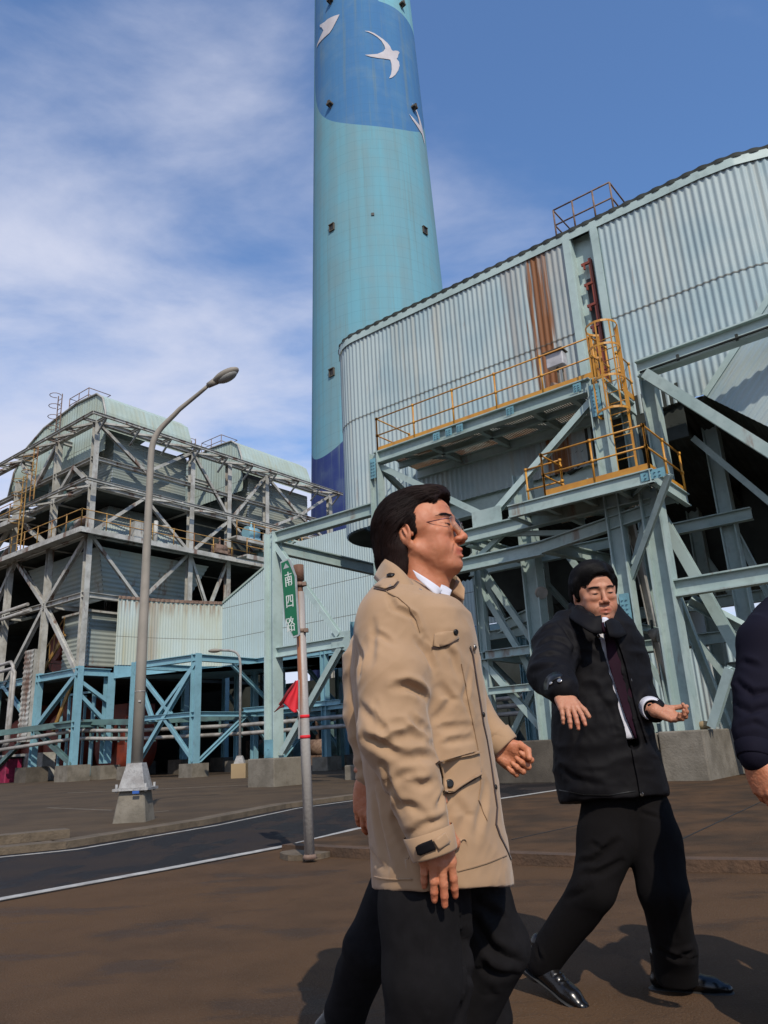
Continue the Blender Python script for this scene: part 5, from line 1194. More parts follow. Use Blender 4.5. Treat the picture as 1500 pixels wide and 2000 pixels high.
def frame(fwd, up=(0, 0, 1)):
    y = np.array(fwd, float); y /= np.linalg.norm(y); x = np.cross(y, up); x /= np.linalg.norm(x); z = np.cross(x, y); return np.array([x, y, z]).T
def head_imp(h, age=0, full=1.0, mouth_open=.0, nz=.0):
    g = Imp((-.11, -.14, -.22), (.11, .145, .15), h)
    g.el((0, -.012, .045), (.077, .098, .082), 0); g.el((0, .028, .036), (.066, .066, .062), .02); g.el((0, .032, -.028), (.063*full, .056, .068), .025)
    g.el((0, .042, -.066), (.050*full, .044, .042), .02)
    for s in (-1, 1):
        g.rc((s*.059*full, .0, -.045), (s*.024, .066, -.095), .017, .017, .022)
        g.el((s*.045, .060, -.014), (.023, .022, .017), .018); g.el((s*.038*full, .058, -.048), (.025, .026, .030), .018)
        g.rc((s*.012, .090, .030), (s*.044, .073, .029), .0085, .009, .014)
        g.el((s*.061, .022, .02), (.020, .03, .03), .02)
    g.el((0, .077, -.096), (.023, .020, .018), .018); g.el((0, .078, -.062), (.033, .021, .026), .018)
    for s in (-1, 1):
        g.el((s*.034, .1125, .007), (.020, .0145, .0115), .012, True)
        g.el((s*.032, .0755, .006), (.0190, .0165, .0135), .007)
        g.rc((s*.019, .0935, .0035), (s*.045, .086, .003), .0014, .0012, .003, True)      # lid slit
        g.el((s*.033, .080, -.013), (.018, .0125, .012), .012)            # lower lid
    g.rc((0, .091-nz*.5, .022), (0, .1115-nz, -.026+nz*.4), .0072, .0100, .010); g.el((0, .1135-nz, -.031+nz*.5), (.0135, .0115, .0105), .006)
    for s in (-1, 1):
        g.el((s*.0145, .102-nz*.7, -.036+nz*.4), (.0085, .0115, .0085), .005); g.el((s*.0068, .110, -.0435), (.0042, .0055, .004), .002, True)
    g.rc((-.023, .0890, -.0630), (0, .0990, -.0605), .0036, .0054, .004); g.rc((.023, .0890, -.0630), (0, .0990, -.0605), .0036, .0054, .004)
    zo = -.004*mouth_open
    g.rc((-.018, .0900, -.0725+zo), (.0, .0968, -.0745+zo), .0044, .0060, .004); g.rc((.018, .0900, -.0725+zo), (0, .0968, -.0745+zo), .0044, .0060, .004)
    g.rc((-.023, .0985, -.0670+zo*.3), (0, .1075, -.0672+zo*.5), .0015, .0026+.003*mouth_open, .002, True); g.rc((.023, .0985, -.0670+zo*.3), (0, .1075, -.0672+zo*.5), .0015, .0026+.003*mouth_open, .002, True)
    g.rc((-.012, .100, -.0865), (.012, .100, -.0865), .0035, .0035, .006, True)
    for s in (-1, 1):
        R = [[math.cos(s*.35), -math.sin(s*.35), 0], [math.sin(s*.35), math.cos(s*.35), 0], [0, 0, 1]]
        g.el((s*.082, -.014, -.006), (.007, .0205, .031), .006, R=R); g.el((s*.078, -.004, -.036), (.007, .010, .012), .006)
        g.el((s*.0915, -.012, .000), (.0075, .0135, .0225), .003, True, R=R); g.rc((s*.087, -.006, -.018), (s*.087, -.014, .006), .0035, .003, .003)
        g.el((s*.078, .004, -.008), (.006, .006, .008), .004)
    g.rc((0, -.020, -.055), (0, -.045, -.21), .056, .062, .025); g.rc((0, .03, -.085), (0, -.01, -.2), .035, .045, .03)
    g.rc((-.045, -.02, -.06), (-.03, -.0, -.2), .02, .02, .02); g.rc((.045, -.02, -.06), (.03, -.0, -.2), .02, .02, .02)
    return g
def head_tint(V):
    x, y, z = np.abs(V[:, 0]), V[:, 1], V[:, 2]; T = np.ones((len(V), 3))
    def add(m, c): T[:] = T*(1-m[:, None])+T*np.array(c)*m[:, None]
    lip = np.exp(-((x/.026)**4))*np.exp(-(((z+.0675)/.0095)**4))*(y > .088); add(np.clip(lip*1.3, 0, 1)*.8, (.86, .50, .52))
    add(np.exp(-((x/.022)**2+((z+.035)/.02)**2))*(y > .08)*.5, (1.0, .78, .74)); add(np.exp(-(((x-.045)/.022)**2+((z+.028)/.02)**2))*(y > .03)*.4, (1.02, .82, .78))
    add(np.exp(-(((x-.032)/.02)**2+((z+.006)/.008)**2))*(y > .06)*.12, (.82, .70, .68))
    br = np.exp(-(((x-.033)/.019)**4+((z-.0285-.1*(x-.033)*(x < .033))/.0060)**4))*(y > .05); add(br*.93, (.12, .09, .09))
    ns = np.exp(-(((x-.007)/.004)**2+((z+.0435)/.003)**2))*(y > .1); add(ns*.8, (.3, .2, .2))
    st = np.clip(((-z-.045)/.03), 0, 1)*(y > .02)*(z > -.12); add(st*.14, (.75, .75, .8))
    sl = np.exp(-(((z-.0035)/.0021)**2))*(x > .019)*(x < .046)*(y > .08); add(sl*.95, (.14, .08, .07))
    return T
def place_head(V, C_, R_, sc_): return (V*sc_)@R_.T+C_
def hair_flow(V, F, flow, m, parent, n=1500, L=.07, steps=7, off=.0016, w=.0011, seed=1, lift=.0):
    me = [Vector(v) for v in V]; bvh = BVHTree.FromPolygons(me, [tuple(f) for f in F.tolist()]); r = random.Random(seed); N_ = vnorm(V, F)
    vs, fs = [], []
    ids = [r.randrange(len(V)) for _ in range(n)]
    for i in ids:
        p = Vector(V[i]); ln = L*(.6+.8*r.random()); o = off*(.2+1.6*r.random()); pts = []; ns = []
        for k in range(steps):
            q, nn, _, _ = bvh.find_nearest(p)
            if q is None: break
            pts.append(q+nn*(o+lift*(k/steps)**2)); ns.append(nn); d = Vector(flow(np.array(q)))+Vector((r.uniform(-.12, .12), r.uniform(-.12, .12), r.uniform(-.12, .12))); d -= nn*d.dot(nn)
            if d.length < 1e-4: break
            p = q+d.normalized()*ln/steps
        if len(pts) < 3: continue
        b0 = len(vs); m_ = len(pts); ww = w*(.6+r.random())
        for k in range(m_):
            t = (pts[min(k+1, m_-1)]-pts[max(k-1, 0)]).normalized(); s_ = t.cross(ns[k]).normalized()*ww*math.sin(math.pi*(.12+.8*k/(m_-1)))
            vs += [pts[k]-s_, pts[k]+s_, pts[k]+ns[k]*ww*.8]
        for k in range(m_-1):
            a, c = b0+3*k, b0+3*k+3
            fs += [(a, a+2, c+2, c), (a+2, a+1, c+1, c+2)]
    b = MB(); b.add(vs, fs, True); return b
# ---- hands: thumb side X, fingers Y, back of hand Z
def hand(C_, X, Y, Z, curls, spread=(.0,)*4, thumb=((.5, .75, -.35), (.25, .95, -.3)), sc_=1.0, h=.0016, fore=.035, slim=1):
    Y = np.array(Y, float); Y /= np.linalg.norm(Y); Z = np.array(Z, float); Z = Z-Y*(Z@Y); Z /= np.linalg.norm(Z); X_ = np.cross(Y, Z)
    if X_@np.array(X, float) < 0: X_ = -X_
    R_ = np.array([X_, Y, Z]).T; flip = np.linalg.det(R_) < 0
    g = Imp((-.085, -fore-.03, -.11), (.10, .20, .05), h)
    kn = [(.031, .086, .003), (.0105, .091, .006), (-.010, .087, .004), (-.029, .078, -.001)]; Ls = [.076, .084, .078, .061]; rr_ = [.0093, .0096, .0093, .0083]
    for i, k_ in enumerate(kn): g.rc((k_[0]*.55, .004, -.002), (k_[0], k_[1], k_[2]-.007), .0165, .0125, .012)
    g.el((.024, .038, -.014), (.019, .033, .016), .012); g.el((-.024, .032, -.012), (.014, .034, .014), .012); g.el((0, .045, -.004), (.036, .045, .0125), .012)
    nails = []
    for i, k_ in enumerate(kn):
        p = np.array(k_)-np.array([0, 0, .005]); a = 0; sp = spread[i % len(spread)]; r = rr_[i]*slim; L = Ls[i]
        for j, fr in enumerate((.47, .29, .24)):
            a += curls[i][j]; d = np.array([math.sin(sp)*math.cos(a), math.cos(sp)*math.cos(a), -math.sin(a)]); q = p+d*L*fr; r2 = r*(.95, .93, .86)[j]
            g.rc(p, q, r, r2, .0015 if j else .006)
            if j < 2: g.el(q, (r2*.9, r2*1.0, r2*.95), .006)
            if j == 0: g.el(p, (r*1.05, r*1.1, r*1.0), .005)
            p, r = q, r2
            if j == 2: nails.append((q-d*.004+np.array([0, math.sin(a), math.cos(a)])*r2*.9, r2))
    p = np.array([.026, .022, -.010]); r = .0145
    q = np.array([.045, .050, -.018]); g.rc(p, q, .0155, .0125, .01); p = q
    for j, (dd, L, r0, r1) in enumerate(((thumb[0], .034, .0118, .0105), (thumb[1], .028, .0108, .0088))):
        dd = np.array(dd, float); dd /= np.linalg.norm(dd); q = p+dd*L; g.rc(p, q, r0*slim, r1*slim, .003); p = q
        if j == 1: nails.append((q-dd*.005+np.cross(np.array([0, 0, 1.]), dd)*0+np.array([.3, -.2, .9])*r1*.85, r1))
    g.rc((0, .01, -.004), (0, -.03, -.004), .0235, .0245, .015, fl=((0, 0, 1), 1.25)); g.rc((0, -.03, -.004), (0, -fore, -.004), .0255, .036, .012, fl=((0, 0, 1), 1.12))
    V, F = g.mesh(); V = smooth_(V, F, 4, .5); T = np.ones((len(V), 3))
    for (c, r) in nails:
        m = np.exp(-((np.linalg.norm(V-c, axis=1)/(r*.75))**4)); T = T*(1-.55*m[:, None])+T*.55*m[:, None]*np.array([1.25, 1.25, 1.25])
    tipm = np.clip((V[:, 1]-.11)/.05, 0, 1); T *= 1-.14*tipm[:, None]*np.array([0, 1, 1])
    N_ = vnorm(V, F); V = V+N_*(.0005*vnoise(V*260)+.0004*vnoise(V*90, 7))[:, None]
    V = (V*sc_)@R_.T+np.array(C_)
    if flip: F = F[:, ::-1]
    return V, F, T
def bvh_of(V, F): return BVHTree.FromPolygons([Vector(v) for v in V], [tuple(f) for f in F.tolist()])
def stick(bvh, x, y, off=.003):
    r = bvh.ray_cast(Vector(CC), Vector(ray(x, y)))
    if r[0] is None: return None
    nn = np.array(r[1]); nn = nn if nn@ray(x, y) < 0 else -nn
    return np.array(r[0])+nn*off, nn
def crease(V, F, amp, f, rot, st=(1, 1, 1), seed=0):
    N_ = vnorm(V, F); P = (V@np.array(rot).T)*np.array(st)*f; P = P+.35*np.c_[vnoise(P*.8, seed+3), vnoise(P*.8, seed+9), vnoise(P*.8, seed+15)]
    a = 1-np.abs(vnoise(P, seed))*2.2; b = 1-np.abs(vnoise(P*1.9, seed+31))*2.2; m = .5+.5*vnoise(V*5, seed+2)
    return V+N_*(amp*(a*m+.45*b*(1-m)-.4))[:, None]
def crumple(V, F, amp, f, aniso=(1, 1, 1), seed=0, ridged=True):
    N_ = vnorm(V, F); P = V*np.array(aniso)*f; P = P+.6*np.c_[vnoise(P*.6, seed+3), vnoise(P*.6, seed+9), vnoise(P*.6, seed+15)]
    n_ = vnoise(P, seed)
    if ridged: n_ = (1-np.abs(n_))**2*2-1.1
    n2_ = vnoise(P*2.1, seed+5); return V+N_*(amp*(n_*.75+.35*n2_))[:, None]
def ribbon(bvh, px, w, off=.004, th=.0025):
    """a narrow strip lying on the cloth along a pixel polyline"""
    pts = []
    for i in range(len(px)-1):
        (a, b), (c, d) = px[i], px[i+1]; k = max(2, int(math.hypot(c-a, d-b)/6))
        for j in range(k): pts.append((a+(c-a)*j/k, b+(d-b)*j/k))
    pts.append(px[-1]); P = [stick(bvh, x, y, off) for x, y in pts]; P = [p for p in P if p is not None]
    b_ = MB()
    if len(P) < 2: return b_
    vs = []
    for i in range(len(P)):
        t = P[min(i+1, len(P)-1)][0]-P[max(i-1, 0)][0]; t /= np.linalg.norm(t)+1e-9; s_ = np.cross(t, P[i][1]); s_ /= np.linalg.norm(s_)+1e-9
        c = P[i][0]; n_ = P[i][1]; vs += [c-s_*w/2-n_*off, c-s_*w/2+n_*th, c+s_*w/2+n_*th, c+s_*w/2-n_*off]
    fs = []
    for i in range(len(P)-1):
        for k in range(3): fs.append((4*i+k, 4*i+k+1, 4*i+4+k+1, 4*i+4+k))
    b_.add(vs, fs, False); return b_
def patch_on(bvh, poly, name, m, parent, off=.005, step=7):
    P = [Vector(p) for p in poly]; mn = [min(p[i] for p in P) for i in (0, 1)]; mx_ = [max(p[i] for p in P) for i in (0, 1)]
    ext = [Vector((x, y)) for x in np.arange(mn[0]+step/2, mx_[0], step) for y in np.arange(mn[1]+step/2, mx_[1], step)]
    r = delaunay_2d_cdt(P+ext, [], [list(range(len(P)))], 1, 1e-4); vs = []
    for v in r[0]:
        s_ = stick(bvh, v.x, v.y, off); vs.append(s_[0] if s_ is not None else None)
    good = [p for p in vs if p is not None]
    if not good: return None
    fs = [tuple(f)[::-1] for f in r[2] if all(vs[i] is not None for i in f)]; b_ = MB(); b_.add([p if p is not None else good[0] for p in vs], fs, True)
    o = b_.build(name, m, parent); s_ = o.modifiers.new('t', 'SOLIDIFY'); s_.thickness = .003; s_.offset = 0; return o
def disc(c, n_, r, th=.003, k=16):
    b_ = MB(); n_ = np.array(n_)/np.linalg.norm(n_); b_.tube([c, c+n_*th*.7, c+n_*th], [r, r, r*.75], k); return b_
def sheet(name, top, bot, m, parent, th=.006, sub=6):
    A = np.array(top, float); B = np.array(bot, float); k = len(A); T = np.linspace(0, k-1, (k-1)*sub+1)
    def cr(P):
        out_ = []
        for t in T:
            i = min(int(t), k-2); f = t-i; p0, p1, p2, p3 = P[max(i-1, 0)], P[i], P[i+1], P[min(i+2, k-1)]
            out_.append(.5*((2*p1)+(-p0+p2)*f+(2*p0-5*p1+4*p2-p3)*f*f+(-p0+3*p1-3*p2+p3)*f**3))
        return np.array(out_)
    A, B = cr(A), cr(B); n = len(A); rows = 5; vs = []
    for j in range(rows):
        f = j/(rows-1); vs += list(A*(1-f)+B*f)
    b_ = MB(); b_.add(vs, [(j*n+i, j*n+i+1, (j+1)*n+i+1, (j+1)*n+i) for j in range(rows-1) for i in range(n-1)], True)
    o = b_.build(name, m, parent); s_ = o.modifiers.new('t', 'SOLIDIFY'); s_.thickness = th; s_.offset = 0; return o
def shoe(parent, heel, toe, up=(0, 0, 1), name='shoe', L=.285):
    heel = np.array(heel, float); toe = np.array(toe, float); y = toe-heel; y /= np.linalg.norm(y); up = np.array(up, float); x = np.cross(y, up); x /= np.linalg.norm(x); z = np.cross(x, y); R_ = np.array([x, y, z]).T
    g = Imp((-.07, -.06, -.02), (.07, .30, .15), .003)
    g.rc((0, .005, .03), (0, .20, .022), .034, .036, .01, fl=((0, 0, 1), 1.15)); g.rc((0, .18, .022), (.0, .245, .014), .040, .028, .02, fl=((0, 0, 1), 1.5))
    g.rc((0, .02, .06), (0, .02, .12), .035, .037, .02); g.rc((0, .03, .07), (0, .13, .035), .033, .028, .03); g.plane((0, 0, 0), (0, 0, -1), .003)
    V, F = g.mesh(); V = smooth_(V, F, 2); N_ = vnorm(V, F)
    for t in (.10, .125, .15): V = groove(V, N_, [(-.035, t, .055), (0, t+.012, .062), (.035, t, .055)], .005, .0025, .5, (0, 1, 0))
    o = emit(name, V@R_.T+heel, F, m_leather, parent)
    g = Imp((-.07, -.06, -.03), (.07, .31, .03), .003); g.rc((0, .0, 0), (0, .24, 0), .037, .036, .01, fl=((0, 0, 1), 5)); g.rc((0, -.01, -.008), (0, .035, -.008), .034, .034, .004, fl=((0, 0, 1), 2.4)); g.el((0, .19, 0), (.046, .075, .007), .01)
    V, F = g.mesh(); emit('sole', V@R_.T+heel, F, m_black, o); return o
def P_(x, y, Y): return at(x, y, Y)
def loft_px(rows, extra=()):      # rows: py, pxl, pxr, Yc, ry -> z, cx, cy, rx, ry
    out_ = []
    for (py, xl, xr, Yc, ry) in rows:
        a, b_ = at(xl, py, Yc), at(xr, py, Yc); c = (a+b_)/2; out_.append((c[2], c[0], c[1], abs(b_[0]-a[0])/2, ry))
    return out_
def body_coarse(parts):            # hidden trunk and limbs, coarse
    lo = np.min([np.minimum(a, b) for a, b, *_ in parts], axis=0)-.15; hi = np.max([np.maximum(a, b) for a, b, *_ in parts], axis=0)+.15
    g = Imp(lo, hi, .016)
    for a, b, ra, rb in parts: g.rc(a, b, ra, rb, .03)
    return g.mesh()
def short_hair(C_, R_, S_, parent):
    g = Imp((-.12, -.16, -.15), (.12, .15, .18), .0045)
    g.el((0, -.014, .054), (.088, .106, .090), 0); g.el((0, .035, .090), (.066, .064, .042), .03); g.el((0, -.05, 0), (.080, .078, .078), .03)
    g.el((0, .125, .034), (.070, .064, .060), .010, True); g.el((0, .09, -.05), (.12, .085, .07), .012, True)
    for s in (-1, 1): g.el((s*.092, -.008, -.012), (.020, .026, .032), .006, True)
    g.plane((0, 0, -.085), (0, 0, -1), .01); V, F = g.mesh(); V, F = keep_big(V, F); V = smooth_(V, F, 1); emit('hair', place_head(V, C_, R_, S_), F, m_hair2, parent)
# ---------------------------------------------------------------- man in the beige coat
YB = 2.0
pb = thing('person', 'man in a beige hooded-collar coat and glasses, seen in profile looking up, hands swinging', 'person', gnd(850, 2150)*np.array([1, 1, 0]))
HC = P_(821, 1050, YB); HR = frame((math.cos(rad(22))*math.cos(rad(7)), -math.sin(rad(22))*math.cos(rad(7)), math.sin(rad(7)))); HS = 1.04
g = head_imp(.0017, mouth_open=1.2, full=1.06); V, F = g.mesh(); V = smooth_(V, F, 2, .35)
N_ = vnorm(V, F)
for s in (-1, 1):
    V = groove(V, N_, [(s*.017, .105, -.038), (s*.030, .094, -.056), (s*.034, .086, -.076)], .0045, .0022, .5, (s, 0, .6))
    V = groove(V, N_, [(s*.027, .088, -.070), (s*.030, .080, -.090)], .004, .0016, .4, (s, 0, .3))
    V = groove(V, N_, [(s*.050, .082, .004), (s*.060, .066, .006)], .003, .0010, .4)
for z in (.055, .068): V = groove(V, N_, [(-.035, .085, z), (0, .095, z+.003), (.035, .085, z)], .004, .0009, .3)
V = V+N_*(.0004*vnoise(V*120))[:, None]; HV1 = (V.copy(), F.copy())
Vh, Fh, Th = place_head(V, HC, HR, HS), F, head_tint(V)
Th = Th*np.array([1.0, 1.0, 1.0])
# hands
c_near = [(.22, .18, .10), (.12, .15, .10), (.14, .18, .10), (.24, .22, .15)]
H1 = hand(P_(847, 1603, 1.785), (1, -.1, 0), (.02, -.04, -1), (.05, -1, .03), c_near, (.075, .0, -.01, -.02), ((-.5, .7, -1), (-.8, .5, -.6)), .98)
c_far = [(1.2, 1.35, .7), (1.25, 1.4, .7), (1.25, 1.4, .7), (1.2, 1.4, .7)]
H2 = hand(P_(973, 1458, 2.24), (.45, -.35, .75), (.72, -.10, -.62), (-.1, .95, .30), c_far, (.02, 0, -.02, -.04), ((.1, .85, -.75), (-.5, .6, -.7)), .92)
hip = P_(850, 1640, 2.02); sh_n = P_(765, 1205, 1.9); sh_f = P_(850, 1205, 2.24); el_n = P_(766, 1440, 1.80); el_f = P_(918, 1392, 2.28)
neck = HC+HR@np.array([0, -.045, -.19])*HS
kn_n, an_n = P_(833, 1905, 1.92), P_(832, 2130, 1.98); kn_f, an_f = P_(972, 1845, 2.12), P_(880, 2060, 2.2)
Vb, Fb = body_coarse([(neck, hip, .06, .08), (sh_n, el_n, .045, .04), (el_n, P_(803, 1510, 1.78), .035, .03), (P_(803, 1510, 1.78), P_(840, 1600, 1.78), .03, .025), (sh_f, el_f, .05, .042), (el_f, P_(958, 1440, 2.25), .038, .028), (sh_n, sh_f, .05, .05), (hip, kn_n, .06, .045), (kn_n, an_n, .045, .035), (hip, kn_f, .05, .035), (kn_f, an_f, .04, .03)])
V, F, T = merge([(Vh, Fh, Th), H1, H2, (Vb, Fb, None)]); emit('body', V, F, m_skin1, pb, T)
# coat
g = Imp(P_(640, 1330, 2.0)*np.array([1, 0, 0])+np.array([0, 1.6, .60]), P_(1040, 1330, 2.0)*np.array([1, 0, 0])+np.array([0, 2.5, 1.6]), .0047)
rows = [(1142, 752, 826, 2.04, .06), (1165, 722, 862, 2.03, .13), (1190, 706, 902, 2.02, .18), (1212, 698, 921, 2.02, .205), (1250, 688, 930, 2.02, .22), (1310, 684, 940, 2.02, .215), (1370, 688, 948, 2.02, .21), (1440, 700, 958, 2.02, .205), (1530, 712, 972, 2.02, .21), (1610, 718, 982, 2.02, .215), (1700, 724, 998, 2.02, .22), (1770, 727, 1004, 2.02, .22), (1850, 727, 1010, 2.02, .22)]
g.loft(loft_px(rows), .02, pw=2.15)
c_s, c1, c2_, c3_, c4, c5 = P_(765, 1215, 1.885), P_(766, 1330, 1.81), P_(767, 1432, 1.78), P_(803, 1510, 1.775), P_(825, 1590, 1.775), P_(847, 1664, 1.775)
g.rc(P_(775, 1180, 1.93), c_s, .075, .085, .05); g.rc(c_s, c1, .083, .080, .03); g.rc(c1, c2_, .080, .078, .03); g.rc(c2_, c3_, .076, .064, .03); g.rc(c3_, c4, .063, .055, .02); g.rc(c4, c5, .055, .0475, .012)
f1, f2, f3 = P_(862, 1215, 2.2), P_(915, 1385, 2.27), P_(985, 1459, 2.24)
g.rc(f1, f2, .08, .07, .04); g.rc(f2, f3, .064, .042, .02)
# hem, cuffs
zh = P_(850, 1740, 1.8)[2]; hem_n = np.array([.05, -.02, -1.])
g.plane(P_(800, 1742, 1.82), np.array([-.02, -.12, -1]), .004)
V, F = g.mesh(); V = smooth_(V, F, 2, .4)
# sleeve ends: flatten past the cuff plane
def clampcuff(V, c, d, L=.0):
    d = np.array(d)/np.linalg.norm(d); q = (V-c)@d; near_ = np.linalg.norm(V-c, axis=1) < .085; k = near_ & (q > L); V[k] -= np.outer(q[k]-L, d); return V
V = clampcuff(V, c5, c5-c4); V = clampcuff(V, f3, f3-f2)
N_ = vnorm(V, F)
zz = V[:, 2]; Zp = lambda y: P_(800, y, 1.85)[2]
# sculpted folds
bv = bvh_of(V, F)
def fold(px, r, dep, ridge=.6, up=(0, 0, 1)):
    global V
    P = [stick(bv, x, y, 0) for x, y in px]; P = [p[0] for p in P if p is not None]
    if len(P) > 1: V = groove(V, N_, P, r*.85, dep*1.05, ridge, up)
Z2 = lambda L_: [(640+x*.28, 1280+y*.28) for x, y in L_]
for L_, r, dep in (([(478, 215), (560, 205), (640, 240), (688, 285)], .013, .016), ([(405, 615), (480, 572), (580, 545), (680, 590)], .014, .010), ([(250, 575), (330, 600), (420, 650), (515, 695)], .014, .013), ([(560, 720), (650, 690), (745, 700)], .015, .010), ([(515, 1030), (580, 1045), (650, 1085)], .012, .009), ([(690, 1170), (760, 1150), (815, 1125)], .010, .008), ([(540, 1250), (640, 1200), (700, 1160)], .012, .006), ([(760, 1070), (790, 1010), (805, 960)], .011, .009), ([(390, 760), (420, 870), (480, 990), (520, 1080)], .012, .008), ([(230, 350), (300, 420), (350, 500)], .013, .008), ([(590, 430), (640, 480), (690, 500)], .012, .008), ([(440, 480), (520, 470), (600, 510)], .012, .006), ([(590, 880), (660, 900), (740, 870)], .013, .009), ([(470, 870), (540, 820), (640, 800)], .012, .006), ([(330, 330), (400, 520), (430, 600)], .010, .006)): fold(Z2(L_), r, dep)
Z1_ = lambda L_: [(660+x*.2667, 920+y*.2667) for x, y in L_]
for L_, r, dep, up in (([(375, 905), (420, 1000), (560, 1060), (600, 1180)], .010, .008, (1, 0, .5)), ([(270, 1180), (330, 1210), (400, 1260)], .010, .006, (0, 0, 1)), ([(150, 1290), (170, 1380), (150, 1500)], .012, .008, (1, 0, 0)), ([(580, 1230), (660, 1330), (700, 1450)], .011, .009, (1, 0, .3)), ([(620, 1190), (690, 1320)], .010, .006, (1, 0, .4)), ([(260, 1100), (265, 1250), (250, 1400)], .012, .005, (1, 0, 0)), ([(800, 1290), (850, 1350), (880, 1480)], .012, .006, (1, 0, .2))): fold(Z1_(L_), r, dep, .6, up)
for L_, r, dep, up in (([(800, 210), (860, 300), (780, 420)], .013, .007, (0, 0, 1)), ([(700, 520), (820, 500), (1000, 480)], .010, .005, (0, 0, 1)), ([(700, 620), (850, 600), (1010, 575)], .010, .006, (0, 0, 1)), ([(1110, 900), (1080, 1100), (1040, 1250)], .014, .006, (1, 0, 0)), ([(880, 980), (960, 1100), (900, 1250)], .016, .005, (0, 0, 1)), ([(330, 1000), (360, 1200), (430, 1450)], .016, .009, (1, 0, 0)), ([(430, 900), (470, 1150), (560, 1350)], .014, .012, (1, 0, 0)), ([(1000, 100), (960, 300), (1000, 420)], .012, .005, (1, 0, 0)), ([(300, 1350), (400, 1480)], .012, .006, (0, 0, 1))): fold(Z2(L_), r, dep, .6, up)
rows_f = [(1170, 400), (1215, 410), (1150, 500)]
_c, _s = math.cos(.7), math.sin(.7)
V = crease(V, F, .0052, 9, [[_c, 0, -_s], [0, 1, 0], [_s, 0, _c]], (.45, .8, 1.35), 4); V = crease(V, F, .0026, 20, [[_c, 0, _s], [0, 1, 0], [-_s, 0, _c]], (.5, .8, 1.2), 11); V = smooth_(V, F, 1, .3)
coat = emit('coat', V, F, m_beige, pb); bv = bvh_of(V, F)
def rib(name, px, w, m, parent, off=.001, th=.002): return ribbon(bv, px, w, off, th).build(name, m, parent)
# placket: dark strip paints the shade in the gap, front flap beyond it
rib('front_opening', Z2([(990, -60), (1010, 0), (1040, 200), (1062, 330), (1085, 480), (1110, 590), (1135, 740), (1150, 850), (1165, 960), (1180, 1060), (1172, 1180), (1200, 1260), (1245, 1350), (1285, 1445)]), .0055, m_bdark, coat)
rib('front_seam', Z2([(930, 60), (965, 240), (1000, 420), (1040, 620), (1062, 760), (1065, 900), (1050, 1010), (1110, 1150)]), .0016, m_beige2, coat)
rib('hem_seam', Z2([(300, 1535), (380, 1555), (480, 1562), (590, 1560)]), .0022, m_beige2, coat)
rib('hem_seam', Z2([(905, 1505), (1000, 1480), (1100, 1450), (1200, 1410), (1270, 1380)]), .0022, m_beige2, coat)
pk = patch_on(bv, Z2([(765, 745), (1045, 668), (1062, 830), (875, 955), (803, 957), (795, 850)]), 'pocket_flap', m_beige, coat, .0045)
rib('flap_stitching', Z2([(803, 945), (868, 943), (1058, 820)]), .0018, m_beige2, pk, .006, .0075); rib('flap_stitching', Z2([(750, 760), (1040, 682)]), .0022, m_beige2, pk, .006, .0075)
rib('flap_edge', Z2([(803, 960), (874, 958), (1064, 832)]), .004, m_bdark, pk, .001, .003)
s_ = stick(bv, *Z2([(845, 895)])[0], .006); disc(s_[0], s_[1], .0095, .004).build('button', m_btn, coat)
pk2 = patch_on(bv, Z1_([(690, 1285), (705, 1190), (850, 1170), (878, 1225), (800, 1270), (740, 1290)]), 'chest_flap', m_beige, coat, .0045)
rib('chest_flap_edge', Z1_([(685, 1295), (740, 1293), (810, 1272), (878, 1228)]), .0045, m_bdark, coat, .001, .0025)
s_ = stick(bv, *Z1_([(850, 1180)])[0], .006)
disc(s_[0], s_[1], .007, .004).build('button', m_btn, coat)
s_ = stick(bv, *Z1_([(990, 1292)])[0], .004)
if s_ is not None: disc(s_[0], s_[1], .0075, .003).build('snap', m_snap, coat); disc(s_[0]+s_[1]*.003, s_[1], .003, .002).build('snap', m_btn, coat)
for q in ([(1078, 415)], [(1163, 920)]):
    s_ = stick(bv, *Z2(q)[0], .003)
    if s_ is not None: disc(s_[0], s_[1], .006, .003).build('snap', m_btn, coat)
# yoke and epaulette
rib('shoulder_seam', Z1_([(270, 860), (350, 880), (440, 930), (520, 1000), (580, 1090), (600, 1180)]), .002, m_beige2, coat)
patch_on(bv, Z1_([(268, 855), (350, 875), (405, 855), (440, 815), (400, 770), (345, 790)]), 'epaulette', m_beige, coat, .005)
rib('epaulette_edge', Z1_([(268, 862), (350, 882), (412, 858), (450, 812)]), .003, m_bdark, coat, .001, .0025)
s_ = stick(bv, *Z1_([(392, 785)])[0], .008)
if s_ is not None: disc(s_[0], np.array([-.1, -.5, .85]), .0115, .005).build('button', m_btn, coat)
# cuffs
def cuff(name, c, d, r, L, m, parent, tilt=None, th=.004):
    d = np.array(d)/np.linalg.norm(d); b_ = MB(); x = np.cross(d, (0, 1, .1)); x /= np.linalg.norm(x); y = np.cross(d, x); n = 36; prof_ = [(-L, r*1.07), (-L*.97, r*1.10), (-.004, r), (0, r*.97), (0, r*.88), (-L*.5, r*.86)]; vs = []
    for (t, rr2) in prof_: vs += [c+d*t+(x*math.cos(2*math.pi*k/n)+y*math.sin(2*math.pi*k/n))*rr2*(1+.03*math.sin(3*2*math.pi*k/n+1)) for k in range(n)]
    b_.add(vs, [(j*n+k, (j+1)*n+k, (j+1)*n+(k+1) % n, j*n+(k+1) % n) for j in range(len(prof_)-1) for k in range(n)][::1], True); return b_.build(name, m, parent)
cn = cuff('cuff', c5+(c5-c4)/np.linalg.norm(c5-c4)*.006, c5-c4, .0515, .05, m_beige, coat); cf = cuff('cuff', f3+(f3-f2)/np.linalg.norm(f3-f2)*.004, f3-f2, .0455, .04, m_beige, coat)
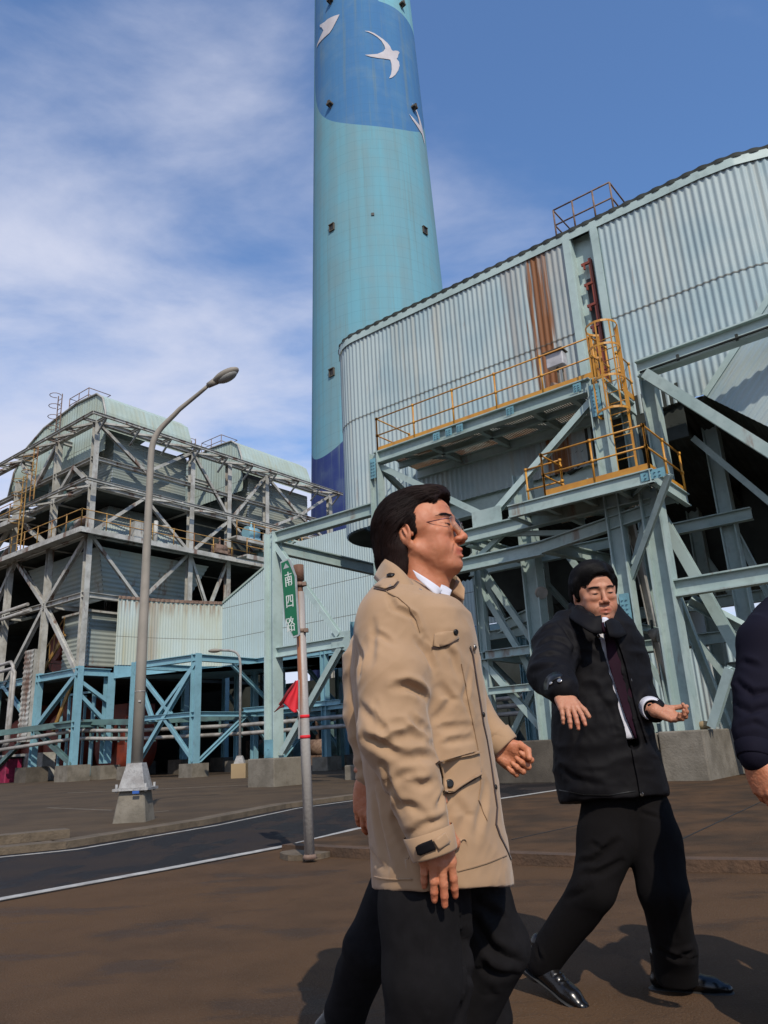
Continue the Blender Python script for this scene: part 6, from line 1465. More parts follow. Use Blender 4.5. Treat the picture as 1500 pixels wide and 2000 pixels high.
cv = np.array([v.co for v in cn.data.vertices])+np.array(pb.location); cF = [tuple(p.vertices) for p in cn.data.polygons]; bvc = BVHTree.FromPolygons([Vector(v) for v in cv], cF)
bvsave = bv; 
patch_on(bvc, Z2([(618, 1335), (632, 1320), (725, 1282), (755, 1350), (650, 1392), (632, 1385)]), 'cuff_strap', m_blk, cn, .003, 5)
patch_on(bvc, Z2([(735, 1285), (815, 1235), (845, 1300), (770, 1355)]), 'cuff_tab', m_beige, cn, .0045, 6)
# collar
top = [P_(905, 1152, 2.02), P_(893, 1128, 2.10), P_(868, 1112, 2.14), P_(820, 1098, 2.15), P_(772, 1092, 2.10), P_(750, 1092, 2.02), P_(757, 1094, 1.93), P_(778, 1108, 1.885), P_(800, 1132, 1.87), P_(815, 1158, 1.88), P_(826, 1182, 1.90)]
bot = [P_(902, 1185, 1.98), P_(895, 1178, 2.14), P_(870, 1165, 2.20), P_(820, 1150, 2.24), P_(765, 1135, 2.16), P_(733, 1128, 2.02), P_(741, 1140, 1.91), P_(760, 1160, 1.85), P_(790, 1185, 1.83), P_(822, 1206, 1.84), P_(850, 1220, 1.86)]
col = sheet('collar', top, bot, m_beige, coat, .006)
s_ = P_(820, 1155, 1.862); disc(s_, np.array([.3, -.95, .1]), .0065, .003).build('snap', m_snap, col)
s_ = P_(903, 1152, 1.99); disc(s_, np.array([.5, -.8, .1]), .005, .003).build('snap', m_snap, col)
# storm flap falling from the collar to the placket
tp = [P_(822, 1163, 1.88), P_(840, 1178, 1.865), P_(862, 1186, 1.875), P_(885, 1196, 1.895), P_(900, 1205, 1.93), P_(912, 1218, 1.96)]
bt_ = [P_(818, 1172, 1.865), P_(838, 1190, 1.84), P_(862, 1196, 1.85), P_(885, 1205, 1.87), P_(900, 1222, 1.895), P_(910, 1240, 1.92)]
sheet('storm_flap', [P_(826, 1158, 1.885), P_(850, 1165, 1.885), P_(872, 1172, 1.90), P_(892, 1183, 1.925), P_(908, 1210, 1.94)], [P_(820, 1168, 1.865), P_(833, 1192, 1.845), P_(860, 1200, 1.85), P_(888, 1203, 1.87), P_(908, 1218, 1.915)], m_beige, coat, .006)
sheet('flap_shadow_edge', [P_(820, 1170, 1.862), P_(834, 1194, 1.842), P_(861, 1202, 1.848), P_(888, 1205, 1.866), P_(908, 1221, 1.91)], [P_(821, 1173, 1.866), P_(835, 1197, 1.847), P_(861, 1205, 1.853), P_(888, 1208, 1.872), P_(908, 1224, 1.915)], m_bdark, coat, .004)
sheet('lapel', [P_(892, 1132, 2.02), P_(900, 1138, 2.0), P_(908, 1150, 1.985)], [P_(884, 1158, 2.0), P_(896, 1166, 1.98), P_(906, 1172, 1.965)], m_beige, coat, .005)
# shirt
g = Imp(neck-.12, neck+np.array([.14, .12, .12]), .004); nk0 = HC+HR@np.array([0, -.015, -.13])*HS; nk1 = HC+HR@np.array([0, -.035, -.22])*HS+np.array([.02, 0, 0])
g.rc(nk0+np.array([.005, 0, -.02]), nk1, .062, .085, .02); g.plane(nk0+np.array([0, 0, -.012]), (0.45, 0.0, .9), .004); V, F = g.mesh(); shirt = emit('shirt', smooth_(V, F, 2), F, m_shirt, pb)
sheet('shirt_collar', [P_(806, 1113, 1.895), P_(830, 1128, 1.885), P_(852, 1143, 1.89), P_(863, 1152, 1.905)], [P_(815, 1130, 1.89), P_(835, 1148, 1.88), P_(850, 1162, 1.885), P_(853, 1165, 1.895)], m_shirt, shirt, .003)
sheet('shirt_collar', [P_(862, 1142, 1.93), P_(872, 1146, 1.94), P_(882, 1153, 1.95)], [P_(855, 1162, 1.90), P_(872, 1180, 1.92), P_(878, 1162, 1.945)], m_shirt, shirt, .003)
# trousers
g = Imp(P_(690, 1700, 2)*np.array([1, 0, 0])+np.array([0, 1.65, -.01]), P_(1060, 1700, 2)*np.array([1, 0, 0])+np.array([0, 2.5, .80]), .006)
g.rc(hip+np.array([-.03, -.06, 0]), P_(830, 1760, 1.93), .11, .105, .03); g.rc(P_(830, 1760, 1.93), kn_n, .105, .098, .02); g.rc(kn_n, an_n+np.array([0, 0, .02]), .098, .085, .02)
g.rc(hip+np.array([.02, .09, 0]), P_(925, 1760, 2.12), .10, .095, .03); g.rc(P_(925, 1760, 2.12), kn_f, .095, .074, .02); g.rc(kn_f, an_f+np.array([0, 0, .02]), .078, .066, .02)
V, F = g.mesh(); V = smooth_(V, F, 2); N_ = vnorm(V, F); bv = bvh_of(V, F)
for L_, r, dep in (([(930, 1760), (980, 1790), (1015, 1780)], .014, .012), ([(925, 1790), (960, 1850), (1010, 1875)], .016, .014), ([(915, 1830), (950, 1890), (1000, 1900)], .015, .012), ([(935, 1735), (985, 1745)], .012, .008), ([(920, 1900), (960, 1940)], .014, .010)): fold(L_, r, dep)
fold([(905, 1745), (915, 1850), (900, 1990)], .02, .02, .3, (1, 0, 0)); fold([(835, 1760), (832, 1880), (835, 1990)], .006, -.003, .2, (1, 0, 0))
V = crumple(V, F, .004, 6, (1, 1, .6), 8); emit('trousers', V, F, m_trou, pb)
shoe(pb, an_n*np.array([1, 1, 0])+np.array([-.07, 0, .01]), an_n*np.array([1, 1, 0])+np.array([.2, -.03, .01]))
shoe(pb, an_f*np.array([1, 1, 0])+np.array([-.1, 0, .07]), an_f*np.array([1, 1, 0])+np.array([.14, -.02, .01]))
# hair
g = Imp((-.12, -.16, -.15), (.12, .15, .17), .0024)
g.el((0, -.018, .050), (.085, .104, .088), 0); g.el((0, -.052, .0), (.078, .072, .083), .03); g.el((0, .035, .082), (.062, .066, .044), .03); g.el((0, -.082, -.055), (.062, .045, .060), .03)
g.el((0, .066, .104), (.034, .028, .014), .02)
for s in (-1, 1): g.rc((s*.073, .010, .03), (s*.0745, .010, .004), .014, .008, .015); g.rc((s*.070, -.035, .03), (s*.066, -.055, -.09), .028, .024, .03)
g.el((0, .105, .035), (.060, .075, .058), .012, True); g.el((0, .09, -.03), (.10, .085, .065), .012, True)
for s in (-1, 1): g.el((s*.090, -.016, -.010), (.018, .019, .026), .006, True); g.el((s*.072, .058, .045), (.022, .036, .030), .01, True)
V, F = g.mesh(); V, F = keep_big(V, F); V = smooth_(V, F, 2)
def flow1(p):  # swept back, falling down at the nape
    x, y, z = p; return (.05*x, -1.0 if z > -.02 else -.3, (-.15 if y > .03 else -.55) if z > .03 else -1.0)
N_ = vnorm(V, F); q = np.c_[V[:, 0]*80, (V[:, 1]+V[:, 2]*.0)*10, V[:, 2]*34+V[:, 1]*18]; V = V+N_*(.0022*vnoise(q, 2)+.0012*vnoise(q*2.3, 5))[:, None]
hr = emit('hair', place_head(V, HC, HR, HS), F, m_hair, pb)
st_ = hair_flow(V, F, flow1, m_hair, pb, 8500, .07, 7, .0016, .0006, 1, .002); st_.v = [tuple(v) for v in place_head(np.array(st_.v), HC, HR, HS)]; st_.build('hair_strands', m_hair, hr)
# eyes, glasses, brows
def eyes(parent, C_, R_, S_, hv, open_=1.0, nb=130):
    bh = bvh_of(*hv)
    for s in (-1, 1):
        b_ = MB(); c = np.array([s*.032, .0826, .0030]); vs = []
        ellips(b_, c, (np.array([1, 0, 0.]), np.array([0, 1., 0]), np.array([0, 0, 1.])), (.0125, .0128, .0034*open_), 16, 8)
        b_.v = [tuple(v) for v in place_head(np.array(b_.v), C_, R_, S_)]; b_.build('eye', m_eye, parent)
        b_ = MB(); rb = random.Random(3)
        for k in range(nb):
            f = rb.random(); x = s*(.015+.036*f); y = .12; z = .029+.0035*math.sin(f*2.6)-.003*f+rb.uniform(-.0022, .0022)
            p0 = np.array([x, y, z]); p1 = p0+np.array([s*.0075, 0, .0014*(1-2*f)])
            h0, h1 = bh.ray_cast(Vector(p0), Vector((0, -1, 0))), bh.ray_cast(Vector(p1), Vector((0, -1, 0)))
            if h0[0] is None or h1[0] is None: continue
            p0 = np.array(h0[0])+np.array([0, .0006, 0]); p1 = np.array(h1[0])+np.array([0, .0004, 0]); b_.tube([p0, (p0+p1)/2+np.array([0, .0009, 0]), p1], [.0009, .0009, .0003], 3)
        b_.v = [tuple(v) for v in place_head(np.array(b_.v), C_, R_, S_)]; b_.build('eyebrow', m_hair2, parent)
eyes(pb, HC, HR, HS, HV1, open_=1.0, nb=45)
gl = thing('glasses', 'rimless spectacles with thin dark temples on the beige coat man\'s nose', 'glasses', HC)
def hloc(p): return place_head(np.array([p]), HC, HR, HS)[0]
for s in (-1, 1):
    c = np.array([s*.033, .1095, .001]); ax1 = np.array([.97, -.22*s, 0]); ax1 /= np.linalg.norm(ax1); ax2 = np.array([0, -.12, 1]); ax2 /= np.linalg.norm(ax2); nn = np.cross(ax1, ax2)
    ring_ = [c+ax1*math.copysign(abs(math.cos(a))**.75, math.cos(a))*.0255+ax2*math.copysign(abs(math.sin(a))**.8, math.sin(a))*.0175 for a in np.linspace(0, 2*math.pi, 33)[:-1]]
    b_ = MB(); b_.slab([hloc(p) for p in ring_], HR@nn, .0018); b_.build('lens', m_lens, gl)
    b_ = MB(); b_.tube([hloc(p) for p in ring_]+[hloc(ring_[0])], .0005, 5); b_.build('lens_edge', m_galv, gl)
    b_ = MB(); b_.tube([hloc(p) for p in ((s*.056, .104, .008), (s*.066, .096, .009), (s*.072, .06, .010), (s*.0775, .015, .012), (s*.0795, -.012, .010), (s*.078, -.025, -.004))], .0012, 8); b_.build('temple_arm', m_rim, gl)
b_ = MB(); b_.tube([hloc(p) for p in ((-.0095, .111, .004), (-.004, .118, .007), (.004, .118, .007), (.0095, .111, .004))], .0009, 6); b_.build('bridge', m_rim, gl)

# ---------------------------------------------------------------- man mostly hidden behind him
YH = 2.55
ph = thing('person', 'man in a similar tan coat almost wholly hidden behind the beige coat man', 'person', gnd(800, 2000)*np.array([1, 1, 0]))
C_ = P_(806, 1120, YH); R_ = frame((1, -.1, .0)); g = head_imp(.0045); V, F = g.mesh(); Vh, Th = place_head(V, C_, R_, .96), head_tint(V)
H1 = hand(P_(712, 1530, 2.40), (.9, -.1, 0), (-.03, 0, -1), (-.3, -.9, 0), [(.3, .4, .3)]*4, (.05, 0, -.03, -.06), h=.0024, sc_=.95)
hp = P_(820, 1660, 2.6); Vb, Fb = body_coarse([(C_-UZ*.15, hp, .07, .1), (P_(730, 1240, 2.45), P_(706, 1400, 2.42), .045, .04), (P_(706, 1400, 2.42), P_(710, 1500, 2.4), .035, .025), (hp, P_(715, 1860, 2.6), .07, .05), (P_(715, 1860, 2.6), P_(668, 1985, 2.75), .045, .035), (hp, P_(925, 1840, 2.6), .07, .05), (P_(925, 1840, 2.6), P_(972, 1985, 2.65), .045, .035)])
V, F, T = merge([(Vh, F, Th), H1, (Vb, Fb, None)]); emit('body', V, F, m_skin1, ph, T)
g = Imp((-.35, 2.15, .62), (.45, 2.95, 1.52), .009)
g.loft(loft_px([(1190, 770, 850, 2.6, .10), (1215, 715, 880, 2.6, .18), (1250, 700, 900, 2.6, .2), (1400, 715, 900, 2.6, .19), (1600, 745, 905, 2.6, .19), (1700, 748, 915, 2.6, .19)]), .03)
for a, b_, ra, rb in ((P_(742, 1235, 2.5), P_(719, 1300, 2.43), .075, .078), (P_(719, 1300, 2.43), P_(717, 1400, 2.42), .080, .070), (P_(717, 1400, 2.42), P_(722, 1512, 2.4), .068, .043)): g.rc(a, b_, ra, rb, .02)
V, F = g.mesh(); V = crumple(V, F, .007, 11, (1, 1, 1.6), 21); V = smooth_(V, F, 1); emit('coat', V, F, m_beige, ph)
g = Imp((-.5, 2.2, .03), (.6, 3.1, .85), .008)
for a, b_, ra, rb in ((hp, P_(722, 1850, 2.6), .10, .075), (P_(722, 1850, 2.6), P_(672, 1975, 2.72), .072, .068), (hp, P_(925, 1840, 2.6), .10, .08), (P_(925, 1840, 2.6), P_(965, 1985, 2.62), .075, .055)): g.rc(a, b_, ra, rb, .02)
V, F = g.mesh(); V = crumple(V, F, .007, 7, (1, 1, .7), 12); emit('trousers', smooth_(V, F, 1), F, m_trou, ph)
a_ = P_(672, 1990, 2.72); shoe(ph, (a_[0]-.08, a_[1]+.02, .10), (a_[0]+.14, a_[1], .0))
a_ = P_(972, 2000, 2.65); shoe(ph, (a_[0]-.05, a_[1], .0), (a_[0]+.2, a_[1]-.05, .0))
short_hair(C_, R_, .96, ph)

# ---------------------------------------------------------------- man in the black padded coat
Y2 = 3.3
pm = thing('person', 'man in an open black padded coat, white shirt and dark tie, pointing down while striding', 'person', gnd(1230, 1940)*np.array([1, 1, 0]))
HC2 = P_(1161, 1162, Y2-.05); HR2 = frame((.13, -1, -.16)); HR2 = HR2@np.array([[math.cos(.06), 0, math.sin(.06)], [0, 1, 0], [-math.sin(.06), 0, math.cos(.06)]]); HS2 = 1.02
g = head_imp(.0019, mouth_open=.5, full=1.10, nz=.006); V, F = g.mesh(); V = smooth_(V, F, 1, .4); N_ = vnorm(V, F)
for s in (-1, 1): V = groove(V, N_, [(s*.018, .104, -.040), (s*.031, .092, -.058), (s*.034, .085, -.072)], .0045, .0013, .5, (s, 0, .6))
HV2 = (V.copy(), F.copy()); Vh, Fh, Th = place_head(V, HC2, HR2, HS2), F, head_tint(V)
H1 = hand(P_(1099, 1352, 2.88), (1, -.1, -.15), (.06, -.72, -.70), (.05, -.70, .70), [(.15, .25, .15), (.25, .3, .2), (.3, .3, .2), (.35, .35, .2)], (.16, .05, -.02, -.05), ((.75, .7, -.5), (.5, .85, -.5)), .95)
H2 = hand(P_(1280, 1389, 3.155), (.4, .6, .5), (.66, -.50, -.40), (-.02, .50, -.85), [(.75, 1.0, .5), (.65, .9, .5), (.55, .8, .5), (.45, .7, .5)], (.08, .02, -.03, -.08), ((.55, .85, -.30), (.15, .95, -.45)), .94, fore=.005)
nk2 = HC2+HR2@np.array([0, -.045, -.19])*HS2; hp2 = P_(1215, 1560, Y2+.03); s1, s2 = P_(1088, 1240, Y2-.03), P_(1228, 1262, Y2+.08); e1_, e2_ = P_(1064, 1325, 3.05), P_(1245, 1370, 3.3)
k1, a1 = P_(1160, 1735, 3.22), P_(1062, 1882, 3.38); k2, a2 = P_(1296, 1740, 3.2), P_(1318, 1900, 3.33)
Vb, Fb = body_coarse([(nk2, hp2, .06, .06), (s1, e1_, .05, .045), (e1_, P_(1092, 1340, 2.92), .035, .028), (s2, e2_, .05, .042), (e2_, P_(1277, 1387, 3.18), .036, .026), (s1, s2, .05, .05), (hp2, k1, .06, .045), (k1, a1, .045, .035), (hp2, k2, .06, .045), (k2, a2, .045, .035)])
V, F, T = merge([(Vh, Fh, Th), H1, H2, (Vb, Fb, None)]); emit('body', V, F, m_skin2, pm, T)
g = Imp((.48, 2.72, .58), (1.42, 3.75, 1.58), .0075)
rows2 = [(1178, 1135, 1203, 3.34, .08), (1200, 1098, 1218, 3.34, .11), (1222, 1078, 1236, 3.34, .14), (1255, 1076, 1244, 3.34, .155), (1300, 1080, 1248, 3.34, .16), (1360, 1080, 1258, 3.34, .165), (1430, 1079, 1272, 3.33, .17), (1500, 1082, 1290, 3.33, .18), (1545, 1090, 1300, 3.33, .185), (1600, 1098, 1306, 3.33, .185)]
g.loft(loft_px(rows2), .02, pw=2.3)
for a, b_, ra, rb, k in ((P_(1110, 1232, Y2-.02), P_(1088, 1262, Y2-.08), .09, .098, .05), (P_(1088, 1262, Y2-.08), P_(1075, 1318, 3.07), .096, .088, .03), (P_(1075, 1318, 3.07), P_(1100, 1350, 2.90), .082, .062, .02), (P_(1222, 1265, Y2+.05), P_(1248, 1365, 3.33), .085, .072, .04), (P_(1248, 1365, 3.33), P_(1280, 1388, 3.17), .066, .046, .02)): g.rc(a, b_, ra, rb, k)
g.plane(P_(1180, 1562, 3.16), (.02, -.10, -1), .004)
# open front: carve a channel down the chest, between the two edges
edges_l = [(1180, 1190), (1180, 1230), (1195, 1285), (1211, 1345), (1222, 1400), (1233, 1450), (1245, 1520), (1252, 1580)]; edges_r = [(1199, 1190), (1208, 1240), (1219, 1290), (1232, 1345), (1245, 1400), (1259, 1450), (1278, 1520), (1300, 1580)]
for i in range(len(edges_l)-3):
    for f in (0, .5):
        (xa, ya), (xb, yb) = edges_l[i], edges_r[i]; (xc, yc), (xd, yd) = edges_l[i+1], edges_r[i+1]; x0, y0, x1, y1 = xa+(xc-xa)*f, ya+(yc-ya)*f, xb+(xd-xb)*f, yb+(yd-yb)*f
        hw = (x1-x0)/2; mxp, myp = (x0+x1)/2, (y0+y1)/2
        (xn, yn) = (mxp+((xc+xd)/2-(xa+xb)/2)*.5, myp+((yc+yd)/2-(ya+yb)/2)*.5)
        r_ = hw/1480*3.35
        g.rc(P_(mxp, myp, 3.11), P_(xn, yn, 3.11), r_*.95, r_*.95, .004, True, fl=((0, 1, 0), .13))
V, F = g.mesh(); V, F = keep_big(V, F); V = smooth_(V, F, 2, .4); N_ = vnorm(V, F); bv = bvh_of(V, F)
Z3_ = lambda L_: [(1020+x*.24, 1080+y*.24) for x, y in L_]
for L_, r, dep, up in (([(130, 760), (220, 700), (330, 720), (400, 790)], .016, .009, (0, 0, 1)), ([(110, 860), (230, 820), (380, 880)], .016, .009, (0, 0, 1)), ([(100, 960), (240, 920), (400, 960)], .016, .008, (0, 0, 1)), ([(300, 570), (390, 680), (430, 800), (400, 1000)], .014, .014, (1, 0, 0)), ([(160, 640), (260, 590)], .015, .006, (0, 0, 1)), ([(420, 780), (560, 730), (640, 760)], .014, .005, (0, 0, 1)), ([(440, 1100), (480, 1400), (420, 1600)], .02, .008, (1, 0, 0)), ([(600, 1100), (720, 1300), (780, 1500)], .02, .006, (1, 0, 0)), ([(280, 1700), (420, 1830), (640, 1880)], .018, .007, (0, 0, 1)), ([(950, 1150), (1040, 1200), (1120, 1250)], .014, .008, (0, 0, 1))): fold(L_ and Z3_(L_), r, dep, .7, up)
V = crumple(V, F, .0055, 9, (1, 1, 1.5), 31); V = crumple(V, F, .002, 24, (1, 1, 1.2), 35); V = smooth_(V, F, 1, .5); coat2 = emit('coat', V, F, m_blk, pm); bv = bvh_of(V, F)
for (x, y, r) in ((1167.5, 1243, .0085), (1206.5, 1334, .007), (1230, 1329, .007), (1233, 1441, .009), (1252, 1551, .008), (1094, 1331, .009), (1078, 1336, .007)):
    s_ = stick(bv, x, y, .004)
    if s_ is not None: disc(s_[0], s_[1], r, .004).build('snap', m_snap, coat2)
ribbon(bv, [(1093, 1543), (1140, 1552), (1190, 1553), (1240, 1545)], .003, .001, .0025).build('hem_seam', m_btn, coat2)
ribbon(bv, [(1172, 1240), (1192, 1300), (1206, 1352), (1220, 1402), (1232, 1448), (1245, 1520), (1250, 1550)], .010, .002, .008).build('front_edge', m_blk, coat2)
ribbon(bv, [(1205, 1245), (1219, 1290), (1232, 1345), (1246, 1400), (1262, 1450)], .010, .002, .008).build('front_edge', m_blk, coat2)
# high puffed collar
def torus_seg(pts, r, name, m, parent, k=.02, h=.004, fl=None, cr_=.002):
    lo = np.min(pts, axis=0)-max(r)-.02; hi = np.max(pts, axis=0)+max(r)+.02; g = Imp(lo, hi, h)
    for i in range(len(pts)-1): g.rc(pts[i], pts[i+1], r[i], r[i+1], k, fl=fl)
    V, F = g.mesh(); V = smooth_(V, F, 1); V = crumple(V, F, cr_, 22, (1, 1, 1), 5); return emit(name, V, F, m, parent)
torus_seg([P_(1182, 1232, 3.17), P_(1172, 1215, 3.15), P_(1150, 1203, 3.16), P_(1132, 1192, 3.22), P_(1122, 1186, 3.32), P_(1130, 1184, 3.42), P_(1165, 1186, 3.46), P_(1195, 1198, 3.42), P_(1208, 1212, 3.33), P_(1212, 1232, 3.24)], [.010, .012, .014, .018, .022, .024, .024, .022, .014, .010], 'collar', m_blk, coat2)
sheet('collar_wing', [P_(1119, 1176, 3.36), P_(1125, 1183, 3.24), P_(1141, 1195, 3.15), P_(1158, 1204, 3.10), P_(1174, 1202, 3.09)], [P_(1109, 1200, 3.36), P_(1112, 1207, 3.2), P_(1134, 1222, 3.10), P_(1157, 1236, 3.07), P_(1175, 1238, 3.08)], m_blk, coat2, .009)
sheet('collar_wing', [P_(1182, 1214, 3.10), P_(1193, 1208, 3.13), P_(1206, 1214, 3.2), P_(1213, 1216, 3.3)], [P_(1190, 1244, 3.09), P_(1206, 1246, 3.11), P_(1222, 1240, 3.2), P_(1228, 1235, 3.3)], m_blk, coat2, .010)
# shirt front and tie
g = Imp((.60, 2.95, .70), (1.20, 3.6, 1.45), .006)
g.loft(loft_px([(1195, 1140, 1215, 3.34, .10), (1230, 1110, 1225, 3.34, .13), (1300, 1105, 1240, 3.34, .140), (1400, 1110, 1262, 3.33, .140), (1445, 1115, 1275, 3.33, .14)]), .02, pw=2.3)
V, F = g.mesh(); V = crumple(V, F, .002, 14, (1, 1, .6), 3); sh2 = emit('shirt', V, F, m_shirt, pm); bvs = bvh_of(V, F)
sheet('shirt_collar', [P_(1176, 1206, 3.12), P_(1184, 1206, 3.12), P_(1191, 1212, 3.13)], [P_(1176, 1216, 3.12), P_(1185, 1228, 3.11), P_(1187, 1222, 3.12)], m_shirt, sh2, .004)
patch_on(bvs, [(1179, 1230), (1196, 1230), (1211, 1290), (1227, 1345), (1241, 1395), (1256, 1438), (1237, 1440), (1220, 1400), (1202, 1345), (1185, 1285)], 'tie', m_tie, pm, .012, 5)
b_ = MB(); b_.tube([P_(1178, 1218, 3.13), P_(1181, 1236, 3.12)], [.016, .011], 10); b_.build('tie_knot', m_tie, sh2)
# trousers
g = Imp((.25, 2.85, .01), (1.75, 3.8, .86), .007)
for a, b_, ra, rb in ((hp2+np.array([-.05, -.02, .0]), P_(1185, 1640, 3.27), .115, .112), (P_(1185, 1640, 3.27), k1, .110, .082), (k1, a1+UZ*.01, .082, .067), (hp2+np.array([.06, 0, 0]), P_(1276, 1640, 3.27), .115, .110), (P_(1276, 1640, 3.27), k2, .106, .094), (k2, P_(1318, 1850, 3.29), .090, .080), (P_(1318, 1850, 3.29), P_(1320, 1900, 3.34), .080, .080)): g.rc(a, b_, ra, rb, .022)
g.plane((0, 0, .028), (0, 0, -1), .004)
V, F = g.mesh(); V = smooth_(V, F, 2); N_ = vnorm(V, F); bv = bvh_of(V, F)
Zt = lambda L_: [(1000+x/3, 1500+y/3) for x, y in L_]
for L_, r, dep, up in (([(400, 550), (480, 540), (560, 480), (620, 420)], .016, .014, (0, 0, 1)), ([(420, 620), (520, 610), (640, 540)], .016, .012, (0, 0, 1)), ([(470, 440), (530, 470), (580, 420)], .014, .010, (0, 0, 1)), ([(990, 1090), (1060, 1080)], .014, .014, (0, 0, 1)), ([(870, 1060), (960, 1110), (1080, 1110)], .014, .012, (0, 0, 1)), ([(160, 940), (150, 1050), (170, 1120)], .012, .008, (1, 0, 0)), ([(870, 500), (930, 800), (960, 1000)], .016, .007, (1, 0, 0)), ([(760, 260), (860, 290)], .012, .008, (0, 0, 1)), ([(200, 760), (330, 760), (460, 700)], .018, .007, (0, 0, 1))): fold(Zt(L_), r, dep, .6, up)
V = crumple(V, F, .004, 8, (1, 1, .6), 17); emit('trousers', V, F, m_trou2, pm)
h1_, t1_ = P_(1040, 1905, 3.42), P_(1118, 1955, 3.28); shoe(pm, (h1_[0]-.01, h1_[1], .085), (t1_[0], t1_[1], .005)); 
h2_ = gnd(1293, 1936); t2_ = gnd(1432, 1940); shoe(pm, (h2_[0], h2_[1]+.04, .0), (t2_[0], t2_[1]+.0, .0))
# hair
g = Imp((-.12, -.16, -.15), (.12, .15, .18), .0032)
g.el((0, -.014, .054), (.090, .108, .092), 0); g.el((0, .035, .092), (.068, .066, .044), .03); g.el((0, -.05, 0), (.082, .08, .08), .03)
for s in (-1, 1): g.rc((s*.076, .020, .055), (s*.080, .014, .0), .019, .012, .02)
g.el((-.004, .125, .034), (.070, .064, .060), .010, True); g.el((0, .09, -.05), (.12, .085, .07), .012, True)
for s in (-1, 1): g.el((s*.092, -.008, -.012), (.020, .026, .032), .006, True)
g.plane((0, 0, -.085), (0, 0, -1), .01)
V, F = g.mesh(); V, F = keep_big(V, F); V = smooth_(V, F, 2); N_ = vnorm(V, F); q = np.c_[V[:, 0]*60, V[:, 1]*12, V[:, 2]*12]; V = V+N_*(.0025*vnoise(q, 2))[:, None]
hr = emit('hair', place_head(V, HC2, HR2, HS2), F, m_hair2, pm)
def flow2(p):
    x, y, z = p
    return ((1.0 if x > -.03 else -1.0)*(1 if z > .06 else .15), .35 if z > .06 else -.1, -.25 if z > .06 else -1.0)
st_ = hair_flow(V, F, flow2, m_hair2, pm, 4500, .055, 6, .0015, .0008, 4, .0015); st_.v = [tuple(v) for v in place_head(np.array(st_.v), HC2, HR2, HS2)]; st_.build('hair_strands', m_hair2, hr)
eyes(pm, HC2, HR2, HS2, HV2, open_=1.25, nb=55)

# ---------------------------------------------------------------- man in navy at the right edge
p3_ = thing('person', 'man in a dark navy jacket cut off by the right edge, his arm hanging down', 'person', gnd(1640, 1990)*np.array([1, 1, 0]))
Y3 = 2.62; C3 = P_(1625, 1075, Y3+.05); R3 = frame((-.3, -1, 0)); g = head_imp(.004); V, F = g.mesh(); Vh, Fh, Th = place_head(V, C3, R3, 1.0), F, head_tint(V)
H1 = hand(P_(1472, 1488, 2.46), (.55, -.8, 0), (.16, -.12, -1), (-.80, -.62, 0), [(.35, .45, .3), (.45, .5, .3), (.5, .5, .35), (.55, .6, .4)], (.06, .01, -.02, -.05), ((.75, .55, -.30), (.35, .85, -.35)), 1.03)
hp3 = P_(1622, 1570, Y3+.1); s3, s4 = P_(1520, 1200, Y3), P_(1740, 1200, Y3+.1); e3, e4 = P_(1476, 1345, 2.55), P_(1790, 1380, 2.7)
H2 = hand(P_(1795, 1500, 2.6), (-.6, -.7, 0), (0, -.1, -1), (.8, -.6, 0), [(.3, .4, .3)]*4, (.05, 0, -.03, -.06), h=.003)
kA, aA, kB, aB = P_(1580, 1790, Y3+.1), P_(1575, 2010, Y3+.12), P_(1680, 1790, Y3+.1), P_(1690, 2010, Y3+.15)
Vb, Fb = body_coarse([(C3-UZ*.16, hp3, .07, .09), (s3-UZ*.06, e3, .035, .035), (e3, P_(1470, 1470, 2.47), .04, .03), (s4-UZ*.06, e4, .035, .035), (e4, P_(1795, 1480, 2.6), .03, .03), (s3-UZ*.08, s4-UZ*.08, .035, .035), (hp3, kA, .09, .06), (kA, aA, .05, .04), (hp3, kB, .09, .06), (kB, aB, .05, .04)])
V, F, T = merge([(Vh, Fh, Th), H1, H2, (Vb, Fb, None)]); emit('body', V, F, m_skin1, p3_, T)
g = Imp((1.0, 2.2, .72), (2.1, 3.05, 1.58), .008)
g.loft(loft_px([(1150, 1580, 1670, 2.72, .08), (1170, 1530, 1715, 2.72, .13), (1200, 1505, 1745, 2.72, .15), (1300, 1510, 1735, 2.72, .15), (1450, 1520, 1725, 2.72, .15), (1590, 1515, 1735, 2.72, .16)]), .03, pw=2.3)
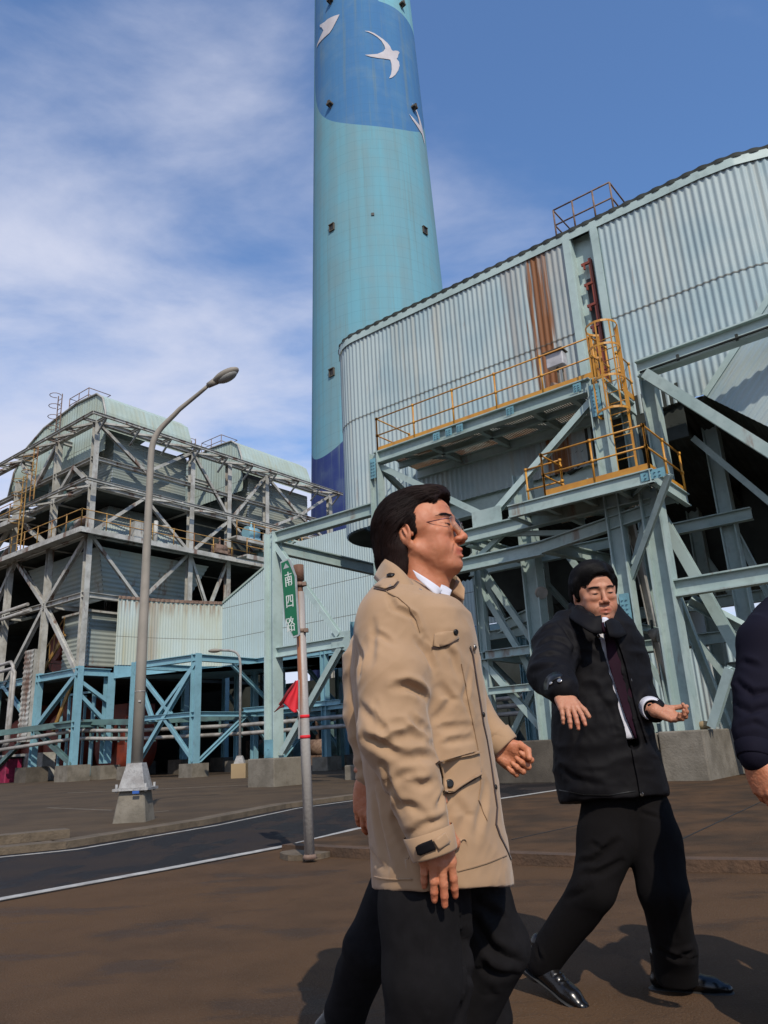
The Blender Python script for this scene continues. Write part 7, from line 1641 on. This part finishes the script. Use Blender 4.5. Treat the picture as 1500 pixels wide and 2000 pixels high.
for a, b_, ra, rb in ((P_(1530, 1205, 2.65), P_(1495, 1255, 2.58), .085, .088), (P_(1495, 1255, 2.58), e3+np.array([.012, 0, 0]), .088, .080), (e3+np.array([.012, 0, 0]), P_(1471, 1430, 2.49), .078, .056), (P_(1471, 1430, 2.49), P_(1474, 1478, 2.465), .056, .050), (s4, e4, .085, .075), (e4, P_(1795, 1490, 2.6), .07, .05)): g.rc(a, b_, ra, rb, .025)
V, F = g.mesh(); V = smooth_(V, F, 2, .4); N_ = vnorm(V, F); bv = bvh_of(V, F)
for L_, r, dep in (([(1440, 1330), (1470, 1355), (1500, 1350)], .014, .012), ([(1436, 1370), (1465, 1390), (1500, 1380)], .014, .011), ([(1445, 1420), (1475, 1410), (1495, 1420)], .012, .008), ([(1450, 1290), (1480, 1300)], .014, .008)): fold(L_, r, dep)
V = crumple(V, F, .0045, 9, (1, 1, 1.5), 41); c3o = emit('jacket', V, F, m_navy, p3_)
cuff('cuff', P_(1474, 1480, 2.465), P_(1474, 1480, 2.465)-P_(1471, 1430, 2.49), .053, .045, m_navy, c3o)
cuff('shirt_cuff', P_(1475, 1486, 2.463), P_(1474, 1480, 2.465)-P_(1471, 1430, 2.49), .043, .03, m_shirt, c3o)
cuff('shirt_cuff', P_(1275, 1386, 3.155), P_(1280, 1388, 3.15)-P_(1248, 1365, 3.33), .044, .03, m_shirt, coat2)
cuff('inner_cuff', P_(1099, 1350, 2.885), P_(1100, 1352, 2.88)-P_(1075, 1318, 3.07), .056, .05, m_btn, coat2)
g = Imp((1.1, 2.3, .02), (2.1, 3.1, .9), .009)
for a, b_, ra, rb in ((hp3, kA, .13, .085), (kA, aA, .085, .075), (hp3, kB, .13, .085), (kB, aB, .085, .075)): g.rc(a, b_, ra, rb, .02)
V, F = g.mesh(); V = crumple(V, F, .005, 7, (1, 1, .6), 12); emit('trousers', V, F, m_navy, p3_); b_ = MB(); b_.tube([C3-UZ*.13, C3-UZ*.19], [.075, .095], 20); b_.build('collar', m_navy, p3_)
for a_ in (aA, aB): shoe(p3_, (a_[0], a_[1]+.05, 0), (a_[0]-.05, a_[1]-.2, 0))
short_hair(C3, R3, 1.0, p3_)
